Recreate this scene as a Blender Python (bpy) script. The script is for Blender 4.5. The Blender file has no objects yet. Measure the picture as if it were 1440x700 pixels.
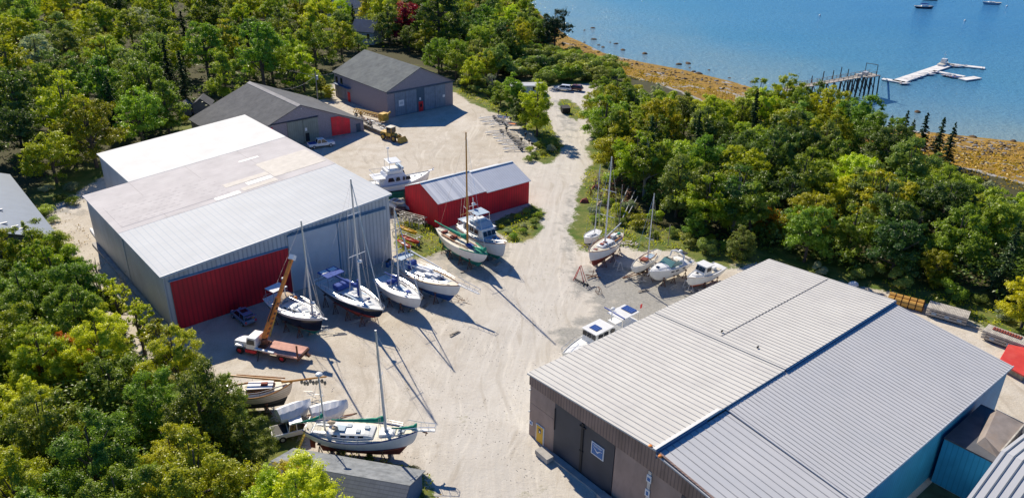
import bpy, math, random
import numpy as np
from mathutils import Vector, Matrix
random.seed(7); np.random.seed(7)
R = math.radians; PI = math.pi
scene = bpy.context.scene
COL = scene.collection
# ------------------------------------------------------------------ camera
F = 1109.6; PITCH = R(25.78); ROLL = R(-1.016); CH = 56.0
_cp, _sp = math.cos(PITCH), math.sin(PITCH)
_r = Vector((1, 0, 0)); _f = Vector((0, _cp, -_sp)); _d = _f.cross(_r)
_c, _s = math.cos(ROLL), math.sin(ROLL)
CR = _c*_r + _s*_d; CD = -_s*_r + _c*_d; CF = _f
def at(px, py, z=0.0):
    """point of the place at height z seen at photo pixel (px,py)"""
    d = CR*((px-720)/F) + CD*((py-350)/F) + CF
    t = (z-CH)/d.z
    return Vector((d.x*t, d.y*t, z))
def proj(p):
    v = Vector(p)-Vector((0, 0, CH)); w = v.dot(CF)
    return 720+F*v.dot(CR)/w, 350+F*v.dot(CD)/w, w
cam = bpy.data.cameras.new('camera'); co = bpy.data.objects.new('camera', cam); COL.objects.link(co)
cam.sensor_width = 36; cam.lens = F/1440*36; cam.clip_end = 9000; cam.clip_start = .5
m = Matrix((CR, -CD, -CF)).transposed().to_4x4(); m.translation = (0, 0, CH); co.matrix_world = m
scene.camera = co
# ------------------------------------------------------------------ light
AZ, EL = 119.0, 38.5
w = bpy.data.worlds.new('World'); scene.world = w; w.use_nodes = True
nt = w.node_tree; bg = nt.nodes['Background']; sk = nt.nodes.new('ShaderNodeTexSky')
sk.sky_type = 'NISHITA'; sk.sun_disc = False; sk.sun_elevation = R(EL); sk.sun_rotation = R(90-AZ)
sk.ozone_density = 10.0; sk.air_density = 1.0; sk.dust_density = 0.0
tn = nt.nodes.new('ShaderNodeMix'); tn.data_type = 'RGBA'; tn.blend_type = 'MULTIPLY'; tn.inputs[0].default_value = 1; tn.inputs[7].default_value = (.50, .87, 1.12, 1)
nt.links.new(sk.outputs[0], tn.inputs[6]); nt.links.new(tn.outputs[2], bg.inputs[0]); bg.inputs[1].default_value = 0.08
sl = bpy.data.lights.new('sun', 'SUN'); sl.energy = 5.0; sl.angle = R(.5); sl.color = (1, .905, .75)
so = bpy.data.objects.new('sun', sl); COL.objects.link(so); so.rotation_euler = (R(90-EL), 0, R(AZ+90))
vs = scene.view_settings; vs.view_transform = 'Standard'; vs.look = 'None'; vs.exposure = 0.37; vs.gamma = 1
# ------------------------------------------------------------------ objects
def tag(o, label=None, cat=None, group=None, kind=None):
    if label: o['label'] = label
    if cat: o['category'] = cat
    if group: o['group'] = group
    if kind: o['kind'] = kind
    return o
def thing(name, label, cat, loc=(0, 0, 0), rz=0, group=None):
    o = bpy.data.objects.new(name, None); COL.objects.link(o); o.empty_display_size = .3
    o.location = loc; o.rotation_euler = (0, 0, rz)
    return tag(o, label, cat, group)
def copy_tree(o, parent=None, loc=None, rz=None, label=None, group=None, scale=None):
    c = o.copy(); COL.objects.link(c); c.parent = parent
    for ch in list(o.children): copy_tree(ch, c)
    if loc is not None: c.location = loc
    if rz is not None: c.rotation_euler = (0, 0, rz)
    if scale is not None: c.scale = (scale,)*3
    if label: c['label'] = label
    if group: c['group'] = group
    return c
class MB:
    def __init__(s): s.v = []; s.f = []; s.m = []
    def add(s, vs_, fs, m=0):
        b = len(s.v); s.v += [tuple(p) for p in vs_]
        for f in fs: s.f.append([b+i for i in f]); s.m.append(m)
        return s
    def box(s, x0, y0, z0, x1, y1, z1, m=0):
        return s.add([(x0,y0,z0),(x1,y0,z0),(x1,y1,z0),(x0,y1,z0),(x0,y0,z1),(x1,y0,z1),(x1,y1,z1),(x0,y1,z1)],
              [(3,2,1,0),(4,5,6,7),(0,1,5,4),(1,2,6,5),(2,3,7,6),(3,0,4,7)], m)
    def prism(s, poly, vec, m=0):
        n = len(poly); v = Vector(vec)
        a = [Vector(p) for p in poly]; b = [p+v for p in a]
        return s.add(a+b, [tuple(range(n))[::-1], tuple(range(n, 2*n))]+[(i, (i+1) % n, n+(i+1) % n, n+i) for i in range(n)], m)
    def hexa(s, lo, hi, m=0):
        n = len(lo)
        return s.add(list(lo)+list(hi), [tuple(range(n))[::-1], tuple(range(n, 2*n))]+[(i, (i+1) % n, n+(i+1) % n, n+i) for i in range(n)], m)
    def tube(s, p, q, r0, r1=None, n=6, m=0):
        if r1 is None: r1 = r0
        p = Vector(p); q = Vector(q); d = (q-p)
        if d.length < 1e-6: return s
        d.normalize(); a = d.orthogonal().normalized(); b = d.cross(a)
        ring = lambda c, r: [c+(a*math.cos(2*PI*i/n)+b*math.sin(2*PI*i/n))*r for i in range(n)]
        return s.add(ring(p, r0)+ring(q, r1), [tuple(range(n))[::-1], tuple(range(n, 2*n))]+[(i, (i+1) % n, n+(i+1) % n, n+i) for i in range(n)], m)
    def path(s, pts, r, n=6, m=0):
        rr = r if isinstance(r, (list, tuple)) else [r]*len(pts)
        for i in range(len(pts)-1): s.tube(pts[i], pts[i+1], rr[i], rr[i+1], n, m)
        return s
    def bar(s, p, q, w_, h_, m=0):
        p = Vector(p); q = Vector(q); d = (q-p).normalized()
        up = Vector((0, 0, 1)) if abs(d.z) < .95 else Vector((0, 1, 0))
        a = d.cross(up).normalized()*(w_/2); b = a.cross(d).normalized()*(h_/2)
        c = [-a-b, a-b, a+b, -a+b]
        return s.add([p+k for k in c]+[q+k for k in c], [(3,2,1,0),(4,5,6,7),(0,1,5,4),(1,2,6,5),(2,3,7,6),(3,0,4,7)], m)
    def disc(s, c, axis, r, t, n=14, m=0):
        c = Vector(c); a = Vector(axis).normalized()*(t/2); return s.tube(c-a, c+a, r, r, n, m)
    def ball(s, c, rx, ry, rz, nu=10, nv=6, m=0):
        vs_ = []; fs = []
        for j in range(nv+1):
            th = PI*j/nv
            for i in range(nu):
                ph = 2*PI*i/nu
                vs_.append((c[0]+rx*math.sin(th)*math.cos(ph), c[1]+ry*math.sin(th)*math.sin(ph), c[2]+rz*math.cos(th)))
        for j in range(nv):
            for i in range(nu):
                fs.append((j*nu+i, (j+1)*nu+i, (j+1)*nu+(i+1) % nu, j*nu+(i+1) % nu))
        return s.add(vs_, fs, m)
    def loft(s, rings, cap=True, m=0, closed=True):
        n = len(rings[0]); vs_ = [p for r_ in rings for p in r_]; fs = []
        for j in range(len(rings)-1):
            for i in range(n if closed else n-1):
                k = (i+1) % n; fs.append((j*n+i, j*n+k, (j+1)*n+k, (j+1)*n+i))
        if cap: fs += [tuple(range(n))[::-1], tuple((len(rings)-1)*n+i for i in range(n))]
        return s.add(vs_, fs, m)
    def build(s, name, mats, parent=None, smooth=False, bevel=0, fix=True):
        me = bpy.data.meshes.new(name); me.from_pydata(s.v, [], s.f)
        for k in (mats if isinstance(mats, (list, tuple)) else [mats]): me.materials.append(k)
        me.polygons.foreach_set('material_index', s.m)
        if smooth: me.polygons.foreach_set('use_smooth', [True]*len(s.f))
        me.update()
        if fix:
            import bmesh
            bm = bmesh.new(); bm.from_mesh(me); bmesh.ops.recalc_face_normals(bm, faces=bm.faces); bm.to_mesh(me); bm.free()
        o = bpy.data.objects.new(name, me); COL.objects.link(o); o.parent = parent
        if bevel:
            b = o.modifiers.new('bevel', 'BEVEL'); b.width = bevel; b.segments = 2; b.limit_method = 'ANGLE'
        if smooth:
            pass
        return o
# ------------------------------------------------------------------ materials
def ND(nt, t, **k):
    n = nt.nodes.new(t)
    for a, b in k.items(): setattr(n, a, b)
    return n
def MATH(nt, op, a, b=None, c=None, clamp=False):
    n = nt.nodes.new('ShaderNodeMath'); n.operation = op; n.use_clamp = clamp
    for i, x in enumerate((a, b, c)):
        if x is None: continue
        if isinstance(x, (int, float)): n.inputs[i].default_value = x
        else: nt.links.new(x, n.inputs[i])
    return n.outputs[0]
def MIX(nt, f, a, b, mode='MIX'):
    n = nt.nodes.new('ShaderNodeMix'); n.data_type = 'RGBA'; n.blend_type = mode
    for sock, x in ((n.inputs[0], f), (n.inputs[6], a), (n.inputs[7], b)):
        if isinstance(x, (int, float)): sock.default_value = x
        elif isinstance(x, tuple): sock.default_value = (*x[:3], 1)
        else: nt.links.new(x, sock)
    return n.outputs[2]
def NOISE(nt, vec, scale, detail=4, rough=.55):
    n = nt.nodes.new('ShaderNodeTexNoise'); n.inputs['Scale'].default_value = scale; n.inputs['Detail'].default_value = detail
    n.inputs['Roughness'].default_value = rough
    if vec is not None: nt.links.new(vec, n.inputs['Vector'])
    return n.outputs[0]
def RAMP(nt, f, lo, hi):
    n = nt.nodes.new('ShaderNodeMapRange'); n.clamp = True
    n.inputs[1].default_value = lo; n.inputs[2].default_value = hi
    nt.links.new(f, n.inputs[0]); return n.outputs[0]
def SCALEV(nt, vec, sc, rot=0):
    n = nt.nodes.new('ShaderNodeMapping'); n.inputs['Scale'].default_value = sc; n.inputs['Rotation'].default_value = (0, 0, rot)
    nt.links.new(vec, n.inputs[0]); return n.outputs[0]
MATS = {}
def mat(name, col, rough=.6, metal=0, var=.25, vscale=.6, dirt=None, stripes=(), bump=0, bscale=8, bvec=None, spec=.5, coat=0):
    """principled; var: brightness variation by noise; dirt: (colour, amount, scale); stripes: list of (axis, period, width, colour, amount)"""
    if name in MATS: return MATS[name]
    M_ = bpy.data.materials.new(name); M_.use_nodes = True; t = M_.node_tree; p = t.nodes['Principled BSDF']
    tc = ND(t, 'ShaderNodeTexCoord'); obj = tc.outputs['Object']
    n1 = RAMP(t, NOISE(t, obj, vscale, 6), .3, .7)
    dark = tuple(c*(1-var) for c in col); lite = tuple(min(1, c*(1+var*.6)) for c in col)
    c = MIX(t, n1, dark, lite)
    if dirt:
        f = RAMP(t, NOISE(t, SCALEV(t, obj, (1, 1, .35)), dirt[2], 8, .7), .45, .7)
        c = MIX(t, MATH(t, 'MULTIPLY', f, dirt[1]), c, dirt[0])
    sep = ND(t, 'ShaderNodeSeparateXYZ'); t.links.new(obj, sep.inputs[0])
    for (ax, per, wd, sc, am) in stripes:
        if ax == 'dots':
            row = MATH(t, 'FLOOR', MATH(t, 'DIVIDE', sep.outputs[1], per)); xx = MATH(t, 'FRACT', MATH(t, 'ADD', MATH(t, 'DIVIDE', sep.outputs[0], per*1.05), MATH(t, 'MULTIPLY', row, .37)))
            f = MATH(t, 'MULTIPLY', MATH(t, 'LESS_THAN', xx, .5), MATH(t, 'LESS_THAN', MATH(t, 'FRACT', MATH(t, 'DIVIDE', sep.outputs[1], per)), .28))
            f = MATH(t, 'MULTIPLY', MATH(t, 'MULTIPLY', f, am), RAMP(t, NOISE(t, obj, .5, 2), .38, .5)); c = MIX(t, f, c, sc); continue
        v = MATH(t, 'ADD', sep.outputs[0], sep.outputs[1]) if ax == 'xy' else sep.outputs['xyz'.index(ax)]
        fr = MATH(t, 'FRACT', MATH(t, 'MULTIPLY', v, 1/per))
        f = MATH(t, 'MULTIPLY', MATH(t, 'LESS_THAN', fr, wd/per), am)
        c = MIX(t, f, c, sc)
    t.links.new(c, p.inputs['Base Color'])
    p.inputs['Roughness'].default_value = rough; p.inputs['Metallic'].default_value = metal
    p.inputs['Specular IOR Level'].default_value = spec; p.inputs['Coat Weight'].default_value = coat
    if bump:
        b = ND(t, 'ShaderNodeBump'); b.inputs['Strength'].default_value = bump; b.inputs['Distance'].default_value = .05
        t.links.new(NOISE(t, obj if bvec is None else SCALEV(t, obj, bvec), bscale, 5), b.inputs['Height']); t.links.new(b.outputs[0], p.inputs['Normal'])
    MATS[name] = M_; return M_
# shared paints
white = mat('white_gelcoat', (.78, .78, .76), .3, var=.06, vscale=1.5, dirt=((.5, .46, .38), .25, 1.2))
cream = mat('cream_deck', (.62, .57, .46), .6, var=.15, vscale=2, bump=.1)
deckgrey = mat('grey_nonskid', (.42, .47, .52), .7, var=.1, vscale=3)
bluedeck = mat('pale_blue_deck', (.32, .42, .52), .6, var=.12, vscale=3)
teak = mat('teak', (.33, .15, .06), .55, var=.3, vscale=4, bump=.1)
varnish = mat('varnished_spruce', (.55, .25, .05), .3, var=.2, vscale=3)
alu = mat('aluminium_spar', (.62, .64, .66), .35, metal=.4, var=.08)
steel = mat('stainless', (.7, .7, .7), .25, metal=.8, var=.05)
glass = mat('dark_glass', (.015, .02, .03), .08, var=.2)
black = mat('black_rubber', (.02, .02, .022), .7, var=.3)
navyhull = mat('navy_hull', (.01, .013, .03), .15, var=.2, coat=.4)
navyc = mat('navy_canvas', (.03, .075, .32), .85, var=.3, vscale=3, bump=.2, bscale=3)
greenc = mat('green_canvas', (.01, .30, .19), .8, var=.35, vscale=3, bump=.25, bscale=3)
tanc = mat('tan_canvas', (.55, .42, .28), .85, var=.2, vscale=2)
redbot = mat('red_antifouling', (.26, .05, .03), .8, var=.3, vscale=1.5, dirt=((.12, .05, .04), .5, 1.5))
grnbot = mat('green_antifouling', (.02, .24, .2), .8, var=.25, vscale=1.5)
blubot = mat('blue_antifouling', (.02, .1, .32), .8, var=.25, vscale=1.5)
blkbot = mat('black_antifouling', (.03, .035, .04), .85, var=.3)
bluestripe = mat('blue_boot_stripe', (.02, .06, .2), .4)
redstripe = mat('red_boot_stripe', (.4, .03, .02), .4)
orange = mat('orange_paint', (.85, .26, .03), .5, var=.3, vscale=2, dirt=((.35, .14, .05), .5, 1.2))
yellow = mat('machine_yellow', (.66, .40, .05), .6, var=.35, vscale=1.5, dirt=((.16, .11, .06), .75, 1.2))
redp = mat('red_paint', (.7, .02, .03), .5, var=.25)
rust = mat('rusty_steel', (.17, .07, .04), .8, var=.4, vscale=2)
galv = mat('galvanised_steel', (.6, .61, .62), .5, metal=.3, var=.25)
oldwood = mat('weathered_wood', (.33, .29, .24), .85, var=.4, vscale=2.5, bump=.3)
palewood = mat('sunbleached_planks', (.5, .46, .4), .85, var=.35, vscale=2, bump=.3)
concrete = mat('concrete', (.42, .4, .37), .9, var=.25, vscale=1)
sail = mat('white_tarp', (.8, .8, .8), .7, var=.05, vscale=1, bump=.25, bscale=1.2)
solar = mat('solar_cells', (.02, .06, .25), .2, var=.15, stripes=[('x', .28, .015, (.4, .45, .5), .6), ('y', .28, .015, (.4, .45, .5), .6)])
# ------------------------------------------------------------------ terrain
SHORE = [at(*p, -6.0) for p in [(742,-40),(742,0),(758,18),(770,30),(800,52),(815,58),(850,75),(905,88),(960,98),(1030,115),(1080,130),(1130,148),(1190,165),(1240,180),(1320,187),(1440,200)]]
d_ = (SHORE[-1]-SHORE[-2]).normalized()
SH = np.array([(-60, 1500)]+[(SHORE[0].x-6, 520)]+[(p.x, p.y) for p in SHORE]+[(SHORE[-1].x+60, SHORE[-1].y-22), (SHORE[-1].x+260, SHORE[-1].y-130), (2500, -300)])
LANDPOLY = np.array(list(map(tuple, SH))+[(2500, -2500), (-2500, -2500), (-2500, 1500)])
def segdist(X, Y, P, closed=False):
    D = np.full(X.shape, 1e9); n = len(P)
    for i in range(n if closed else n-1):
        a = P[i]; b = P[(i+1) % n]; ab = b-a; L2 = (ab**2).sum()+1e-9
        t = np.clip(((X-a[0])*ab[0]+(Y-a[1])*ab[1])/L2, 0, 1)
        D = np.minimum(D, np.hypot(X-a[0]-t*ab[0], Y-a[1]-t*ab[1]))
    return D
def inside(X, Y, P):
    c = np.zeros(X.shape, bool); n = len(P)
    for i in range(n):
        x0, y0 = P[i]; x1, y1 = P[(i+1) % n]
        if y0 == y1: continue
        k = ((y0 > Y) != (y1 > Y)) & (X < (x1-x0)*(Y-y0)/(y1-y0)+x0); c ^= k
    return c
def sdist(X, Y, P): return np.where(inside(X, Y, P), 1, -1)*segdist(X, Y, P, True)
def sstep(x, a, b): t = np.clip((x-a)/(b-a), 0, 1); return t*t*(3-2*t)
def shore_d(X, Y):
    return np.where(inside(X, Y, LANDPOLY), 1, -1)*segdist(X, Y, SH)
def wob(X, Y):
    return np.sin(X*.11+1)*np.cos(Y*.13)+.5*np.sin(X*.31+Y*.23)+.3*np.sin(X*.7-Y*.6)
def ground_z(X, Y):
    d = shore_d(X, Y)
    z = -6+np.clip(d, -60, 24)*.12*np.where(d > 0, 1, 1.5)
    z = z+sstep(d, 22, 52)*3.12
    z = z+sstep(d, 1, 10)*(1-sstep(d, 30, 50))*.18*wob(X, Y)
    return z
def gz(x, y): return float(ground_z(np.array([[x]]), np.array([[y]]))[0, 0])
def PP(px): return np.array([tuple(at(*p))[:2] for p in px])
YARD = PP([(640,760),(612,700),(600,668),(575,652),(520,642),(440,640),(415,600),(330,560),(280,520),(215,520),(165,470),(118,405),(78,350),(70,300),(110,268),(140,250),(200,235),(330,160),(420,150),(440,142),(465,138),(470,112),(560,100),(640,132),(668,146),(700,160),(728,172),(748,188),(754,208),(750,226),(770,230),(790,216),(792,205),(784,192),(772,170),(766,150),(760,130),(775,121),(800,119),(836,116),(850,128),(846,150),(838,175),(828,205),(828,230),(822,250),(812,275),(808,300),(806,330),(812,345),(830,352),(870,342),(905,352),(950,352),(980,368),(1020,376),(1080,372),(1200,400),(1250,412),(1290,424),(1350,440),(1400,470),(1460,500),(1520,560),(1700,900),(640,900)])
ISLES = [PP(q) for q in [
  [(786,140),(800,138),(812,148),(818,165),(812,172),(800,165),(786,152)],
  [(690,318),(748,288),(764,300),(758,322),(740,342),(712,342)],
  [(556,300),(575,292),(617,322),(632,345),(600,362),(562,356)],
  [(800,318),(818,322),(828,345),(815,352),(804,340)]]]
ROADC = PP([(700,760),(690,650),(700,560),(730,470),(765,400),(785,330),(795,270),(803,225),(808,190),(800,160),(803,128)])
GREY = [PP(q) for q in [[(790,378),(850,372),(935,388),(1000,400),(960,440),(880,480),(800,500),(770,470),(840,430),(800,400)],
   [(797,330),(812,350),(800,372),(788,350),(800,270),(812,255)],[(780,140),(800,160),(812,180),(800,200),(790,180)],
   [(640,345),(720,350),(700,400),(650,392),(600,360)],[(60,265),(110,262),(112,300),(70,300)]]]
xs = np.concatenate([-np.geomspace(2600, 275, 14), np.arange(-262, 302, 1.5), np.geomspace(315, 2600, 14)])
ys = np.concatenate([-np.geomspace(1200, 60, 10), np.arange(-40, 446, 1.5), np.geomspace(460, 5200, 14)])
X, Y = np.meshgrid(xs, ys)
Z = ground_z(X, Y)
yd = sdist(X, Y, YARD)
for q in ISLES: yd = np.minimum(yd, -sdist(X, Y, q))
yd = yd+.5*wob(X*1.7, Y*1.7)
g_gravel = np.clip(.5+yd/5, 0, 1)
sd_ = shore_d(X, Y)
g_beach = np.clip(.5+(37+22*sstep(X, 80, 112)+1.5*wob(X, Y)-sd_)/5, 0, 1)
grey = np.zeros(X.shape)
for q in GREY: grey = np.maximum(grey, np.clip(.5+sdist(X, Y, q)/6, 0, 1))
road = np.clip(segdist(X, Y, ROADC)/20, 0, 1)
# signed side and running length along the road
side = np.zeros(X.shape); along = np.zeros(X.shape); best = np.full(X.shape, 1e9); acc = 0
for i in range(len(ROADC)-1):
    a = ROADC[i]; b = ROADC[i+1]; ab = b-a; l_ = np.hypot(*ab); tt = np.clip(((X-a[0])*ab[0]+(Y-a[1])*ab[1])/l_**2, 0, 1)
    d0 = np.hypot(X-a[0]-tt*ab[0], Y-a[1]-tt*ab[1]); k = d0 < best; best = np.where(k, d0, best)
    sg_ = np.sign(ab[0]*(Y-a[1])-ab[1]*(X-a[0])); side = np.where(k, sg_*d0, side); along = np.where(k, acc+tt*l_, along); acc += l_
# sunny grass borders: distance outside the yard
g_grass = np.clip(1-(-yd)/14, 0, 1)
nx, ny = len(xs), len(ys)
idx = np.arange(nx*ny).reshape(ny, nx)
quads = np.stack([idx[:-1, :-1], idx[:-1, 1:], idx[1:, 1:], idx[1:, :-1]], -1).reshape(-1, 4)
def qm(A): return A.reshape(-1)[quads].mean(1)
isg = (qm(g_gravel) > .5); isb = (qm(g_beach) > .5) & ~isg
# gravel / grass / beach share one blended material so the borders are soft
gm = bpy.data.materials.new('ground_mix'); gm.use_nodes = True; t = gm.node_tree; pb = t.nodes['Principled BSDF']
def ATT(n_): a = ND(t, 'ShaderNodeAttribute', attribute_name=n_); return a.outputs['Fac']
geo = ND(t, 'ShaderNodeNewGeometry').outputs['Position']
nA = NOISE(t, geo, .05, 6, .6); nB = NOISE(t, geo, .35, 8, .65); nC = NOISE(t, geo, 2.6, 6, .7); nD = NOISE(t, geo, 9, 3, .7)
nE = NOISE(t, geo, .13, 7, .6)
sand = MIX(t, RAMP(t, nA, .35, .65), (.50, .445, .36), (.61, .56, .48))
sand = MIX(t, MATH(t, 'MULTIPLY', RAMP(t, nB, .45, .62), .5), sand, (.40, .33, .24))
sand = MIX(t, MATH(t, 'MULTIPLY', RAMP(t, nE, .5, .72), .5), sand, (.66, .60, .52))
sand = MIX(t, MATH(t, 'MULTIPLY', RAMP(t, nC, .5, .75), .35), sand, (.33, .28, .21))
sand = MIX(t, MATH(t, 'MULTIPLY', RAMP(t, nD, .5, .62), .4), sand, (.74, .69, .62))
nF = NOISE(t, geo, 5, 4, .8); sand = MIX(t, MATH(t, 'MULTIPLY', RAMP(t, nF, .53, .66), .55), sand, (.30, .27, .22))
rd = ATT('road')
# wheel tracks: noise stretched along the road's own direction
cmb = ND(t, 'ShaderNodeCombineXYZ'); t.links.new(MATH(t, 'MULTIPLY', ATT('side'), 1.5), cmb.inputs[0]); t.links.new(MATH(t, 'MULTIPLY', ATT('along'), .045), cmb.inputs[1])
tk = NOISE(t, cmb.outputs[0], 1.0, 5, .65); inroad = MATH(t, 'SUBTRACT', 1, RAMP(t, rd, .12, .75))
sand = MIX(t, MATH(t, 'MULTIPLY', MATH(t, 'MULTIPLY', RAMP(t, tk, .52, .62), inroad), .38), sand, (.38, .36, .32))
sand = MIX(t, MATH(t, 'MULTIPLY', MATH(t, 'MULTIPLY', RAMP(t, tk, .48, .38), inroad), .35), sand, (.72, .68, .61))
sand = MIX(t, MATH(t, 'MULTIPLY', inroad, .5), sand, (.55, .53, .495))
def tracks(ang, sc_, thr, amt, seed_):
    mp = ND(t, 'ShaderNodeMapping'); mp.inputs['Rotation'].default_value = (0, 0, ang); mp.inputs['Location'].default_value = (seed_, seed_, 0); mp.inputs['Scale'].default_value = (sc_*14, sc_, 1)
    wp = ND(t, 'ShaderNodeVectorMath', operation='ADD'); t.links.new(geo, wp.inputs[0]); ns = ND(t, 'ShaderNodeTexNoise'); ns.inputs['Scale'].default_value = .03; t.links.new(geo, ns.inputs['Vector'])
    sm = ND(t, 'ShaderNodeVectorMath', operation='SCALE'); sm.inputs['Scale'].default_value = 16; t.links.new(ns.outputs['Color'], sm.inputs[0]); t.links.new(sm.outputs[0], wp.inputs[1]); t.links.new(wp.outputs[0], mp.inputs[0])
    return MATH(t, 'MULTIPLY', RAMP(t, NOISE(t, mp.outputs[0], 1, 3, .6), thr, thr+.1), amt)
sand = MIX(t, tracks(.5, .055, .58, .42, 3), sand, (.38, .33, .26)); sand = MIX(t, tracks(-.6, .05, .6, .4, 11), sand, (.40, .36, .30)); sand = MIX(t, tracks(1.3, .06, .58, .4, 7), sand, (.72, .67, .58))
gr = MATH(t, 'ADD', ATT('grey'), MATH(t, 'MULTIPLY', MATH(t, 'SUBTRACT', nB, .5), 2.2))
greyc = MIX(t, RAMP(t, nC, .35, .65), (.20, .20, .185), (.36, .355, .33))
sand = MIX(t, MATH(t, 'MULTIPLY', RAMP(t, gr, .45, .8), .8), sand, greyc)
weedy = MATH(t, 'MULTIPLY', RAMP(t, MATH(t, 'ADD', nE, MATH(t, 'MULTIPLY', nC, .5)), .88, 1.0), .5)
sand = MIX(t, weedy, sand, (.22, .21, .09))
# grass and forest floor
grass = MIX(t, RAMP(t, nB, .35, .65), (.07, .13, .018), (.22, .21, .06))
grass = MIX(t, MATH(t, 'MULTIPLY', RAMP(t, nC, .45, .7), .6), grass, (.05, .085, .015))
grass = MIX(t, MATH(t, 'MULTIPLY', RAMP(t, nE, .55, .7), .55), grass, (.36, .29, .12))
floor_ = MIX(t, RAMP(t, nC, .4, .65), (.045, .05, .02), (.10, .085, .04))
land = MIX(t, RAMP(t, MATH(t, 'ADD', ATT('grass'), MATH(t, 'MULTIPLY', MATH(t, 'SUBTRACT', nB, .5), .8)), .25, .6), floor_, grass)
# beach : rockweed, shingle
weed = MIX(t, RAMP(t, nC, .38, .6), (.50, .29, .03), (.15, .09, .02))
weed = MIX(t, MATH(t, 'MULTIPLY', RAMP(t, nB, .47, .56), .7), weed, (.20, .12, .035))
nG = NOISE(t, geo, .9, 5, .7); weed = MIX(t, MATH(t, 'MULTIPLY', RAMP(t, nG, .52, .6), .75), weed, (.09, .06, .03))
weed = MIX(t, MATH(t, 'MULTIPLY', RAMP(t, nD, .5, .7), .5), weed, (.66, .42, .05))
stone = MIX(t, RAMP(t, nC, .4, .6), (.20, .19, .18), (.46, .44, .41))
beach = MIX(t, RAMP(t, MATH(t, 'ADD', nE, MATH(t, 'MULTIPLY', MATH(t, 'SUBTRACT', ATT('beach'), .9), .7)), .455, .49), stone, weed)
def edge(n_, k): return RAMP(t, MATH(t, 'ADD', ATT(n_), MATH(t, 'MULTIPLY', MATH(t, 'SUBTRACT', MATH(t, 'ADD', MATH(t, 'MULTIPLY', nB, .6), MATH(t, 'MULTIPLY', nC, .4)), .5), k)), .44, .56)
c_ = MIX(t, edge('gravel', 1.6), land, sand)
c_ = MIX(t, edge('beach', 1.0), c_, beach)
t.links.new(c_, pb.inputs['Base Color']); pb.inputs['Roughness'].default_value = .95; pb.inputs['Specular IOR Level'].default_value = .2
bp = ND(t, 'ShaderNodeBump'); bp.inputs['Strength'].default_value = .5; bp.inputs['Distance'].default_value = .12
t.links.new(MATH(t, 'ADD', nC, MATH(t, 'MULTIPLY', nB, 1.5)), bp.inputs['Height']); t.links.new(bp.outputs[0], pb.inputs['Normal'])
def grid_obj(name, sel, z_off=0):
    q = quads[sel]; used, inv = np.unique(q.reshape(-1), return_inverse=True)
    me = bpy.data.meshes.new(name); me.vertices.add(len(used)); me.loops.add(len(inv)); me.polygons.add(len(q))
    co_ = np.stack([X.reshape(-1)[used], Y.reshape(-1)[used], Z.reshape(-1)[used]+z_off], -1)
    me.vertices.foreach_set('co', co_.astype(np.float32).reshape(-1))
    me.loops.foreach_set('vertex_index', inv.astype(np.int32))
    me.polygons.foreach_set('loop_start', np.arange(0, len(inv), 4, dtype=np.int32))
    me.polygons.foreach_set('use_smooth', np.ones(len(q), bool))
    me.update(calc_edges=True)
    for n_, A in (('gravel', g_gravel), ('beach', g_beach), ('grey', grey), ('road', road), ('grass', g_grass), ('side', side), ('along', along)):
        a = me.attributes.new(n_, 'FLOAT', 'POINT'); a.data.foreach_set('value', A.reshape(-1)[used].astype(np.float32))
    me.materials.append(gm); o = bpy.data.objects.new(name, me); COL.objects.link(o)
    return tag(o, kind='structure')
grid_obj('ground', ~isg & ~isb); grid_obj('gravel_yard', isg); grid_obj('beach', isb)
# ------------------------------------------------------------------ water
wx = np.concatenate([-np.geomspace(4000, 40, 8), np.arange(-10, 330, 6), np.geomspace(345, 5000, 10)])
wy = np.concatenate([np.arange(120, 520, 6), np.geomspace(530, 7000, 12)])
WX, WY = np.meshgrid(wx, wy); wd = -shore_d(WX, WY)
me = bpy.data.meshes.new('water'); n1, n2 = len(wx), len(wy)
ii = np.arange(n1*n2).reshape(n2, n1); qq = np.stack([ii[:-1, :-1], ii[:-1, 1:], ii[1:, 1:], ii[1:, :-1]], -1).reshape(-1, 4)
me.from_pydata(np.stack([WX.ravel(), WY.ravel(), np.full(WX.size, -6.0)], -1).tolist(), [], qq.tolist())
a = me.attributes.new('depth', 'FLOAT', 'POINT'); a.data.foreach_set('value', (np.clip(wd, 0, 300)/300).ravel().astype(np.float32))
wm = bpy.data.materials.new('sea_water'); wm.use_nodes = True; t = wm.node_tree; pb = t.nodes['Principled BSDF']
geo = ND(t, 'ShaderNodeNewGeometry').outputs['Position']
dp = MATH(t, 'ADD', ATT('depth'), MATH(t, 'MULTIPLY', MATH(t, 'SUBTRACT', NOISE(t, geo, .02, 4), .5), .16))
c_ = MIX(t, RAMP(t, dp, -.02, .22), (.24, .32, .32), (.08, .24, .36))
c_ = MIX(t, RAMP(t, dp, .15, .6), c_, (.045, .185, .37))
pat = NOISE(t, SCALEV(t, geo, (.03, .012, .03), .5), 1, 5)
c_ = MIX(t, MATH(t, 'MULTIPLY', RAMP(t, pat, .45, .7), .25), c_, (.03, .2, .4))
wind = RAMP(t, NOISE(t, SCALEV(t, geo, (.010, .022, .01), R(-20)), 1, 4), .4, .65)
c_ = MIX(t, MATH(t, 'MULTIPLY', wind, .3), c_, (.10, .26, .42))
t.links.new(c_, pb.inputs['Base Color']); pb.inputs['Roughness'].default_value = .16; pb.inputs['IOR'].default_value = 1.33
rip = NOISE(t, SCALEV(t, geo, (.8, 1.5, 1), R(-35)), .9, 5, .65); sw = NOISE(t, SCALEV(t, geo, (.9, .45, 1), R(-55)), .6, 3)
bp = ND(t, 'ShaderNodeBump'); bp.inputs['Strength'].default_value = 1; bp.inputs['Distance'].default_value = .4
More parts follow.
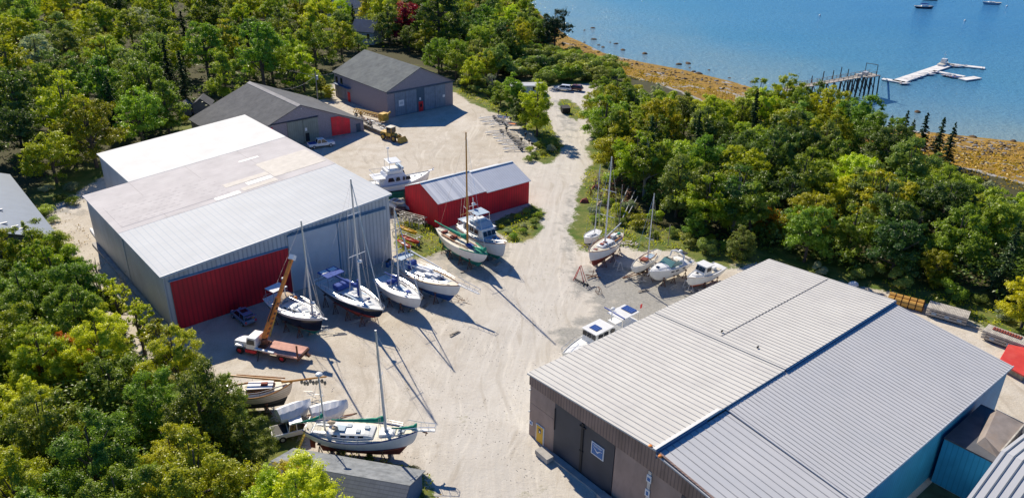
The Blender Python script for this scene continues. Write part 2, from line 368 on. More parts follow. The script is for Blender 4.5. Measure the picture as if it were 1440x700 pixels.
t.links.new(MATH(t, 'ADD', rip, MATH(t, 'MULTIPLY', sw, 1.2)), bp.inputs['Height']); t.links.new(bp.outputs[0], pb.inputs['Normal'])
me.materials.append(wm); wo = bpy.data.objects.new('water', me); COL.objects.link(wo); tag(wo, kind='structure')
# ------------------------------------------------------------------ building materials
corr_grey = mat('grey_corrugated_steel', (.52, .545, .56), .5, var=.12, vscale=.3, dirt=((.2, .17, .13), .35, .5), stripes=[('xy', .62, .2, (.25, .29, .33), .7)])  # wall is flat; light and dark of its ribs painted as stripes
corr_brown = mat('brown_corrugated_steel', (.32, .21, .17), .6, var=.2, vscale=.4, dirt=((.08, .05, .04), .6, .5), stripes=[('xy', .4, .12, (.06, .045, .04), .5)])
brown_flat = mat('brown_panel', (.38, .27, .225), .6, var=.15, vscale=.5, dirt=((.1, .075, .065), .4, .6))
dark_door = mat('dark_blue_door', (.05, .055, .07), .6, var=.2, vscale=.5)
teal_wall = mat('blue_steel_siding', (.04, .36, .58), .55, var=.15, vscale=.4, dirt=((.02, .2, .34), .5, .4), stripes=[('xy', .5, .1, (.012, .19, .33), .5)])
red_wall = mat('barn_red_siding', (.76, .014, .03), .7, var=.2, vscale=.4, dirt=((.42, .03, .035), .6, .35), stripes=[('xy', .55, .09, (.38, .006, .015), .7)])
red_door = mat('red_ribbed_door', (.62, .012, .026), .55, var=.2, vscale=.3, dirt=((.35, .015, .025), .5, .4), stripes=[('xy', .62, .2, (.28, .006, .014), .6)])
panel_grey = mat('smooth_grey_panel', (.52, .56, .60), .5, var=.08, vscale=.6)
rail_blue = mat('dull_blue_rail', (.13, .27, .42), .6, var=.1)
blue_trim_step_shade = mat('blue_trim_step_shade', (.012, .09, .22), .5, var=.1)  # navy also carries the painted shade of the roof step
roof_white = mat('white_roof_sheet', (.78, .77, .73), .8, spec=.1, var=.05, vscale=.2, dirt=((.6, .57, .52), .25, .25), stripes=[('x', 5.4, .05, (.62, .61, .58), .5)])
roof_pink = mat('faded_roof_sheet', (.60, .565, .55), .85, spec=.1, var=.12, vscale=.35, dirt=((.67, .64, .62), .7, .3), stripes=[('x', 9.2, .1, (.42, .39, .37), .7), ('y', .9, .1, (.53, .5, .48), .5)])
roof_silver = mat('galvalume_roof', (.47, .49, .51), .6, spec=.15, var=.07, vscale=.3, stripes=[('x', .9, .12, (.33, .38, .44), .7), ('y', 1.1, .09, (.38, .43, .48), .6)])
seam = mat('roof_seam', (.36, .36, .365), .6, var=.2)  # ribs darker than the sheet: their shaded sides are put into the colour
roof_r = mat('pale_standing_seam', (.60, .58, .535), .7, var=.06, vscale=.25, spec=.2, dirt=((.50, .48, .455), .7, .25))
roof_r2 = mat('blue_grey_standing_seam', (.54, .54, .545), .7, var=.05, vscale=.25, spec=.2, dirt=((.46, .48, .51), .5, .15))
roof_shed = mat('shed_roof_steel', (.62, .64, .68), .5, metal=.15, var=.06, dirt=((.5, .52, .55), .5, .4), stripes=[('x', .5, .09, (.42, .45, .5), .6)])
roof_shed2 = mat('patched_shed_roof_steel', (.68, .69, .71), .5, metal=.15, var=.06, stripes=[('x', .5, .09, (.32, .34, .38), .6), ('x', 3.1, 1.1, (.78, .78, .78), .8), ('x', 2.3, .5, (.5, .52, .56), .7)])
roof_left = mat('slate_blue_roof', (.16, .20, .26), .5, metal=.1, var=.1, stripes=[('y', .8, .1, (.12, .15, .2), .6)])
shingle = mat('cedar_shingles', (.36, .32, .35), .9, var=.35, vscale=6, dirt=((.27, .25, .27), .7, 2.5), stripes=[('z', .3, .05, (.1, .095, .11), .5)])
asphalt = mat('asphalt_shingles', (.095, .10, .11), .95, var=.25, vscale=1.2, dirt=((.16, .165, .17), .6, .35), stripes=[('y', .9, .1, (.07, .073, .08), .4)], bump=.2)
asphalt2 = mat('weathered_asphalt_roof', (.12, .135, .14), .95, var=.25, vscale=.8, dirt=((.2, .22, .21), .7, .3), stripes=[('x', 1.3, .1, (.09, .10, .10), .4)], bump=.2)
ridgecap = mat('ridge_cap', (.33, .32, .32), .9, var=.2)
greyboard = mat('grey_board_door', (.23, .28, .34), .85, var=.2, vscale=1, stripes=[('x', .55, .07, (.12, .15, .19), .7)])
greendoor = mat('faded_green_door', (.26, .29, .25), .85, var=.15, vscale=.7, stripes=[('x', .5, .05, (.1, .12, .1), .5)])
fred = mat('faded_red_boards', (.85, .03, .045), .7, var=.2, vscale=.8, dirt=((.6, .08, .07), .5, 1))
whitesign = mat('white_sign', (.8, .8, .8), .5, var=.02)
bluesign = mat('blue_sign', (.02, .15, .42), .5, var=.02)
yellowdoor = mat('yellow_door', (.75, .42, .02), .5, var=.05)
tealroof = mat('dark_membrane_roof', (.09, .095, .11), .8, var=.35, vscale=.6, dirt=((.1, .1, .1), .5, .8))
brownroof = mat('patched_brown_roof', (.26, .225, .205), .85, var=.3, vscale=.6, dirt=((.28, .2, .14), .5, .7), bump=.2)
houseblue = mat('pale_house_paint', (.35, .42, .5), .8, var=.1)
FOOT = []   # building footprints, for keeping trees off them
def foot(o, x0, y0, x1, y1):
    c, s = math.cos(o.rotation_euler.z), math.sin(o.rotation_euler.z)
    FOOT.append([(o.location.x+c*x-s*y, o.location.y+s*x+c*y) for x, y in ((x0, y0), (x1, y0), (x1, y1), (x0, y1))])
def slab(mb, q, th=.16, m=0):      # roof sheet: 4 points of the top face, thickness downwards
    return mb.hexa([(p[0], p[1], p[2]-th) for p in q], q, m)
def roof_sheet(q, ribs, name, ms, parent, rw=.09, rh=.035, th=.16):
    """q: eave0, eave1, ridge1, ridge0 ; ribs: list of t in 0..1 along eave"""
    mb = MB(); slab(mb, q, th)
    q = [Vector(p) for p in q]; n = (q[1]-q[0]).cross(q[3]-q[0]).normalized()
    if n.z < 0: n = -n
    e = (q[1]-q[0]).normalized()*rw/2
    for t_ in ribs:
        a = q[0].lerp(q[1], t_); b = q[3].lerp(q[2], t_)
        lo = [a-e, a+e, b+e, b-e]; mb.hexa(lo, [p+n*rh for p in lo], 1)
    return mb.build(name, ms, parent)
def ribs(L, per, off=.5): k = int(L/per); return [(i+off)/k for i in range(k)]

# ================= big right-hand shed
o = at(744.5, 609); o.x -= .0
RB = thing('boat_shed', 'huge low gabled metal shed with pale ribbed roof, brown front and dark double door', 'shed', o, R(40)); foot(RB, 0, -31, 43.2, 0)
U, V1, V2 = 43.2, 17.4, 31.0
E0, RG, E1 = 8.0, 9.3, 7.35
mb = MB(); mb.prism([(0, 0, 0), (0, 0, E0-.2), (0, -V1+.02, RG-.2), (0, -V1-.03, RG-.7), (0, -V2, E1-.36), (0, -V2, 0)], (U, 0, 0))
# faces of the prism: long sides and ends
wl = mb.build('wall', [corr_brown, teal_wall, corr_grey], RB)
for p in wl.data.polygons:
    nx_, ny_ = p.normal.x, p.normal.y
    p.material_index = 1 if ny_ < -.5 else (0 if nx_ < -.5 else 2)
# front sheathing below the fascia
mb = MB(); mb.box(-.1, -3.95, 0, -.0, -.03, 4.3); mb.box(-.1, -3.95, 4.34, -.0, -.03, 6.6); mb.build('lower_wall_panel', brown_flat, RB)
mb = MB(); mb.prism([(-.22, .02, 6.62), (-.22, .02, E0-.16), (-.22, -V1, RG-.16), (-.22, -V2-.02, E1-.16), (-.22, -V2-.02, 6.3), (-.22, -V1, 6.55)], (.2, 0, 0)); mb.build('fascia', corr_brown, RB)
for y0, y1 in ((-8.1, -4.02), (-12.45, -8.2)):
    d = MB().box(-.16, y0, .15, -.02, y1, 6.58).build('door', dark_door, RB)
    MB().box(-.24, y1-.1, 3.2, -.16, y1-.02, 5.9).build('hinge_strap', black, d) if y0 > -8.15 else None
MB().box(-.26, -8.3, .3, -.16, -8.0, 6.5).box(-.3, -8.55, 6.0, -.16, -7.75, 6.15).box(-.3, -8.4, 3.0, -.16, -7.9, 3.12).build('door_post', black, RB)
for y0, y1 in ((-16.7, -12.55), (-20.6, -17.15), (-25.5, -21.2)):
    MB().box(-.15, y0, .15, -.02, y1, 6.5).build('brown_panel_door', brown_flat, RB)
MB().box(-.17, -21.15, .15, -.02, -20.65, 6.4).build('dark_gap', dark_door, RB)
MB().box(-.2, -17.1, .2, -.04, -16.75, 6.45).build('pale_post', galv, RB)
pp_ = MB().box(-.26, -17.2, 5.2, -.205, -16.65, 6.0).build('small_notice', whitesign, RB); MB().box(-.27, -17.1, 5.35, -.262, -16.75, 5.75).build('symbol', bluesign, pp_)
pp_ = MB().box(-.26, -17.2, 3.5, -.205, -16.65, 4.3).build('small_notice', whitesign, RB); MB().box(-.27, -17.05, 3.65, -.262, -16.8, 4.1).build('symbol', bluesign, pp_)
pp_ = MB().box(-.16, -.62, 1.5, -.105, -.1, 2.0).build('small_notice', whitesign, RB); MB().box(-.17, -.52, 1.6, -.163, -.2, 1.9).build('symbol', bluesign, pp_)
dr = MB().box(-.2, -2.5, .05, -.105, -1.25, 2.3).build('door_frame', whitesign, RB)
yd_ = MB().box(-.235, -2.38, .1, -.203, -1.37, 2.2).build('yellow_door', yellowdoor, dr)
MB().box(-.245, -2.1, 1.35, -.237, -1.7, 1.95).build('window', glass, dr)
MB().box(-.252, -2.02, 1.42, -.246, -1.82, 1.65).build('notice', whitesign, dr)
for z_ in (5.9, 3.1): MB().box(-.3, -.15, z_, -.1, -.02, z_+.12).build('bracket', galv, RB)
# sign with a gull
sg = MB().box(-.24, -11.2, 3.75, -.165, -9.5, 5.25).build('sign', whitesign, RB)
MB().box(-.262, -11.08, 3.87, -.242, -9.62, 5.13).build('sign_face', bluesign, sg)
gl = MB()
gp = [(-9.75, 4.72), (-10.0, 4.58), (-10.22, 4.42), (-10.35, 4.28), (-10.5, 4.45), (-10.72, 4.62), (-10.98, 4.66)]
for i in range(6):
    a_, b_ = gp[i], gp[i+1]; wd_ = [.03, .07, .1, .1, .07, .03]
    gl.bar((-.268, a_[0], a_[1]), (-.268, b_[0], b_[1]), .012, wd_[i]*1.4)
gl.build('gull_mark', whitesign, sg)
ln = MB()
for z_, y0, y1 in ((4.98, -9.75, -10.95), (4.86, -9.85, -10.85)):
    y = y0
    while y > y1: ln.box(-.27, y-.09, z_, -.263, y, z_+.065); y -= .13
ln.build('lettering', whitesign, sg)
# kerb slab in front of the doors
MB().box(-1.0, -31, -.1, -.25, -4.4, .28).build('concrete_sill', concrete, RB)
# roof sections
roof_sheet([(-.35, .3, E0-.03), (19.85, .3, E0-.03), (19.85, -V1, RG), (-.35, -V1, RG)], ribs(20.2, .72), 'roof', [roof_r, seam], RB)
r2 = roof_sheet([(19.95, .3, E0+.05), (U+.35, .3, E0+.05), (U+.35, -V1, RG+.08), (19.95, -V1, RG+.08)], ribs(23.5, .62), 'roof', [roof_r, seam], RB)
MB().box(20.9, -8.68, 8.70, 43.3, -8.58, 8.772).build('sheet_overlap', mat('lapped_sheet_edge', (.03, .035, .045), .7, stripes=[('x', .66, .22, (.36, .36, .37), 1)]), r2)
for x, y in ((21.5, -8.2), (21.4, -13)): MB().box(x, y, E0+.2+(-y)*.072, x+.3, y+.12, E0+.36+(-y)*.072).build('vent', black, RB)
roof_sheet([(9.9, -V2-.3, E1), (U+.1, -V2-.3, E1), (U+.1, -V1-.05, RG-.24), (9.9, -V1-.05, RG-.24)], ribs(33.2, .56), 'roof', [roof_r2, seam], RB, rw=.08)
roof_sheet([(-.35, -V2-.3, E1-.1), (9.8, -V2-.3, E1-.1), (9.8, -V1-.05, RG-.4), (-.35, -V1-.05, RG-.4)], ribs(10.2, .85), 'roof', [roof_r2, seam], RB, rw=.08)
# step between the two roof planes; its shade is painted in as navy
MB().box(-.3, -V1-.12, RG-.9, 6.9, -V1-.005, RG-.05).build('ridge_step', blue_trim_step_shade, RB)
MB().box(20.0, -V1-.14, RG-.8, U+.3, -V1-.005, RG+.02).build('ridge_step', blue_trim_step_shade, RB)
MB().box(6.95, -V1-.1, RG-.8, 19.9, -V1-.005, RG-.3).build('ridge_step', black, RB)
MB().box(-.35, -V1+.02, RG-.02, 9, -V1+.35, RG+.05).build('ridge_cap', roof_white, RB)
MB().prism([(U+.12, -14.9, 8.75), (U+.12, -V1, RG-.15), (U+.12, -V1, RG-1.3), (U+.12, -14.9, 7.9)], (.2, 0, 0)).build('gable_trim', panel_grey, RB)
MB().ball((-.3, -16.7, RG+.03), .2, .2, .1).build('orange_flashing', orange, RB)
MB().ball((-.3, -17.9, RG-.35), .22, .22, .14).build('orange_flashing', orange, RB)
MB().box(-.38, -V2-.35, E1-.22, U+.2, -V2-.28, E1+.02).build('eave_trim', panel_grey, RB)

# annex between the big shed and its neighbour
AX = thing('annex', 'teal flat-roofed annex joining the big ribbed shed to the lower building beside it', 'building', RB.location, R(40)); foot(AX, 18, -52, 60, -31)
MB().box(27.4, -38.5, 0, 35.9, -31.4, 5.5).build('wall', teal_wall, AX)
MB().box(27.3, -38.6, 5.5, 36.0, -31.35, 5.66).build('roof', tealroof, AX)
mb = MB(); mb.hexa([(28.9, -33.8, 5.66), (34.2, -32.6, 5.66), (34.2, -36, 5.66), (28.3, -36, 5.66)], [(29.3, -34.2, 6.5), (34.2, -33.3, 6.9), (34.2, -35.9, 6.7), (28.3, -36, 6.3)])
mb.build('raised_roof', brownroof, AX)
MB().bar((28.3, -36.05, 6.4), (34.2, -35.95, 6.8), .12, .16).bar((34.3, -33.2, 6.85), (34.3, -36, 6.75), .12, .14).build('roof_edge', palewood, AX)
MB().box(30.5, -38.4, 5.67, 35.8, -36.9, 6.1).build('side_roof', brownroof, AX)
# neighbour building cut by the frame's corner
NB = thing('ribbed_shed', 'grey shed with a bent seamed roof at the lower right corner', 'shed', RB.location, R(40))
g = lambda u, z, v=37.2: (u, -v, z)
MB().prism([g(17, 0), g(17, 6.2), g(24.5, 8.9), g(33.5, 7.4), g(33.5, 0)], (0, -26, 0)).build('wall', panel_grey, NB)
def gables(u0, z0, u1, z1, per, name):
    mb = MB(); v0, v1 = 36.9, 64
    slab(mb, [(u0, -v0, z0), (u1, -v0, z1), (u1, -v1, z1), (u0, -v1, z0)])
    v = v0+.3
    while v < v1:
        lo = [(u0, -v, z0), (u1, -v, z1), (u1, -v-.12, z1), (u0, -v-.12, z0)]; mb.hexa(lo, [(a_, b_, c_+.06) for a_, b_, c_ in lo], 1); v += per
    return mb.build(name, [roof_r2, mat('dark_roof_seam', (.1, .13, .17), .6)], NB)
gables(16.6, 6.25, 24.5, 9.1, .72, 'roof'); gables(24.52, 9.1, 34, 7.5, .72, 'roof')
pit = MB().box(9, -36.8, .02, 27.3, -31.6, .06).build('dark_green_slab', mat('dark_green_concrete', (.03, .07, .045), .9, var=.5, vscale=.8), None)  # flat dark green slab standing for the dark pit in the gap
pit.location = RB.location; pit.rotation_euler = (0, 0, R(40)); tag(pit, 'dark green slab in the gap beside the big ribbed shed', 'slab')

# ================= left big shed (grey, red door)
LB = thing('boat_shed', 'big grey corrugated shed with a dark red sliding door and white and silver roof', 'shed', at(551.4, 364), R(41)); foot(LB, -34.3, 0, 0, 53)
zr, zl = 10.95, 8.2
zf = lambda x: zr+(zr-zl)*x/34.2
mb = MB(); mb.prism([(-34.2, 0, 0), (0, 0, 0), (0, 0, zr), (-34.2, 0, zl)], (0, 34.7, 0))
mb.prism([(-27.2, 34.72, 0), (0, 34.72, 0), (0, 34.72, zr), (-27.2, 34.72, zf(-27.2))], (0, 17.7, 0)); mb.build('wall', corr_grey, LB)
def lroof(x0, y0, x1, y1, m_, dz=0, nm='roof'):
    mb = MB(); slab(mb, [(x0, y0, zf(x0)+.16+dz), (x1, y0, zf(x1)+.16+dz), (x1, y1, zf(x1)+.16+dz), (x0, y1, zf(x0)+.16+dz)]); return mb.build(nm, m_, LB)
lroof(-34.6, -.4, .35, 16.7, roof_silver); rp = lroof(-34.6, 16.72, .35, 34.9, roof_pink, .02); lroof(-27.5, 34.92, .35, 52.8, roof_white, .05)
rng = random.Random(3)
def patch(x0, y0, x1, y1, col, nm='roof_patch'):
    mb = MB(); z0 = .205
    mb.hexa([(x0, y0, zf(x0)+z0-.02), (x1, y0, zf(x1)+z0-.02), (x1, y1, zf(x1)+z0-.02), (x0, y1, zf(x0)+z0-.02)], [(x0, y0, zf(x0)+z0), (x1, y0, zf(x1)+z0), (x1, y1, zf(x1)+z0), (x0, y1, zf(x0)+z0)]); return mb.build(nm, col, rp)
tanr = mat('tan_roof_patch', (.52, .48, .43), .7, var=.15, vscale=1); wr = mat('pale_roof_strip', (.72, .70, .67), .6, var=.05)
patch(-9.5, 19.0, -.2, 26.5, tanr); patch(-15.5, 17.3, -9.6, 18.7, tanr); patch(-17, 20.6, -9.6, 22.2, tanr)
patch(-14, 19.0, -9.7, 20.3, wr); patch(-11, 29.2, -7.5, 29.9, wr); patch(-20, 17.0, -16, 18.2, wr)
dk = mat('spotted_roof_patch', (.60, .565, .55), .85, spec=.1, var=.12, vscale=.35, dirt=((.67, .64, .62), .7, .3), stripes=[('y', .9, .1, (.53, .5, .48), .5), ('dots', 1.1, 0, (.47, .44, .435), .7)])
patch(-33.6, 18.3, -17.2, 27.5, dk)
MB().box(-34.3, 16.6, .1, -34.22, 16.9, 8).build('wall_joint', panel_grey, LB)
MB().box(-34.9, -.2, 0, -34.25, 34.5, .35).build('foundation_kerb', concrete, LB)
MB().bar((-34.45, -.42, zl+.05), (.3, -.42, zr+.05), .1, .3).build('fascia', panel_grey, LB)
MB().box(-33.4, -.2, .05, -17.05, -.03, 7.15).build('red_sliding_door', red_door, LB)
MB().box(-33.6, -.3, 7.2, -17.0, -.02, 7.34).build('door_rail', rail_blue, LB)
MB().box(-16.9, -.2, .05, -9.2, -.03, 8.75).build('smooth_sliding_door', panel_grey, LB)
MB().box(-16.95, -.3, 8.8, -.8, -.02, 8.93).build('door_rail', rail_blue, LB); MB().box(-16.5, -.3, 9.08, -.8, -.02, 9.15).build('door_rail', rail_blue, LB)
MB().box(-9.15, -.26, .05, -9.0, -.02, 8.75).build('door_post', rail_blue, LB)
MB().box(-27.4, 34.8, .1, -27.25, 35, 8.3).build('corner_trim', panel_grey, LB)

# ================= red shed
SB = thing('red_shed', 'long red shed with a pale ribbed metal roof beside the wooden-masted boat', 'shed', at(616.6, 323), R(38.8)); foot(SB, 0, 0, 20, 10.6)
mb = MB(); mb.prism([(0, 0, 0), (0, 0, 4.8), (0, 5.3, 6.75), (0, 10.6, 4.55), (0, 10.6, 0)], (10.05, 0, 0)); mb.prism([(10.07, .03, 0), (10.07, .03, 4.45), (10.07, 5.2, 6.4), (10.07, 10.5, 4.3), (10.07, 10.5, 0)], (9.95, 0, 0)); wl = mb.build('wall', [red_wall, shingle], SB)
for p in wl.data.polygons: p.material_index = 1 if p.normal.y > .9 else 0  # unseen back wall set to grey to keep red bounce off the yacht
for x0, x1, a, b, c, m_ in ((-.15, 10.15, 4.85, 6.93, 4.6, roof_shed2), (10.17, 20.2, 4.5, 6.6, 4.35, roof_shed)):
    f_ = MB(); slab(f_, [(x0, -.3, a), (x1, -.3, a), (x1, 5.25, b), (x0, 5.25, b)], .1); f_.build('roof', m_, SB)
    f_ = MB(); slab(f_, [(x0, 5.27, b), (x1, 5.27, b), (x1, 10.9, c), (x0, 10.9, c)], .1); f_.build('roof', m_, SB)
MB().bar((-.15, 5.26, 6.97), (10.2, 5.26, 6.97), .4, .06).bar((10.25, 5.26, 6.64), (20.2, 5.26, 6.64), .4, .06).build('ridge_cap', panel_grey, SB)

# ================= far barn
QB = thing('barn', 'tall grey shingled barn with a row of board doors and a small red door', 'barn', at(545.7, 166.2), R(41)); foot(QB, 0, 0, 20, 26)
ez, rz_ = 6.55, 11.0
MB().prism([(0, 0, 0), (0, 0, ez), (9.9, 0, rz_), (19.9, 0, ez-.2), (19.9, 0, 0)], (0, 25.8, 0)).build('wall', shingle, QB)
for q in ([(-.4, -.4, ez+.0), (-.4, 26.1, ez+.0), (9.9, 26.1, rz_+.2), (9.9, -.4, rz_+.2)], [(20.3, -.4, ez-.2), (20.3, 26.1, ez-.2), (9.92, 26.1, rz_+.2), (9.92, -.4, rz_+.2)]):
    f_ = MB(); slab(f_, q, .15); f_.build('roof', asphalt2, QB)
MB().box(.05, -.3, 5.95, 19.85, -.02, 6.25).build('door_header', mat('dark_grey_trim', (.09, .12, .16), .8), QB)
for x0, x1 in ((2.1, 5.2), (5.3, 8.5), (10.9, 14.1), (14.2, 17.4)): MB().box(x0, -.16, .1, x1, -.02, 5.9).build('board_door', greyboard, QB)
cd = MB().box(8.55, -.12, .1, 10.85, -.02, 5.9).build('centre_panel', mat('slate_panel', (.08, .13, .18), .8, var=.1), QB)
rd_ = MB().box(9.1, -.2, .1, 10.4, -.125, 2.6).build('red_door', redp, cd); MB().box(9.5, -.23, 1.2, 10.0, -.202, 2.0).build('window', glass, rd_)
MB().box(9.35, -.18, 3.0, 9.8, -.125, 3.6).build('notice', whitesign, cd)
sg = MB().box(3.2, -.22, 2.4, 4.7, -.165, 3.9).build('notice_board', whitesign, QB); MB().box(3.5, -.24, 2.9, 4.4, -.222, 3.5).build('faded_print', panel_grey, sg)
MB().box(16.5, -.22, 2.6, 17.2, -.165, 3.2).build('notice', whitesign, QB)
MB().box(-.12, 17.9, .1, -.02, 19.1, 2.6).build('red_side_door', redp, QB)
MB().box(-.12, 20.2, .1, -.02, 24.3, 3.6).build('side_door', mat('grey_side_boards', (.24, .24, .27), .85, var=.2), QB)
MB().box(-.9, 17.2, 3.7, -.02, 25, 3.85).build('door_hood', blue_trim_step_shade, QB)
for y in (21.5, 24): MB().box(-.1, y, 4.1, -.02, y+1.0, 5.6).build('window', glass, QB)

# ================= wide low barn
TB = thing('barn', 'wide low grey barn with a shallow dark shingle roof and a big red door', 'barn', at(511.9, 184), R(41.1)); foot(TB, -31, 0, 0, 25.4)
hx = -15.4
MB().prism([(0, 0, 0), (0, 0, 2.4), (hx, 0, 8.65), (-30.8, 0, 2.4), (-30.8, 0, 0)], (0, 25.2, 0)).build('wall', shingle, TB)
for x0, x1 in ((.45, hx+.01), (-31.2, hx-.01)):
    f_ = MB(); z0 = 2.42 if x0 > 0 else 2.42
    slab(f_, [(x0, -.35, z0), (x0, 25.6, z0), (x1, 25.6, 8.82), (x1, -.35, 8.82)], .15); f_.build('roof', asphalt, TB)
MB().hexa([(hx-.8, -.4, 8.5), (hx, -.4, 8.86), (hx, 25.65, 8.86), (hx-.8, 25.65, 8.5)], [(hx-.8, -.4, 8.6), (hx, -.4, 8.93), (hx, 25.65, 8.93), (hx-.8, 25.65, 8.6)]).build('ridge_cap', ridgecap, TB)
for x0, x1 in ((-18.9, -15.3), (-15.2, -11.6)): d = MB().box(x0, -.22, .1, x1, -.03, 5.4).build('green_door', greendoor, TB)
MB().box(-14.9, -.27, .4, -14.0, -.225, 2.3).build('wicket_opening', black, d); MB().box(-14.9, -.27, 2.8, -14.4, -.225, 3.5).build('notice', whitesign, d)
MB().box(-23, -.3, 5.5, -11.4, -.02, 5.65).build('door_rail', mat('dark_rail', (.05, .06, .08), .7), TB)
MB().prism([(-8.3, -.15, .4), (-3.6, -.15, .2), (-3.6, -.15, 3.55), (-6.2, -.15, 4.6), (-8.3, -.15, 4.7)], (0, .12, 0)).build('red_door', fred, TB)
MB().prism([(-24.6, -.15, .3), (-22.3, -.15, .3), (-22.3, -.15, 5.0), (-24.6, -.15, 4.3)], (0, .12, 0)).build('small_red_door', fred, TB)
MB().box(-2.0, -.12, .1, -.9, -.02, 2.0).build('side_hatch', mat('dark_grey_trim', (.09, .12, .16), .8), TB)
lm = MB().tube((hx, -.5, 8.0), (hx, -.1, 8.0), .12).build('lamp', galv, TB)

# ================= small shed at the bottom
pE = Vector((-8.5, 60.3, 0)); pW = Vector((-19.6, 62.7, 0)); yw = math.atan2(pE.y-pW.y, pE.x-pW.x)
WB = thing('shingled_shed', 'small shed with grey weathered roof and blue end wall below the green-covered ketch', 'shed', (pE.x, pE.y, 0), yw); foot(WB, -14, -9.5, 0, 0)
blueend = mat('blue_end_wall', (.05, .13, .26), .8, var=.15, stripes=[('y', .3, .04, (.03, .08, .16), .5)])
MB().prism([(0, 0, 0), (0, 0, 2.4), (0, -4.1, 4.2), (0, -8.2, 2.4), (0, -8.2, 0)], (-13.5, 0, 0)).build('wall', blueend, WB)
wroof = mat('weathered_sunlit_roof', (.20, .215, .225), .9, var=.35, vscale=1.2, dirt=((.34, .35, .35), .7, .9), stripes=[('y', .26, .05, (.13, .14, .15), .5)], bump=.2)  # back slope: sunlit look put into the lighter grey, plus weathering
wroof2 = mat('shaded_slate_roof', (.11, .125, .15), .9, var=.2, vscale=1.2, stripes=[('y', .35, .08, (.06, .07, .085), .7), ('x', .5, .05, (.07, .08, .1), .5)])  # front slope of the same roof, its shade put into the colour
f_ = MB(); slab(f_, [(.3, .3, 2.4), (-13.8, .3, 2.4), (-13.8, -4.1, 4.36), (.3, -4.1, 4.36)], .12); f_.build('roof', wroof, WB)
f_ = MB(); slab(f_, [(.3, -8.5, 2.4), (-13.8, -8.5, 2.4), (-13.8, -4.12, 4.36), (.3, -4.12, 4.36)], .12); f_.build('roof', wroof2, WB)
MB().box(.02, -3.8, .2, .08, -2.9, 1.6).build('window', glass, WB)

# ================= roof at the left edge
KB = thing('metal_shed', 'slate blue metal shed roof cut off by the left edge of the photo', 'shed', at(85, 335, 4) - Vector((0, 0, 4)), R(41)); foot(KB, -22, 0, 0, 36)
MB().prism([(-.4, .2, 0), (-.4, .2, 3.9), (-10.5, .2, 8.2), (-20.6, .2, 3.9), (-20.6, .2, 0)], (0, 34.8, 0)).build('wall', mat('dark_shed_wall', (.10, .12, .15), .8), KB)
for x0 in (0, -21): f_ = MB(); slab(f_, [(x0, -.1, 4), (x0, 35.4, 4), (-10.5, 35.4, 8.4), (-10.5, -.1, 8.4)], .12); f_.build('roof', roof_left, KB)
sk_ = MB()
for i, (x, y) in enumerate(((-5, 3.2), (-5.6, 11), (-6.4, 14.5), (-4.2, 2.5), (-6.2, 4.2), (-6.9, 11.6))):
    z_ = 4-x*.419; sk_.box(x-.9, y, z_+.0, x+.5, y+.35, z_+.2)
sk_.build('pale_roof_patch', wr, KB)
# ================= houses and huts among the trees
def house(px, py, L, W, H, RH, yaw, wallm, roofm, label, name='house', cat='house'):
    p = at(px, py); p.z = gz(p.x, p.y)
    t_ = thing(name, label, cat, p, R(yaw)); foot(t_, -L/2-1, -W/2-1, L/2+1, W/2+1)
    w_ = MB().prism([(-L/2, -W/2, 0), (-L/2, -W/2, H), (-L/2, 0, H+RH), (-L/2, W/2, H), (-L/2, W/2, 0)], (L, 0, 0)).build('wall', wallm, t_)
    for s in (-1, 1):
        f_ = MB(); slab(f_, [(-L/2-.4, s*(W/2+.4), H-.2), (L/2+.4, s*(W/2+.4), H-.2), (L/2+.4, 0, H+RH+.15), (-L/2-.4, 0, H+RH+.15)], .15); f_.build('roof', roofm, t_)
    for x in (-L/4, L/4):
        MB().box(x-.5, -W/2-.06, H*.45, x+.5, -W/2-.01, H*.8).build('window', glass, t_)
    MB().box(-.5, -W/2-.05, .1, .5, -W/2-.01, min(2.1, H-.3)).build('door', whitesign, t_)
    return t_
house(492, 28, 14, 11, 5.5, 4.5, 60, whitesign, mat('pale_grey_shingle_roof', (.30, .30, .32), .9, var=.2), 'house with a pale pointed roof at the very top among the trees')
house(517, 60, 8, 7, 4.5, 3.2, -15, houseblue, mat('blue_grey_shingle_roof', (.13, .16, .22), .9, var=.2), 'small blue gabled house peeping out between dark trees')
tr_ = house(740, 131, 8.5, 3.0, 2.6, .25, 5, whitesign, roof_white, 'white box trailer half hidden behind bushes near the parked cars', 'storage_trailer', 'trailer')
hut = house(287, 158, 4.2, 4, 2.4, 1.6, 100, mat('grey_hut_boards', (.13, .15, .18), .9, var=.2), asphalt, 'little grey hut with a white door under the trees behind the wide barn', 'hut', 'hut')
hut2 = house(262, 160, 3.6, 3, 1.8, 1.2, 100, mat('grey_hut_boards', (.13, .15, .18), .9), asphalt, 'small dark lean-to left of the little grey hut', 'hut', 'hut')
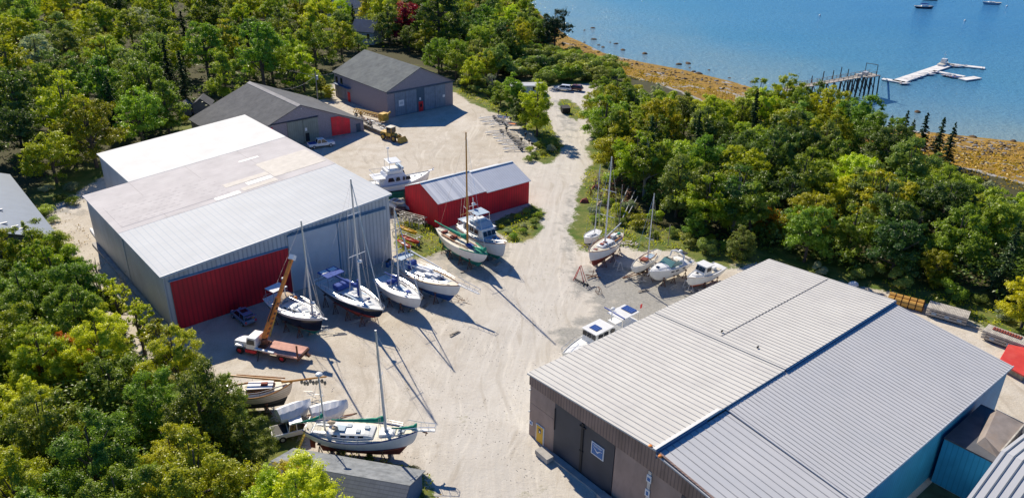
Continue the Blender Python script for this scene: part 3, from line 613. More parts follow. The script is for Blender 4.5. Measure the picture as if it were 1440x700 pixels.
# ------------------------------------------------------------------ hulls
class Hull:
    def __init__(s, L, B, zd, fb, tw=.6, rb=1.0, rs=.5, bow=.55, stern=.15, full=.42, clear=.25, shape=.42):
        s.L, s.B, s.zd, s.fb, s.tw, s.rb, s.rs, s.bow, s.stern, s.full, s.clear, s.shape = L, B, zd, fb, tw, rb, rs, bow, stern, full, clear, shape
        s.zw = zd-fb
        s.dc = min(.75, s.zw*.42)
    def hb(s, t):
        m_ = s.full
        if t > m_: return s.B/2*max(0, 1-((t-m_)/(1-m_))**2.1)
        return s.B/2*(s.tw+(1-s.tw)*(1-((m_-t)/m_)**2))
    def zs(s, t):
        return s.zd+(s.bow*((t-.35)/.65)**2 if t > .35 else s.stern*((.35-t)/.35)**2)
    def zb(s, t):
        u = (t-.52)/.48
        z = s.zw-s.dc*(1-u*u)+ (.12*max(0, -u)**3 if t < .5 else 0)
        if t > .86: z += (s.zw+.15-z)*((t-.86)/.14)**1.5*.6
        return z
    def pt(s, t, q, side=1, inset=0):
        zs_, zb_ = s.zs(t), s.zb(t); b = max(0, s.hb(t)-inset)
        y = b*q**s.shape; z = zb_+(zs_-zb_)*q**1.7
        x = s.L*(t-.5)-s.rb*(1-q)**1.2*max(0, (t-.6)/.4)**3+s.rs*(1-q)**1.2*max(0, (.4-t)/.4)**3
        return (x, side*y, z)
    def qz(s, t, z):
        zs_, zb_ = s.zs(t), s.zb(t); return min(1, max(0, (z-zb_)/(zs_-zb_)))**(1/1.7)
NT = 26
def hull_obj(h, mats, parent, boot=.12, sheerband=0):
    """mats: bottom, boot stripe, topside, (sheer band)"""
    mb = MB(); rings = []; ms = []
    for i in range(NT+1):
        t_ = i/NT; qw = h.qz(t_, h.zw); qb = h.qz(t_, h.zw+boot); qs = h.qz(t_, h.zs(t_)-sheerband) if sheerband else 1
        q = [qw*k/4 for k in range(4)]+[qw, qb]+[qb+(qs-qb)*k/4 for k in range(1, 5)]
        if sheerband: q.append(1)
        rings.append([h.pt(t_, a) for a in q]); nq = len(q)
    rm = [0]*4+[1]+[2]*4+([3] if sheerband else [])
    for side in (1, -1):
        base = len(mb.v)
        for r_ in rings: mb.v += [(x, y*side, z) for x, y, z in r_]
        for i in range(NT):
            for j in range(nq-1):
                a = base+i*nq+j; f = (a, a+1, a+nq+1, a+nq) if side < 0 else (a, a+nq, a+nq+1, a+1)
                mb.f.append(list(f)); mb.m.append(rm[j])
    # transom
    b2 = len(mb.v); r0 = rings[0]
    mb.v += [(x, y, z) for x, y, z in r0]+[(x, -y, z) for x, y, z in r0]
    for j in range(nq-1): mb.f.append([b2+j, b2+j+1, b2+nq+j+1, b2+nq+j]); mb.m.append(rm[j])
    o = mb.build('hull', mats, parent, smooth=True, fix=False)
    try: o.data.shade_smooth()
    except Exception: pass
    return o
def deck_obj(h, m_, parent, drop=.06, camber=.08, inset=.03, t0=0, t1=.985, name='deck'):
    mb = MB(); n = 5; rings = []
    for i in range(NT+1):
        t_ = t0+(t1-t0)*i/NT; b = max(0, h.hb(t_)-inset); z = h.zs(t_)-drop; x = h.L*(t_-.5)
        rings.append([(x, b*(k/n), z+camber*(1-(k/n)**2)*min(1, b)) for k in range(-n, n+1)])
    mb.loft(rings, cap=False, closed=False); return mb.build(name, m_, parent, smooth=True)
def rail(h, m_, parent, r=.05, dz=.02, t0=0, t1=1, name='toe_rail', inset=0, n=5):
    mb = MB()
    for sd in (1, -1):
        pts = []
        for i in range(NT+1):
            t_ = t0+(t1-t0)*i/NT; pts.append((h.L*(t_-.5), sd*max(0, h.hb(t_)-inset), h.zs(t_)+dz))
        mb.path(pts, r, n)
    return mb.build(name, m_, parent)
def keel_obj(h, m_, parent, full=True, name='keel'):
    mb = MB(); c = h.clear
    if full: prof = [(-.42, None), (-.36, c+.02), (.12, c), (.33, c+.25), (.40, None)]
    else: prof = [(-.12, None), (-.10, c), (.10, c), (.14, None)]
    pts = []
    for a, z in prof:
        t_ = a+.5; pts.append((h.L*a, 0, h.zb(t_)+.15 if z is None else z))
    th = .13 if full else .16
    lo = [(x, -th, z) for x, y, z in pts]; hi = [(x, th, z) for x, y, z in pts]; mb.hexa(lo, hi)
    o = mb.build(name, m_, parent, bevel=.04)
    mb = MB(); a0 = -.47 if full else -.44; x0 = h.L*a0
    lo = [(x0, -.05, h.zb(.5+a0)+.1), (x0+.0, -.05, c+.3), (x0+.5, -.05, c+.25), (x0+.6, -.05, h.zb(.5+a0)+.1)]
    mb.hexa(lo, [(x, .05, z) for x, y, z in lo]); mb.build('rudder', m_, parent)
    return o
def trunk(h, x0, x1, w0, w1, hh, m_, parent, name='cabin', wins=0, slope=.25, winz=.5, topm=None, z0=None, round_=.35):
    """low coachroof from x0 (aft) to x1 (fore), half widths w0/w1"""
    def zdk(x): return (h.zs(x/h.L+.5) if z0 is None else z0)-.03
    rings = []; n = 10
    for i in range(n+1):
        s_ = i/n; x = x0+(x1-x0)*s_; w_ = w0+(w1-w0)*s_
        k = 1-max(0, (s_-.75)/.25)**2*slope*2
        z_ = zdk(x); H_ = hh*k
        rings.append([(x, -w_, z_), (x, -w_*.93, z_+H_*.8), (x, -w_*.7, z_+H_*.96), (x, 0, z_+H_*1.06), (x, w_*.7, z_+H_*.96), (x, w_*.93, z_+H_*.8), (x, w_, z_)])
    c = MB().loft(rings).build(name, m_, parent, bevel=.03)
    for i in range(wins):
        s0 = .12+.76*i/max(1, wins); s1 = s0+.76/wins*.6
        for sd in (1, -1):
            mb = MB(); P_ = []
            for s_, f in ((s0, .3), (s1, .3), (s1, .7), (s0, .7)):
                x = x0+(x1-x0)*s_; w_ = (w0+(w1-w0)*s_); z_ = zdk(x)
                P_.append((x, sd*(w_*(1-.07*f/.8)+.012), z_+hh*f))
            mb.prism(P_, (0, sd*.015, 0)); mb.build('window', glass, c)
    return c
def cockpit(h, x0, x1, w_, m_, floorm, parent, hh=.25):
    z_ = h.zs((x0+x1)/2/h.L+.5)-.02
    MB().box(x0, -w_, z_-.02, x1, w_, z_+.03).build('cockpit_floor', floorm, parent)
    mb = MB(); mb.box(x0, -w_-.12, z_, x1, -w_, z_+hh).box(x0, w_, z_, x1, w_+.12, z_+hh).box(x0-.1, -w_-.12, z_, x0, w_+.12, z_+hh*.7)
    mb.build('cockpit_coaming', m_, parent, bevel=.02)
    mb = MB(); mb.box(x0+.1, -w_+.02, z_, x1-.05, -w_*.55, z_+.14).box(x0+.1, w_*.55, z_, x1-.05, w_-.02, z_+.14); mb.build('cockpit_seat', m_, parent)
def spar(parent, x, z0, h_, r=.09, m_=alu, rake=0, spreaders=(), beam=1.6, stays=None, name='mast', furl=None, top=None):
    tx = x-rake*h_; r = r*1.3
    mo = MB().tube((x, 0, z0), (tx, 0, z0+h_), r, r*.6, 8).build(name, m_, parent)
    for f, w_ in spreaders:
        MB().tube((x+(tx-x)*f, -w_, z0+h_*f), (x+(tx-x)*f, w_, z0+h_*f), .045, .045, 5).build('spreader', m_, mo)
    if stays:
        mb = MB(); xb, xs, zb_, zs_, w_ = stays
        tp = (tx, 0, z0+h_*.98)
        if xb is not None and not furl: mb.tube((xb, 0, zb_), tp, .014, .014, 3)
        if xs is not None: mb.tube((xs, 0, zs_), tp, .014, .014, 3)
        for sd in (1, -1):
            sx = spreaders[-1] if spreaders else (1, .1)
            if spreaders:
                mid = (x+(tx-x)*sx[0], sd*sx[1], z0+h_*sx[0]); mb.tube((x-.1, sd*w_, z0+.1), mid, .014, .014, 3).tube(mid, tp, .014, .014, 3)
            mb.tube((x-.45, sd*w_, z0+.1), (x+(tx-x)*.55, sd*.05, z0+h_*.55), .016, .016, 3)
        mb.build('rigging', steel, mo)
    if furl:
        xb, zb_, fm = furl; MB().tube((xb, 0, zb_), (tx+.15, 0, z0+h_*.96), .085, .05, 6).build('furled_headsail', fm, mo)
    return mo
def boom(parent, x0, x1, z0, z1, y1=0, cover=None, r=.07, m_=alu, fat=.22, name='boom'):
    b = MB().tube((x0, 0, z0), (x1, y1, z1), r, r*.9, 7).build(name, m_, parent)
    if cover:
        rings = []; n = 14
        for i in range(n+1):
            s_ = i/n; rr = fat*(.55+.45*math.sin(PI*min(1, s_*1.1+.25)))*(1.25 if s_ < .12 else 1)*(1-.45*s_); rr *= 1+.1*math.sin(i*2.3)
            c = Vector((x0, 0, z0)).lerp(Vector((x1, y1, z1)), s_)+Vector((0, 0, rr*.35+(.35*(1-s_)**6)))
            rings.append([(c.x, c.y+rr*math.cos(a_)*.8, c.z+rr*math.sin(a_)*1.15) for a_ in [2*PI*k/8 for k in range(8)]])
        MB().loft(rings).build('sail_cover', cover, b, smooth=True)
    return b
def pulpit(h, parent, t0=.86, hh=.6, out=.25):
    mb = MB(); L_ = h.L
    pts = [(L_*(t0-.5), h.hb(t0)-.06, h.zs(t0)+hh), (L_*.5+out, .1, h.zs(1)+hh), (L_*.5+out, -.1, h.zs(1)+hh), (L_*(t0-.5), -h.hb(t0)+.06, h.zs(t0)+hh)]
    mb.path(pts, .028, 5)
    for p in pts: mb.tube(p, (min(p[0], L_*.5-.05), p[1], h.zs(t0)), .025, .025, 4)
    return mb.build('pulpit', steel, parent)
def lifelines(h, parent, t0=.03, t1=.86, hh=.6, n=6, stern=True):
    mb = MB(); L_ = h.L
    for sd in (1, -1):
        prev = None
        for i in range(n+1):
            t_ = t0+(t1-t0)*i/n; p = Vector((L_*(t_-.5), sd*(h.hb(t_)-.07), h.zs(t_))); q = p+Vector((0, 0, hh))
            mb.tube(p, q, .022, .022, 4)
            if prev: mb.tube(prev, q, .014, .014, 3).tube(prev-Vector((0, 0, .28)), q-Vector((0, 0, .28)), .011, .011, 3)
            prev = q
    if stern:
        b = h.hb(t0)-.07; mb.tube((L_*(t0-.5), -b, h.zs(t0)+hh), (L_*(t0-.5), b, h.zs(t0)+hh), .025, .025, 4)
    return mb.build('lifelines', steel, parent)
def hatches(h, spots, m_, parent, sz=.5, hh=.5):
    for x, y, dz in spots:
        z_ = h.zs(x/h.L+.5)+dz
        MB().box(x-sz/2, y-sz/2, z_, x+sz/2, y+sz/2, z_+.07).build('hatch', m_, parent, bevel=.02)
STANDS = {}
def jackstand_mesh(hh):
    k = round(hh, 1)
    if k not in STANDS:
        mb = MB(); top = (0, 0, hh-.25)
        for i in range(3):
            a_ = 2*PI*i/3+.5; mb.tube((math.cos(a_)*.45, math.sin(a_)*.45, .02), top, .045, .045, 4)
            a2 = 2*PI*(i+1)/3+.5; mb.tube((math.cos(a_)*.42, math.sin(a_)*.42, .07), (math.cos(a2)*.42, math.sin(a2)*.42, .07), .02, .02, 4)
        mb.tube(top, (0, 0, hh), .035, .035, 5); mb.hexa([(-.16, -.13, hh-.03), (.16, -.13, hh-.03), (.16, .13, hh-.03), (-.16, .13, hh-.03)], [(-.16, -.16, hh+.06), (.16, -.16, hh+.06), (.16, .12, hh+.1), (-.16, .12, hh+.1)])
        o = mb.build('jack_stand', rust); STANDS[k] = o.data; bpy.data.objects.remove(o)
    return STANDS[k]
def jackstands(root, h, who, ts=(.2, .45, .68), blocks=True):
    c, s = math.cos(root.rotation_euler.z), math.sin(root.rotation_euler.z)
    W = lambda x, y: (root.location.x+c*x-s*y, root.location.y+s*x+c*y, 0)
    for t_ in ts:
        for sd in (1, -1):
            q = .5; p = h.pt(t_, q, sd)
            o = bpy.data.objects.new('jack_stand', jackstand_mesh(p[2]-.05)); COL.objects.link(o)
            o.location = W(p[0], p[1]*1.0+sd*.08); o.rotation_euler = (0, 0, root.rotation_euler.z+(0 if sd < 0 else PI))
            tag(o, 'rusty jack stand propping up the side of the '+who, 'jack stand', 'jack stands under the '+who)
    if blocks:
        for a in (-.28, .05, .24)[:2 if h.L < 9 else 3]:
            o = MB().box(-.15, -.45, 0, .15, .45, h.clear/2).box(-.2, -.16, h.clear/2+.003, .2, .16, h.clear-.01 if a < .2 else h.clear+.15).build('keel_block', oldwood)
            o.location = W(h.L*a, 0); o.rotation_euler = (0, 0, root.rotation_euler.z)
            tag(o, 'stacked timber blocks under the keel of the '+who, 'keel block', 'keel blocks under the '+who)
def place(stern, bow, zd):
    a = at(*stern, zd); b = at(*bow, zd); d = b-a; mid = (a+b)/2
    return (mid.x, mid.y, 0), math.atan2(d.y, d.x), d.length
def boat(name, label, sp_, bp_, zd, B, fb, cat='sailboat', group=None, **k):
    loc, rz, L_ = place(sp_, bp_, zd+.25)
    t_ = thing(name, label, cat, loc, rz, group); return t_, Hull(L_, B, zd, fb, **k)

# ============ 1. ketch with green covers (front)
T, h = boat('ketch', 'white two-masted sailboat with green sail covers and a dark red bottom', (429, 600), (588, 611), 2.9, 3.75, 1.15, tw=.42, bow=.75, stern=.45, rb=.9)
hull_obj(h, [redbot, bluestripe, white, navyc], T, boot=.1, sheerband=.10); keel_obj(h, redbot, T); deck_obj(h, cream, T); rail(h, bluestripe, T, .06)
trunk(h, -3.4, 1.4, 1.15, 1.0, .5, white, T, wins=4); trunk(h, 2.0, 3.6, .75, .6, .3, white, T, name='forward_cabin')
cockpit(h, -5.0, -3.5, .85, white, cream, T); hatches(h, [(-1.3, .35, .52), (-.2, -.4, .52), (.6, .2, .52), (2.7, 0, .3), (4.3, .1, .05)], deckgrey, T)
MB().box(-2.6, -.6, h.zs(.3)+.5, -1.6, .25, h.zs(.3)+.62).build('solar_panel', bluedeck, T)
MB().box(3.95, -.62, h.zs(.85)+.02, 4.15, .62, h.zs(.85)+.32).build('deck_box', deckgrey, T)
mp = at(542, 607, 3.4); lx = lambda p, T_=T: (Vector((p.x-T_.location.x, p.y-T_.location.y, 0)).dot(Vector((math.cos(T_.rotation_euler.z), math.sin(T_.rotation_euler.z), 0))))
x1_ = lx(mp, T)
spar(T, x1_, 3.3, 12.2, .13, rake=.03, spreaders=((.55, .95),), stays=(h.L/2+1.2, None, 3.7, 3, 1.55))
x2_ = lx(at(464, 586, 3.2), T)
mz = spar(T, x2_, 3.1, 6.6, .09, rake=.01, spreaders=((.6, .6),), stays=(None, -h.L/2, 3, 3.2, 1.2), name='mizzen_mast')
MB().ball((x2_, 0, 9.9), .38, .38, .2).build('radar_dome', white, mz)
boom(T, x1_-.15, x2_+.8, 4.5, 4.3, 0, greenc, fat=.27); boom(T, x2_, -h.L/2-1.3, 4.5, 3.6, -.3, greenc, fat=.2, name='mizzen_boom')
boom(T, h.L/2-.1, x1_+.6, 3.9, 3.75, 0, greenc, fat=.25, name='staysail_boom')
bs = MB(); bs.bar((h.L/2-.6, 0, 3.75), (h.L/2+1.8, 0, 3.85), .35, .12)
b_ = bs.build('bowsprit', white, T)
mb = MB()
for sd in (1, -1):
    mb.path([(h.L/2-1.2, sd*.8, 4.35), (h.L/2+.3, sd*.42, 4.45), (h.L/2+1.85, sd*.3, 4.5)], .03, 5)
    for x in (h.L/2+.3, h.L/2+1.1, h.L/2+1.85): mb.tube((x, sd*.35, 4.47), (x, sd*.12, 3.85), .022, .022, 4)
mb.tube((h.L/2+1.85, -.3, 4.5), (h.L/2+1.85, .3, 4.5), .03, .03, 5); mb.build('bow_rail', steel, b_)
MB().tube((h.L/2+.5, 0, 3.6), (h.L/2+1.0, .1, 3.35), .09, .05).tube((h.L/2+.85, -.3, 3.4), (h.L/2+.85, .3, 3.4), .05).build('anchor', rust, b_)
lifelines(h, T, n=7); jackstands(T, h, 'two-masted boat with green covers', (.14, .32, .5, .7))
MB().ball((-3.2, .3, 3.75), .45, .3, .2).ball((-2.6, -.5, 3.7), .35, .3, .2).build('cushions', tanc, T); KETCH = T

# ============ 2. motorsailer, dark hull
T, h = boat('motorsailer', 'black-hulled sailboat with a white deck and tan canopy beside the orange crane boom', (381, 414), (453.5, 450), 3.0, 4.0, 1.75, tw=.65, bow=.5)
hull_obj(h, [grnbot, redstripe, navyhull, white], T, boot=.08, sheerband=.3); keel_obj(h, grnbot, T); deck_obj(h, white, T); rail(h, white, T, .07)
trunk(h, -1.6, 1.7, 1.15, .75, .5, white, T, wins=3)
trunk(h, 1.7, 3.0, .6, .4, .25, white, T, name='fore_cabin'); cockpit(h, -4.2, -1.9, 1.0, white, deckgrey, T)
mb = MB()
for i in range(7):
    a0, a1 = PI*i/7, PI*(i+1)/7
    mb.hexa([(-2.6, 1.15*math.cos(a0), 3.7+.75*math.sin(a0)), (-2.6, 1.15*math.cos(a1), 3.7+.75*math.sin(a1)), (-1.5, 1.1*math.cos(a1), 3.6+.7*math.sin(a1)), (-1.5, 1.1*math.cos(a0), 3.6+.7*math.sin(a0))],
            [(-2.6, 1.2*math.cos(a0), 3.75+.78*math.sin(a0)), (-2.6, 1.2*math.cos(a1), 3.75+.78*math.sin(a1)), (-1.5, 1.15*math.cos(a1), 3.65+.73*math.sin(a1)), (-1.5, 1.15*math.cos(a0), 3.65+.73*math.sin(a0))])
mb.build('spray_canopy', tanc, T)
aw = MB().box(-4.9, -1.15, 4.75, -3.0, 1.15, 4.85)
aw.build('bimini_top', sail, T, bevel=.04); mb = MB()
for x in (-4.8, -3.1):
    for y in (-1.1, 1.1): mb.tube((x, y, 4.75), (x, y, 3.1), .03, .03, 4)
mb.build('bimini_frame', steel, T)
hatches(h, [(.3, .3, .5), (.4, -.4, .5), (2.3, 0, .27)], deckgrey, T); MB().ball((-1.2, .9, 3.8), .3, .3, .3).build('fender', orange, T)
x1_ = lx(at(437.5, 441.7, 3.5), T)
mo = spar(T, x1_, 3.4, 13.2, .12, rake=.02, spreaders=((.52, .0),), stays=(h.L/2-.1, -h.L/2+.2, 3.6, 3.2, 1.4))
MB().ball((x1_+.3, 0, 5.2), .32, .32, .2).build('radar_dome', white, mo)
mz = spar(T, lx(at(418, 416, 3.4), T), 3.4, 3.6, .07, name='radar_pole'); MB().box(-.1+lx(at(418, 416, 3.4), T), -.25, 6.7, .2+lx(at(418, 416, 3.4), T), .25, 7.0).build('radar_scanner', white, mz)
boom(T, x1_, -1.2, 4.4, 4.3, 0, None, r=.09); pulpit(h, T); lifelines(h, T)
MB().bar((h.L/2-.4, 0, 3.6), (h.L/2+.9, 0, 3.7), .25, .08).build('anchor_platform', white, T)
mb = MB()
for k in range(7): mb.ball((3.2+.25*k % 1.3, .35*math.sin(k*2), 3.6), .22, .16, .12)
mb.build('rope_coils', bluestripe, T); jackstands(T, h, 'black-hulled boat by the crane truck')

# ============ 3. navy sloop with blue covers
T, h = boat('sloop', 'sleek navy-hulled sloop with blue canvas covers and a red waterline', (453.6, 391), (538.8, 436.5), 3.0, 3.9, 1.3, tw=.7, bow=.35, stern=.0, rb=1.3)
hull_obj(h, [redbot, redstripe, navyhull, white], T, boot=.16, sheerband=.12); keel_obj(h, redbot, T, False); deck_obj(h, white, T, inset=.02); rail(h, white, T, .05)
trunk(h, -1.8, 2.6, 1.2, .55, .42, white, T, wins=4); cockpit(h, -5.4, -2.2, 1.0, white, navyc, T)
MB().box(-2.6, -1.25, 3.5, -1.3, 1.25, 4.3).build('dodger', navyc, T, bevel=.2)
MB().box(-5.7, -1.45, 4.9, -3.2, 1.45, 5.02).build('bimini_top', navyc, T, bevel=.05)
MB().box(-5.5, -1.2, 5.03, -4.6, -.2, 5.07).box(-5.4, .1, 5.03, -4.5, 1.2, 5.07).build('solar_panel', sail, T)
mb = MB()
for x in (-5.6, -3.3):
    for y in (-1.4, 1.4): mb.tube((x, y, 4.9), (x, y, 3.2), .03, .03, 4)
mb.build('bimini_frame', steel, T)
MB().box(-.3, -1.05, 3.5, 2.6, -.75, 3.56).box(2.6, -.8, 3.16, 4.6, -.4, 3.2).box(-.3, .75, 3.45, 2.0, 1.05, 3.5).build('side_deck_panel', bluedeck, T)
hatches(h, [(.3, .2, .42), (1.6, -.1, .38), (4.1, 0, .02)], deckgrey, T, .6)
x1_ = lx(at(508.5, 417, 3.5), T)
mo = spar(T, x1_, 3.4, 17.0, .13, rake=.012, spreaders=((.38, 1.35), (.72, 1.0)), stays=(None, -h.L/2+.2, 3, 3.2, 1.7), furl=(h.L/2-.25, 3.5, alu))
MB().ball((x1_+.35, 0, 9.0), .35, .35, .22).build('radar_dome', white, mo)
boom(T, x1_-.1, -4.2, 4.7, 4.8, 0, navyc, fat=.32); MB().box(x1_-.45, -.25, 3.6, x1_-.1, .25, 6.1).build('mast_cover', navyc, T, bevel=.1)
pulpit(h, T); lifelines(h, T, n=8); MB().box(-h.L/2-.15, -1.4, 3.3, -h.L/2+.05, 1.4, 3.45).build('stern_seat', white, T)
MB().ball((3.0, .5, 3.45), .25, .25, .2).build('bucket', bluestripe, T); jackstands(T, h, 'navy sloop', (.16, .35, .55, .75))

# ============ 4. white sloop, navy sail cover
T, h = boat('sloop', 'small white sloop with a navy sail cover right of the navy-hulled sloop', (533, 388), (592.5, 421.5), 2.6, 3.3, 1.4, tw=.66, bow=.35, rb=.9, stern=.05)
hull_obj(h, [blubot, bluestripe, white], T, boot=.08); keel_obj(h, blubot, T, False); deck_obj(h, white, T); rail(h, white, T, .04)
trunk(h, -1.4, 2.2, 1.0, .45, .4, white, T, wins=0)
for sd in (1, -1): MB().bar((-1.1, sd*.97, 2.82), (.5, sd*.82, 2.85), .05, .16).build('window', glass, T)
cockpit(h, -4.0, -1.7, .85, white, deckgrey, T); MB().box(-1.9, -.95, 3.0, -1.2, .95, 3.6).build('dodger', navyc, T, bevel=.2)
MB().box(1.6, -.3, 3.0, 2.2, .3, 3.06).build('hatch', navyc, T); MB().box(-.9, -.6, 2.98, .9, .35, 3.04).build('solar_panel', bluedeck, T)
x1_ = lx(at(568, 398, 3.2), T)
spar(T, x1_, 3.0, 11.9, .1, rake=.012, spreaders=((.48, .8),), stays=(None, -h.L/2+.2, 3, 2.9, 1.3), furl=(h.L/2-.15, 3.0, alu))
boom(T, x1_-.1, -3.3, 4.0, 4.0, 0, navyc, fat=.24); MB().box(x1_-.3, -.18, 3.0, x1_-.05, .18, 4.6).build('mast_cover', navyc, T, bevel=.08)
pulpit(h, T); lifelines(h, T, n=5); jackstands(T, h, 'small white sloop', (.2, .42, .66))

# ============ 5. big white ketch with long pulpit
T, h = boat('ketch', 'big white sailboat with blue bottom, cluttered deck and a long bow platform', (558.6, 368), (648, 405.5), 3.0, 3.9, 1.35, tw=.5, bow=.7, stern=.35, rb=1.3)
hull_obj(h, [blubot, bluestripe, white, teak], T, boot=.1, sheerband=.07); keel_obj(h, blubot, T); deck_obj(h, cream, T); rail(h, teak, T, .05)
trunk(h, -2.6, 2.2, 1.25, .95, .5, white, T, wins=4); trunk(h, -5.2, -3.6, 1.0, 1.15, .55, white, T, name='aft_cabin')
MB().box(-5.9, -1.3, 4.6, -4.0, 1.3, 4.72).build('hard_top', bluedeck, T, bevel=.05)
MB().box(-3.5, -.7, 3.3, -2.8, .7, 4.5).build('dodger', navyc, T, bevel=.2)
mb = MB()
for x in (-5.8, -4.1):
    for y in (-1.2, 1.2): mb.tube((x, y, 4.6), (x, y, 3.2), .03, .03, 4)
mb.build('hard_top_frame', steel, T)
for x, y, a, b_, c_ in ((-1.9, .3, .9, .55, .3), (-.6, .45, .8, .5, .35), (.5, -.4, .6, .4, .2), (1.6, .1, .5, .5, .25), (3.4, .3, .6, .35, .2), (4.4, 0, .7, .6, .12)):
    MB().box(x-a, y-b_, 3.55 if x < 2.4 else 3.2, x+a, y+b_, (3.55 if x < 2.4 else 3.2)+c_).build('deck_locker', sail if x < 2 else deckgrey, T, bevel=.05)
MB().ball((2.6, .2, 3.6), .35, .3, .3).build('blue_bag', bluestripe, T)
MB().tube((-4.6, .9, 5.4), (1.8, .9, 4.5), .12, .1, 8).tube((-4.0, -1.0, 4.3), (4.0, -.2, 4.0), .06, .06, 6).build('stowed_spars', alu, T)
spar(T, -4.5, 3.4, 4.2, .08, spreaders=((.5, .9),), name='mizzen_mast')
spar(T, -3.4, 3.4, 3.4, .06, name='pole'); lifelines(h, T, n=8)
b_ = MB().bar((h.L/2-.5, 0, 3.75), (h.L/2+3.4, 0, 3.6), .3, .1).build('bow_platform', white, T)
mb = MB()
for sd in (1, -1):
    mb.path([(h.L/2-1.2, sd*.8, 4.4), (h.L/2+.4, sd*.4, 4.4), (h.L/2+3.4, sd*.3, 4.2)], .03, 5)
    for x in (h.L/2+.4, h.L/2+1.4, h.L/2+2.4, h.L/2+3.4): mb.tube((x, sd*.33, 4.3), (x, sd*.12, 3.65), .022, .022, 4)
mb.tube((h.L/2+3.4, -.3, 4.2), (h.L/2+3.4, .3, 4.2), .03, .03, 5); mb.build('bow_rail', steel, b_)
jackstands(T, h, 'big white sailboat with blue bottom', (.14, .32, .5, .7))

# ============ 6. wooden-masted sloop with green covers
T, h = boat('wooden_sloop', 'white long-keeled sloop with a tall varnished wooden mast and green covers by the red shed', (615.5, 320), (685.5, 360), 2.9, 3.4, 1.5, tw=.22, bow=.45, stern=.25, rb=1.9, rs=1.3, full=.48)
hull_obj(h, [grnbot, grnbot, white], T, boot=.08); keel_obj(h, grnbot, T); deck_obj(h, cream, T); rail(h, white, T, .05)
trunk(h, -.8, 2.3, .85, .6, .35, cream, T, wins=3); cockpit(h, -4.2, -1.0, .75, teak, teak, T, .2); MB().box(-4.9, -.5, 2.95, -4.4, .5, 3.25).box(-2.4, -.55, 3.05, -1.7, .45, 3.35).build('wooden_hatch', redbot, T)
for sd in (1, -1): MB().bar((-4.3, sd*.95, 3.08), (2.8, sd*.86, 3.18), .09, .12).build('wooden_coaming', teak, T)
x1_ = lx(at(659.5, 343, 3.2), T)
spar(T, x1_, 3.0, 18.2, .13, varnish, rake=.008, spreaders=((.3, 1.25),), stays=(h.L/2-.4, -h.L/2+.4, 3.3, 3, 1.3))
boom(T, x1_-.2, -h.L/2-.6, 3.9, 4.1, -.1, greenc, r=.09, m_=varnish, fat=.34); boom(T, h.L/2-.5, x1_+1.1, 3.6, 3.4, -.1, greenc, fat=.3, name='jib_boom')
MB().ball((h.L/2-1.6, 0, 3.35), 1.6, .5, .22).build('bow_cover', greenc, T, smooth=True)
MB().box(x1_+.2, -.5, 3.2, x1_+1.4, .3, 3.5).build('anchor_windlass', navyc, T)
rail(h, greenc, T, .09, t0=.62, t1=1, name='green_rail_cover', dz=.05); jackstands(T, h, 'wooden-masted sloop', (.22, .4, .6, .76))
def flybridge_yacht(T, h, L_, fly=True, botm=None):
    pass
# ============ 7. trawler beside it
T, h = boat('trawler_yacht', 'white cabin trawler with a blue-grey flybridge top and green bottom, right of the wooden-masted sloop', (652, 314), (711, 349), 2.9, 3.8, 1.55, 'motorboat', tw=.85, bow=1.0, rb=.8, shape=.36)
hull_obj(h, [grnbot, bluestripe, white, teak], T, boot=.06, sheerband=.06); keel_obj(h, grnbot, T); deck_obj(h, white, T); rail(h, teak, T, .05)
c = MB().hexa([(-3.8, -1.5, 2.95), (1.9, -1.35, 2.95), (1.9, 1.35, 2.95), (-3.8, 1.5, 2.95)], [(-3.7, -1.4, 4.75), (1.1, -1.2, 4.75), (1.1, 1.2, 4.75), (-3.7, 1.4, 4.75)]).build('wheelhouse', white, T, bevel=.05)
for sd in (1, -1):
    for x in (-3.2, -1.9, -.6): MB().hexa([(x, sd*1.475, 3.75), (x+.95, sd*1.45, 3.75), (x+.9, sd*1.40, 4.45), (x, sd*1.43, 4.45)], [(x, sd*1.5, 3.75), (x+.95, sd*1.475, 3.75), (x+.9, sd*1.42, 4.45), (x, sd*1.45, 4.45)]).build('window', glass, c)
for y in (-.8, 0, .8): MB().hexa([(1.64, y-.33, 3.75), (1.64, y+.33, 3.75), (1.33, y+.3, 4.45), (1.33, y-.3, 4.45)], [(1.70, y-.33, 3.77), (1.70, y+.33, 3.77), (1.39, y+.3, 4.47), (1.39, y-.3, 4.47)]).build('windscreen', glass, c)
trunk(h, 1.7, 3.7, 1.25, .6, .55, bluedeck, T, name='fore_cabin'); hatches(h, [(2.8, 0, .58)], glass, T, .5)
MB().box(-3.9, -1.5, 4.77, 1.3, 1.5, 4.85).build('cabin_roof', white, T, bevel=.03)
fb_ = MB().hexa([(-2.2, -1.3, 4.86), (.9, -1.2, 4.86), (.9, 1.2, 4.86), (-2.2, 1.3, 4.86)], [(-2.2, -1.3, 5.3), (.3, -1.1, 5.65), (.3, 1.1, 5.65), (-2.2, 1.3, 5.3)]).build('flybridge', bluedeck, T, bevel=.05)
MB().box(-1.9, -1.05, 5.5, -.6, 1.05, 5.62).build('flybridge_seat', white, fb_)
MB().box(-2.6, -1.25, 6.75, -.1, 1.25, 6.85).build('flybridge_top', bluedeck, T, bevel=.05)
mb = MB()
for x in (-2.5, -.2):
    for y in (-1.2, 1.2): mb.tube((x, y, 6.75), (x, y, 4.9), .035, .035, 4)
mb.build('top_frame', steel, T)
mo = spar(T, -3.0, 4.8, 3.8, .07, white, spreaders=((.65, .8),)); MB().ball((-2.85, 0, 7.6), .35, .35, .25).build('radar_dome', white, mo)
boom(T, -3.1, -6, 5.4, 6.1, .2, None, r=.05, m_=white, name='davit'); pulpit(h, T); lifelines(h, T)
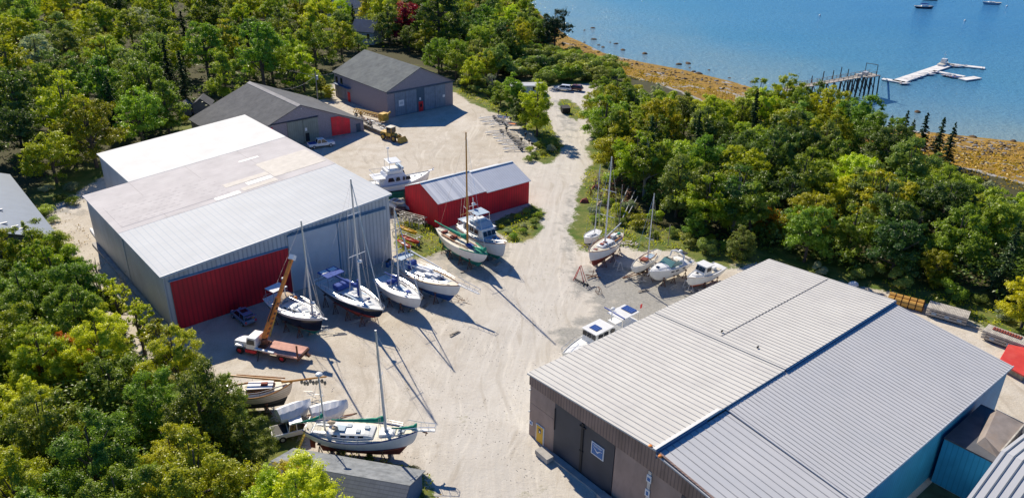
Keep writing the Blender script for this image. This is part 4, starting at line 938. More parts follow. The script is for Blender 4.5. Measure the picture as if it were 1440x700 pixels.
MB().box(-h.L/2+.2, -1.3, 4.3, -3.9, 1.3, 4.36).build('aft_awning', bluedeck, T); mb = MB()
for y in (-1.25, 1.25): mb.tube((-h.L/2+.3, y, 4.3), (-h.L/2+.3, y, 3), .03, .03, 4)
mb.build('awning_post', steel, T); jackstands(T, h, 'trawler beside the red shed', (.2, .45, .7))

# ============ 8. far sport trawler behind the red shed
T, h = boat('trawler_yacht', 'big white flybridge motor yacht with dark bottom, standing behind the grey and red sheds', (521, 259), (605, 246), 3.6, 4.3, 1.5, 'motorboat', tw=.85, bow=1.1, rb=1.3, shape=.36)
hull_obj(h, [grnbot, grnbot, navyhull, white], T, boot=.5, sheerband=1.3); keel_obj(h, grnbot, T); deck_obj(h, white, T); rail(h, white, T, .06)
c = MB().hexa([(-4.2, -1.7, 3.6), (1.6, -1.55, 3.6), (1.6, 1.55, 3.6), (-4.2, 1.7, 3.6)], [(-3.2, -1.6, 5.6), (.2, -1.35, 5.6), (.2, 1.35, 5.6), (-3.2, 1.6, 5.6)]).build('deckhouse', mat('pale_blue_white', (.55, .6, .72), .4, var=.05), T, bevel=.05)
for sd in (1, -1):
    for x, w_ in ((-3.0, 1.3), (-1.5, .9), (-.2, .5), (.4, 1.0)):
        MB().hexa([(x, sd*1.66, 4.3), (x+w_, sd*1.64, 4.3), (x+w_*.8, sd*1.55, 5.0), (x+.2, sd*1.56, 5.0)], [(x, sd*1.7, 4.3), (x+w_, sd*1.68, 4.3), (x+w_*.8, sd*1.59, 5.0), (x+.2, sd*1.6, 5.0)]).build('window', glass, c)
MB().box(-h.L/2+.3, -1.7, 5.0, -3.0, 1.7, 5.12).build('aft_roof', white, T, bevel=.04)
fb_ = MB().box(-3.0, -1.45, 5.62, .0, 1.45, 6.3).build('flybridge', white, T, bevel=.1)
MB().box(-2.6, -1.5, 7.7, -.2, 1.5, 7.82).build('flybridge_top', white, T, bevel=.05); mb = MB()
for x in (-2.5, -.3):
    for y in (-1.4, 1.4): mb.tube((x, y, 7.7), (x, y, 6.2), .05, .05, 5)
mb.build('top_frame', steel, T)
MB().box(-.5, -1.3, 6.3, .2, 1.3, 6.7).build('windscreen', bluedeck, T)
mo = spar(T, -2.2, 7.8, 2.6, .06, white, spreaders=((.9, .5),)); MB().ball((-2.2, 0, 10.2), .3, .3, .18).build('radar_dome', white, mo)
mb = MB()
for x, y in ((-5.3, -1.5), (-5.3, 1.5)): mb.tube((x, y, 5.0), (x, y, 3.7), .04, .04, 4)
mb.path([(-5.4, -1.6, 6.0), (-5.4, 1.6, 6.0), (-3.2, 1.6, 6.0), (-3.2, -1.6, 6.0), (-5.4, -1.6, 6.0)], .03); mb.build('aft_rail', steel, T)
MB().bar((h.L/2-.3, 0, 4.7), (h.L/2+.7, 0, 4.85), .4, .1).tube((h.L/2+.4, 0, 4.9), (h.L/2+.8, 0, 5.2), .06).build('bow_pulpit', steel, T)
hatches(h, [(2.8, .2, .05), (3.9, -.3, .05)], deckgrey, T, .35); jackstands(T, h, 'big motor yacht behind the red shed', (.2, .5, .75))

# ============ 10. wood-trimmed sloop on the right
T, h = boat('sloop', 'white sloop with varnished wood trim and red bottom, left of the slim daysailer', (873, 327), (828, 357.5), 2.9, 3.3, 1.25, tw=.35, bow=.6, stern=.3, rb=.8)
hull_obj(h, [redbot, redbot, white, white], T, boot=.1, sheerband=.06); keel_obj(h, redbot, T); deck_obj(h, cream, T); rail(h, teak, T, .05)
trunk(h, -1.5, 1.8, .95, .65, .42, white, T, wins=3); cockpit(h, -3.9, -1.7, .8, teak, bluedeck, T)
hatches(h, [(.1, 0, .42), (1.1, 0, .42), (3.0, 0, .03)], redbot, T, .6); MB().box(-3.6, -.5, 3.2, -2.4, .1, 3.5).build('deck_gear', sail, T); MB().ball((-4.0, .2, 3.4), .4, .3, .2).build('green_cover', greenc, T)
x1_ = lx(at(845, 340, 3.2), T)
spar(T, x1_, 3.1, 14.3, .12, rake=.01, spreaders=((.33, 1.25), (.62, 1.25)), stays=(h.L/2-.1, -h.L/2+.2, 3.4, 3.1, 1.35))
boom(T, x1_-.2, -h.L/2+.2, 4.1, 4.9, 0, None, r=.1); lifelines(h, T, n=5); pulpit(h, T)
jackstands(T, h, 'wood-trimmed sloop with red bottom')
# ============ 11. small white sloop behind it
T, h = boat('sloop', 'little white sailboat tucked behind the wood-trimmed sloop at the grass edge', (842, 322), (821.5, 334.5), 2.2, 2.1, 1.0, tw=.6, bow=.3, rb=.6, clear=.6)
hull_obj(h, [blkbot, bluestripe, white], T, boot=.05); keel_obj(h, blkbot, T, False); deck_obj(h, white, T); trunk(h, -.6, 1.0, .6, .35, .28, white, T, wins=2); rail(h, white, T, .03)
x1_ = lx(at(831, 323.5, 2.5), T); spar(T, x1_, 2.3, 11.6, .07, rake=.03, spreaders=((.5, .5),), stays=(h.L/2, -h.L/2, 2.4, 2.4, .9)); jackstands(T, h, 'little white sailboat behind the wood-trimmed sloop', (.3, .6))
# ============ 12. daysailer
T, h = boat('daysailer', 'slim white daysailer with varnished coaming and dark red cockpit, on a trailer by the bushes', (927, 350), (887.5, 377), 2.1, 2.35, .95, tw=.35, bow=.3, rb=1.3, rs=.8)
hull_obj(h, [blkbot, white, white], T); keel_obj(h, blkbot, T, False); deck_obj(h, cream, T); rail(h, white, T, .035)
mb = MB()
for sd in (1, -1): mb.path([(-2.6, sd*.5, 2.35), (-1, sd*.8, 2.35), (.9, sd*.6, 2.4), (1.5, 0, 2.45)], .07, 5)
mb.build('coaming', teak, T); MB().box(-2.3, -.5, 2.12, -.4, .5, 2.2).build('cockpit_floor', bluedeck, T); MB().box(-.2, -.45, 2.25, .9, .45, 2.45).build('cabin_hatch', redbot, T)
x1_ = lx(at(901, 358, 2.3), T); spar(T, x1_, 2.2, 10.6, .08, rake=.0, spreaders=((.3, .7),), stays=(h.L/2-.4, -h.L/2+.3, 2.4, 2.2, .9))
jackstands(T, h, 'slim white daysailer', (.3, .6))
# ============ 13. white cruiser
T, h = boat('cabin_cruiser', 'glossy white cabin cruiser with a raked windscreen and dark radar arch beside the slim daysailer', (966.5, 360), (912.5, 382), 2.5, 3.3, 1.3, 'motorboat', tw=.9, bow=.25, rb=1.4, full=.35, shape=.34, stern=-.1)
hull_obj(h, [white, white, white], T); deck_obj(h, white, T, drop=.02, camber=.3); rail(h, galv, T, .03)
trunk(h, -.3, 3.2, 1.15, .4, .35, white, T, slope=.6); MB().box(-3.6, -1.15, 2.45, -.6, 1.15, 2.6).build('cockpit_floor', cream, T)
gsh = mat('tinted_screen', (.12, .25, .25), .1)
MB().hexa([(.7, -1.15, 2.75), (.7, 1.15, 2.75), (-.3, 1.1, 3.35), (-.3, -1.1, 3.35)], [(.76, -1.15, 2.78), (.76, 1.15, 2.78), (-.24, 1.1, 3.4), (-.24, -1.1, 3.4)]).hexa([(.7, 1.15, 2.7), (-1.8, 1.25, 2.75), (-1.5, 1.2, 3.15), (-.3, 1.1, 3.35)], [(.7, 1.2, 2.7), (-1.8, 1.3, 2.75), (-1.5, 1.25, 3.15), (-.3, 1.15, 3.35)]).hexa([(.7, -1.2, 2.7), (-1.8, -1.3, 2.75), (-1.5, -1.25, 3.15), (-.3, -1.15, 3.35)], [(.7, -1.15, 2.7), (-1.8, -1.25, 2.75), (-1.5, -1.2, 3.15), (-.3, -1.1, 3.35)]).build('windscreen', gsh, T)
mb = MB(); mb.path([(-1.6, -1.3, 2.6), (-2.0, -1.2, 3.9), (-2.1, -.6, 4.15), (-2.1, .6, 4.15), (-2.0, 1.2, 3.9), (-1.6, 1.3, 2.6)], .13, 6); mb.build('radar_arch', white, T)
MB().box(-3.0, -1.1, 3.95, -2.2, 1.1, 4.1).build('folded_canopy', black, T, bevel=.04); MB().ball((-2.2, .3, 4.4), .3, .3, .18).build('radar_dome', white, T)
for y in (-.75, .4): MB().box(-1.6, y-.35, 2.6, -1.0, y+.35, 3.2).build('seat', cream, T, bevel=.05)
MB().box(-3.9, -1.1, 2.6, -3.4, 1.1, 3.0).build('stern_bench', cream, T, bevel=.05); hatches(h, [(2.4, 0, .32)], glass, T, .5)
for x in (-1.7, -.3, .6):
    for sd in (1, -1): MB().box(x-.3, sd*(h.hb(x/h.L+.5)-.02), 2.1, x+.3, sd*(h.hb(x/h.L+.5)+.02), 2.25).build('side_window', glass, T)
MB().box(-h.L/2-.6, -1.1, 1.55, -h.L/2, 1.1, 1.68).build('swim_platform', white, T); pulpit(h, T, .7, .35, .05); MB().tube((h.L/2-.1, 0, 2.6), (h.L/2+.25, 0, 2.2), .06).build('anchor', galv, T)
jackstands(T, h, 'glossy white cruiser', (.2, .5, .72))
# ============ 14. small fishing boat
T, h = boat('cuddy_boat', 'small white cuddy-cabin fishing boat with three dark windows and a bit of orange bottom', (1013.5, 371.5), (966, 391.5), 2.1, 2.7, 1.1, 'motorboat', tw=.88, bow=.45, rb=.7, full=.38, shape=.34)
hull_obj(h, [mat('orange_antifouling', (.5, .1, .02), .8), white, white, tanc], T, boot=.05, sheerband=.1); keel_obj(h, redbot, T); deck_obj(h, white, T, drop=.04); rail(h, white, T, .05)
MB().box(-3.0, -.95, 2.15, -.5, .95, 2.2).build('cockpit_floor', cream, T); MB().box(-2.3, -.5, 2.2, -1.5, .5, 2.6).build('engine_box', white, T, bevel=.04)
c = MB().hexa([(-.5, -1.05, 2.1), (1.3, -.95, 2.1), (1.3, .95, 2.1), (-.5, 1.05, 2.1)], [(-.5, -.95, 3.5), (.7, -.85, 3.5), (.7, .85, 3.5), (-.5, .95, 3.5)]).build('wheelhouse', white, T, bevel=.04)
MB().box(-.9, -1.05, 3.5, .85, 1.05, 3.6).build('cabin_roof', white, T, bevel=.03)
for y in (-.55, 0, .55): MB().hexa([(1.07, y-.24, 2.75), (1.07, y+.24, 2.75), (.82, y+.22, 3.35), (.82, y-.22, 3.35)], [(1.12, y-.24, 2.77), (1.12, y+.24, 2.77), (.87, y+.22, 3.37), (.87, y-.22, 3.37)]).build('window', glass, c)
for sd in (1, -1): MB().hexa([(-.3, sd*1.0, 2.75), (.6, sd*.96, 2.75), (.5, sd*.92, 3.3), (-.3, sd*.96, 3.3)], [(-.3, sd*1.03, 2.75), (.6, sd*.99, 2.75), (.5, sd*.95, 3.3), (-.3, sd*.99, 3.3)]).build('window', glass, c)
trunk(h, 1.2, 2.4, .8, .4, .3, white, T, name='fore_cabin'); hatches(h, [(1.6, 0, .3)], glass, T, .35); jackstands(T, h, 'small fishing boat', (.25, .6))
# ============ 15. catamaran-like trawler behind the ribbed shed
T, h = boat('power_cruiser', 'white cabin boat with two blue solar panels partly hidden behind the ribbed shed', (893, 447), (790.5, 499), 2.3, 3.6, 1.2, 'motorboat', tw=.85, bow=.5, rb=.8, shape=.36)
hull_obj(h, [blubot, white, white], T); deck_obj(h, white, T); rail(h, white, T, .05); pulpit(h, T, .74, .7, .1)
c = MB().hexa([(-1.4, -1.3, 2.3), (2.2, -1.2, 2.3), (2.2, 1.2, 2.3), (-1.4, 1.3, 2.3)], [(-1.1, -1.15, 3.94), (1.9, -1.05, 3.94), (1.9, 1.05, 3.94), (-1.1, 1.15, 3.94)]).build('wheelhouse', white, T, bevel=.05)
MB().box(-1.2, -1.28, 3.95, 2.2, 1.28, 4.07).build('cabin_roof', white, T, bevel=.05)
for y in (-.75, 0, .75): MB().box(2.1, y-.3, 3.2, 2.17, y+.3, 3.8).build('window', glass, c)
for sd in (1, -1):
    for x in (-.9, .3, 1.3): MB().box(x-.35, sd*1.28-.03, 3.2, x+.35, sd*1.28+.03, 3.8).build('window', glass, c)
MB().box(.4, -.62, 4.09, 1.5, .6, 4.15).build('solar_panel', solar, T); MB().box(-5.9, -.8, 4.45, -4.7, .9, 4.52).build('solar_panel', solar, T)
MB().box(-6.0, -1.3, 4.3, -2.6, 1.3, 4.42).build('aft_roof', white, T, bevel=.05); MB().box(-5.6, -1.3, 2.3, -2.8, 1.3, 3.2).build('aft_cabin', white, T)
mo = spar(T, -2.0, 4.1, 1.8, .07, white, spreaders=((.8, .7),)); MB().tube((-1.9, 2.2, 5.3), (-2.8, -2.0, 4.8), .1, .08).build('furled_awning', navyc, mo); MB().ball((-1.9, .2, 5.9), .3, .3, .2).build('radar_dome', white, mo)
mb = MB()
for x in (-5.9, -2.7):
    for y in (-1.25, 1.25): mb.tube((x, y, 4.3), (x, y, 2.3), .05, .05, 4)
mb.build('roof_post', steel, T); fl = MB().tube((-6.2, .9, 2.6), (-6.5, .9, 5.2), .025).build('flag_pole', steel, T); MB().box(-6.9, .88, 4.5, -6.45, .91, 5.1).build('flag', redp, fl)
jackstands(T, h, 'solar-panelled boat behind the ribbed shed', (.2, .5, .75))
# ============ 16. wooden sloop with bowsprit, half under the trees
T, h = boat('wooden_cutter', 'old wooden boat with cream planked sides and an orange bowsprit, half under trees', (318, 548), (412, 542), 2.7, 3.2, 1.1, tw=.3, bow=.75, stern=.3, rb=.7)
plank = mat('cream_planking', (.58, .50, .40), .6, var=.15, stripes=[('z', .28, .05, (.2, .12, .1), .7)])
hull_obj(h, [blkbot, blkbot, plank, teak], T, boot=.1, sheerband=.12); keel_obj(h, blkbot, T); deck_obj(h, cream, T); rail(h, varnish, T, .06)
trunk(h, -1.4, 1.6, .9, .7, .5, teak, T, wins=2); MB().box(-1.3, -.75, 3.3, 1.5, .75, 3.36).build('cabin_roof', sail, T); MB().box(.2, -.3, 3.37, .9, .3, 3.5).build('hatch', redbot, T)
bs = MB().tube((h.L/2-1.2, 0, 3.5), (h.L/2+3.8, 0, 3.9), .13, .09, 8).build('bowsprit', varnish, T)
boom(T, 2.4, -3.6, 3.8, 4.3, .9, None, r=.13, m_=varnish); MB().tube((2.8, .5, 3.7), (-2.6, 1.3, 4.0), .08, .08).build('gaff', varnish, T)
mb = MB()
for k in range(9): mb.ball((h.L/2+1.0+k*.32, .1*math.sin(k*3), 3.25+.15*math.cos(k*2)), .17, .2, .3)
mb.build('furled_jib', mat('dirty_netting', (.2, .19, .16), .9, var=.5, vscale=6), bs); lifelines(h, T, n=5); jackstands(T, h, 'old wooden boat under the trees', (.3, .6))
# ============ 17. shrink-wrapped boats
def wrapped(px0, px1, w_, hh, label, dark=False):
    loc, rz, L_ = place(px0, px1, 2.2)
    T = thing('covered_boat', label, 'boat', loc, rz, 'boats wrapped in white tarpaulin'); h = Hull(L_, w_, 1.9, .8, tw=.85, bow=.2, rb=.5, clear=.5)
    hull_obj(h, [blubot, white, white], T); rings = []
    for i in range(15):
        t_ = i/14; x = L_*(t_-.5)*1.03; b = h.hb(min(.97, t_))+.1; z0 = 1.75; top = hh*(1-.55*max(0, t_-.6)**1.3-.15*max(0, .2-t_))
        rings.append([(x, -b, z0), (x, -b*1.0, z0+.35), (x, -b*.62, z0+top*.72+.05*math.sin(i*2)), (x, 0, z0+top), (x, b*.62, z0+top*.72), (x, b, z0+.35), (x, b, z0)])
    MB().loft(rings).build('tarpaulin', sail, T, smooth=False)
    mb = MB(); mb.bar((-L_/2, .5, .55), (L_/2+1, 0, .55), .1, .12).bar((-L_/2, -.5, .55), (L_/2+1, 0, .55), .1, .12).disc((-L_*.2, 1, .35), (0, 1, 0), .35, .2).disc((-L_*.2, -1, .35), (0, 1, 0), .35, .2).bar((-L_*.2, -1, .4), (-L_*.2, 1, .4), .08, .08)
    mb.build('cradle', rust, T); return T
wrapped((391, 583), (436, 566), 2.1, 1.2, 'white tarpaulin-wrapped boat right above the white pickup')
wt = wrapped((438, 580), (488, 567), 2.3, 1.2, 'white tarpaulin-wrapped boat just behind the short mast of the green-covered ketch')
lb = MB()
for k in range(16):
    a0, a1 = 2*PI*k/16, 2*PI*(k+1)/16; lb.tube((.45*math.cos(a0), 0, .45*math.sin(a0)), (.45*math.cos(a1), 0, .45*math.sin(a1)), .09, .09, 6, k % 4 == 0 and 1 or 0)
lr = lb.build('life_ring', [orange, sail]); p = at(447, 586, 3.3); lr.location = p; lr.rotation_euler = (R(50), 0, R(20)); tag(lr, 'orange life ring on the stern rail of the green-covered ketch', 'life ring')
# ============ dinghies and kayaks
def dinghy(px, py, z, L_, B, rz, top, inner, label, name='dinghy', cat='dinghy', flip=False, group=None):
    p = at(px, py, z); T = thing(name, label, cat, (p.x, p.y, z), R(rz), group); h = Hull(L_, B, .45, .3, tw=.7, bow=.2, rb=.3, clear=0, stern=.02); h.zw = .18; h.dc = .15
    o = hull_obj(h, [top, top, top], T); d = deck_obj(h, inner, T, drop=.12, inset=.1); r_ = rail(h, top, T, .06)
    if not flip: MB().box(-.2, -B*.42, .36, .1, B*.42, .42).box(-L_*.35, -B*.38, .36, -L_*.25, B*.38, .42).build('thwart', teak, T)
    else: T.rotation_euler = (PI, 0, R(rz)); T.location.z = z+.55
    return T
dinghy(552, 288, .9, 3.6, 1.6, -60, white, deckgrey, 'white inflatable dinghy on the dark stack between the grey and red sheds', flip=True)
dinghy(560, 286, 1.5, 3.2, 1.5, -35, white, deckgrey, 'white dinghy lying topmost beside the red shed wall')
dinghy(569, 291, .6, 3.2, 1.4, -40, bluedeck, deckgrey, 'pale blue upturned dinghy against the red shed', flip=True)
yk = mat('yellow_kayak', (.7, .45, .03), .4); rk = mat('red_kayak', (.5, .06, .03), .4)
dinghy(574, 326, .8, 4.6, .75, -42, yk, yk, 'yellow kayak on a rack beside the grass', 'kayak', 'kayak')
dinghy(577, 340, .5, 4.3, .75, -40, rk, rk, 'red kayak lying lower than the yellow one', 'kayak', 'kayak')
dinghy(569, 346, .35, 4.0, .7, -50, rk, sail, 'red and white kayak on the ground behind the big white sailboat', 'kayak', 'kayak')
# ------------------------------------------------------------------ vehicles
def wheels(T, xs_, w_, r, m_rim=galv):
    for x in xs_:
        for sd in (1, -1):
            wh = MB().disc((x, sd*w_, r), (0, 1, 0), r, .24, 18).build('wheel', black, T); MB().disc((x, sd*(w_+.09), r), (0, 1, 0), r*.55, .1, 12).build('rim', m_rim, wh)
def car(px, py, rz, kind, paint, label, name='parked_car', L_=4.6, W_=1.8, group=None):
    p = at(px, py); T = thing(name, label, 'pickup truck' if kind == 'pickup' else 'car', p, rz, group); w2 = W_/2
    if kind == 'pickup': prof = [(-L_/2, .5), (-L_/2, 1.1), (-.55, 1.1), (.95, 1.12), (L_/2-.05, 1.02), (L_/2, .85), (L_/2, .45)]
    else: prof = [(-L_/2, .45), (-L_/2-.02, .85), (-L_/2+.1, 1.0), (.9, 1.02), (L_/2-.15, .85), (L_/2, .65), (L_/2, .38)]
    lo = [(x, -w2, z) for x, z in prof]; hi = [(x, w2, z) for x, z in prof]
    body = MB().hexa(lo, hi).build('body', paint, T, bevel=.09)
    if kind == 'pickup': g_ = [(-1.0, 1.08, .9), (1.35, 1.08, .9), (.55, 1.85, .74), (-.8, 1.87, .74)]
    else: g_ = [(-L_/2+.15, 1.0, .9), (1.25, 1.0, .9), (.45, 1.6, .72), (-L_/2+.5, 1.62, .72)]
    lo = [(x, -w_*w2, z) for x, z, w_ in g_]; hi = [(x, w_*w2, z) for x, z, w_ in g_]
    cab = MB().hexa(lo, hi).build('cabin', glass, T, bevel=.04)
    (x0, z0, a0), (x1, z1, a1), (x2, z2, a2), (x3, z3, a3) = g_
    MB().box(x3-.03, -a3*w2-.01, z3-.03, x2+.03, a3*w2+.01, z3+.05).build('roof', paint, T, bevel=.03)
    mb = MB()
    for sd in (1, -1):
        for (xa, za, aa), (xb, zb, ab) in ((g_[0], g_[3]), (g_[1], g_[2])): mb.bar((xa, sd*aa*w2, za), (xb, sd*ab*w2, zb), .07, .07)
        xm = (x2+x3)/2; mb.bar((xm, sd*a0*w2*1.0, z0), (xm, sd*a3*w2*1.01, z3), .09, .05)
    mb.build('pillars', paint, T)
    if kind == 'pickup': MB().box(-L_/2+.12, -w2+.12, 1.02, -1.1, w2-.12, 1.115).build('cargo_bed', navyc if 'grey' in label else black, T)
    for sd in (1, -1):
        MB().box(L_/2-.02, sd*(w2-.35)-.17, .66, L_/2+.02, sd*(w2-.35)+.17, .82).build('headlight', sail, T)
        MB().box(-L_/2-.05, sd*(w2-.2)-.12, .7, -L_/2-.0, sd*(w2-.2)+.12, .95).build('tail_light', redp, T)
    wheels(T, (-L_*.31, L_*.32), w2-.1, .38 if kind == 'pickup' else .33)
    return T
silver = mat('silver_car_paint', (.88, .88, .88), .3, var=.03, coat=.5); wcar = mat('white_car_paint', (.8, .8, .8), .25, var=.03, coat=.5); ccar = mat('dark_red_car_paint', (.15, .03, .02), .25, var=.03, coat=.5); bcar = mat('blue_car_paint', (.14, .24, .40), .2, var=.03, coat=.6)
a = at(434, 211); b = at(470, 206); car(452, 206.5, math.atan2(b.y-a.y, b.x-a.x), 'pickup', silver, 'silver grey crew-cab pickup parked in the shade of the wide low barn', 'pickup_truck', 5.8, 1.95)
a = at(402, 612); b = at(444, 603); car(419, 609, math.atan2(b.y-a.y, b.x-a.x)+.05, 'pickup', wcar, 'white pickup beside the stern of the green-covered ketch, with junk in its bed', 'pickup_truck', 5.6, 1.95)
a = at(332, 438); b = at(356, 458); jp = car(343, 450, math.atan2(a.y-b.y, a.x-b.x), 'suv', bcar, 'blue estate car with a sunroof and open tailgate before the red sliding door', 'parked_car', 4.4, 1.8)
MB().box(-.9, -.45, 1.68, .0, .45, 1.7).build('sunroof', glass, jp); MB().hexa([(-2.1, -.7, 1.6), (-2.1, .7, 1.6), (-2.9, .7, 1.85), (-2.9, -.7, 1.85)], [(-2.1, -.7, 1.66), (-2.1, .7, 1.66), (-2.9, .7, 1.91), (-2.9, -.7, 1.91)]).build('tailgate', bcar, jp)
car(792, 127.5, R(165), 'suv', wcar, 'white SUV parked left of the dark red car in the far car park', L_=4.8); car(808, 127.5, R(158), 'suv', ccar, 'dark red car next to the white SUV in the far car park', L_=4.6)
# ------------------------------------------------------------------ crane truck
a = at(335, 489); b = at(425, 507); rz = math.atan2(a.y-b.y, a.x-b.x); mid = (a+b)/2
CT = thing('crane_truck', 'old white-cabbed crane truck with a rusty red flatbed and long orange boom', 'crane truck', (mid.x, mid.y, 0), rz)
L2 = (a-b).length/2
MB().box(-L2+.2, -.45, .8, L2-.3, .45, 1.05).build('chassis', black, CT)
cb = MB().hexa([(L2-3.6, -1.1, .95), (L2-1.9, -1.1, .95), (L2-1.9, 1.1, .95), (L2-3.6, 1.1, .95)], [(L2-3.5, -1, 2.6), (L2-2.2, -1, 2.6), (L2-2.2, 1, 2.6), (L2-3.5, 1, 2.6)]).build('cab', wcar, CT, bevel=.1)
MB().hexa([(L2-1.95, -.85, .95), (L2, -.75, .95), (L2, .75, .95), (L2-1.95, .85, .95)], [(L2-1.95, -.8, 1.75), (L2-.1, -.65, 1.6), (L2-.1, .65, 1.6), (L2-1.95, .8, 1.75)]).build('bonnet', wcar, CT, bevel=.1)
for sd in (1, -1):
    MB().hexa([(L2-1.6, sd*.75, 1.15), (L2-.3, sd*.75, 1.1), (L2-.3, sd*1.15, 1.1), (L2-1.6, sd*1.15, 1.15)], [(L2-1.4, sd*.75, 1.35), (L2-.5, sd*.75, 1.35), (L2-.5, sd*1.1, 1.3), (L2-1.4, sd*1.1, 1.35)]).build('mudguard', wcar, CT, bevel=.04)
    MB().hexa([(L2-3.3, sd*1.075, 1.7), (L2-2.2, sd*1.075, 1.7), (L2-2.4, sd*1.035, 2.35), (L2-3.3, sd*1.035, 2.35)], [(L2-3.3, sd*1.1, 1.7), (L2-2.2, sd*1.1, 1.7), (L2-2.4, sd*1.06, 2.35), (L2-3.3, sd*1.06, 2.35)]).build('side_window', glass, cb)
    MB().box(L2-3.4, sd*1.0-.2, .5, L2-1.9, sd*1.0+.2, .95).build('fuel_tank', redp, CT, bevel=.05)
    MB().tube((L2-3.9, sd*1.0, 1.1), (L2-4.1, sd*1.9, .05), .07, .07, 5).build('outrigger', black, CT)
MB().hexa([(L2-2.13, -.85, 1.75), (L2-2.13, .85, 1.75), (L2-2.26, .8, 2.4), (L2-2.26, -.8, 2.4)], [(L2-2.05, -.85, 1.75), (L2-2.05, .85, 1.75), (L2-2.2, .8, 2.42), (L2-2.2, -.8, 2.42)]).build('windscreen', glass, cb)
wheels(CT, (L2-1.0, -L2+2.2), .98, .5, redp)
bedm = mat('rusty_pink_deck', (.62, .33, .26), .85, var=.25, vscale=1.2, dirt=((.4, .2, .15), .5, 1.5), stripes=[('y', .4, .03, (.25, .12, .09), .5)])
MB().box(-L2-.2, -1.35, 1.1, L2-4.6, 1.35, 1.26).build('flatbed', bedm, CT); MB().bar((-1.5, 1.2, 1.3), (1.2, 1.2, 1.35), .35, .15).build('deck_tarp', sail, CT)
MB().bar((-L2-.15, 1.1, 1.26), (-L2-.15, 1.1, 2.9), .16, .16).bar((-L2-.25, -1.3, 1.0), (-L2-.25, 1.3, 1.0), .2, .35).bar((-L2-.3, -.5, .9), (-L2-.9, -.4, .6), .3, .3).build('rear_post', rust, CT)
MB().tube((L2-4.1, 0, 1.05), (L2-4.1, 0, 2.3), .45, .4, 10).box(L2-4.6, -.8, 1.05, L2-3.7, .8, 1.5).bar((L2-4.3, -.6, 1.4), (L2-4.3, .7, 2.4), .3, .3).build('crane_turret', rust, CT)
# boom: towards the point seen at the top
tip = at(411, 362, 10.2)-Vector((mid.x, mid.y, 0)); c_, s_ = math.cos(-rz), math.sin(-rz); tl = Vector((c_*tip.x-s_*tip.y, s_*tip.x+c_*tip.y, tip.z)); base = Vector((L2-4.1, 0, 2.2))
d = tl-base
bo = MB().bar(base, base+d*.5, .52, .62).bar(base+d*.5, tl, .36, .42).build('boom', orange, CT)
pm = MB(); un = d.normalized(); sdv = un.cross(Vector((0, 0, 1))).normalized(); uv = sdv.cross(un)
for k in range(7):
    c0 = base+d*(.06+k*.06)
    for sg_ in (1, -1): pm.prism([c0+sdv*.265*sg_-uv*.2, c0+sdv*.265*sg_+un*.35-uv*.2, c0+sdv*.265*sg_+un*.2+uv*.2, c0+sdv*.265*sg_-un*.1+uv*.2], sdv*.01*sg_)
pm.build('boom_panels', rust, bo); MB().bar(base+d*.2+uv*.42, base+d*.48+uv*.42, .12, .12).build('hydraulic_line', black, bo)
MB().bar(tl-un*.3, tl+un*.35, .75, .6).build('boom_tip', sail, bo)
MB().bar(tl, tl+Vector((.5, -.3, -.1)), .3, .35).disc(tl+Vector((.3, 0, -.2)), (0, 1, 0), .25, .15).build('boom_head', redp, bo); MB().bar(base+Vector((0, 0, -.6)), base+d*.4+Vector((0, 0, -.2)), .18, .18).build('lift_ram', galv, bo)
MB().tube(tl+Vector((.4, 0, -.3)), tl+Vector((.4, 0, -5.5)), .02, .02, 4).ball(tl+Vector((.4, 0, -5.6)), .15, .15, .2).build('hook_and_cable', galv, bo)
# ------------------------------------------------------------------ ladders
def ladder(p, q, label, m_=mat('ladder_yellow', (.85, .62, .12), .5)):
    p, q = Vector(p), Vector(q); mb = MB(); d = (q-p); sd = d.cross(Vector((0, 0, 1))).normalized()*.24; n = int(d.length/.38)
    mb.bar(p-sd, q-sd, .1, .12).bar(p+sd, q+sd, .1, .12)
    for i in range(1, n): c = p+d*i/n; mb.tube(c-sd, c+sd, .045, .045, 5)
    return tag(mb.build('ladder', m_), label, 'ladder')
ladder(at(378, 472), at(388, 436, 3.3), 'yellow ladder leaning on the stern of the black-hulled sailboat'); ladder(at(418, 634), at(431, 603, 3.4), 'yellow ladder leaning on the stern of the green-covered ketch')
# ------------------------------------------------------------------ loader, boom, flatbeds by the far barn
a = at(541, 196); b = at(567, 201)
LD = thing('wheel_loader', 'yellow wheel loader at the end of the row by the tall barn', 'loader', at(552, 197), math.atan2(b.y-a.y, b.x-a.x)-.1)
MB().box(-2.9, -.8, .9, .2, .8, 1.8).build('engine_cover', yellow, LD, bevel=.12); MB().box(.2, -.5, .8, 1.8, .5, 1.5).build('front_frame', yellow, LD, bevel=.06)
cb = MB().box(-1.0, -.75, 1.8, .4, .75, 3.0).build('cab', glass, LD, bevel=.05); MB().box(-1.15, -.9, 3.0, .55, .9, 3.14).build('cab_roof', cream, LD, bevel=.04)
mb = MB()
for x in (-.98, .38):
    for y in (-.74, .74): mb.bar((x, y, 1.8), (x, y, 3.0), .1, .1)
mb.build('cab_posts', yellow, cb); wheels(LD, (-1.9, 1.2), .95, .72, yellow)
MB().bar((.6, -.45, 1.6), (2.6, -.45, .9), .16, .25).bar((.6, .45, 1.6), (2.6, .45, .9), .16, .25).build('lift_arm', yellow, LD)
MB().hexa([(2.6, -1.2, .2), (3.6, -1.2, .15), (3.6, 1.2, .15), (2.6, 1.2, .2)], [(2.5, -1.2, 1.1), (2.8, -1.2, 1.2), (2.8, 1.2, 1.2), (2.5, 1.2, 1.1)]).build('bucket', yellow, LD)
a = at(505, 163); b = at(541, 172); rz = math.atan2(b.y-a.y, b.x-a.x); mid = at(523, 168)
YB = thing('crane_boom', 'yellow crane boom lying along the wall of the tall barn', 'crane part', mid, rz)
mb = MB()
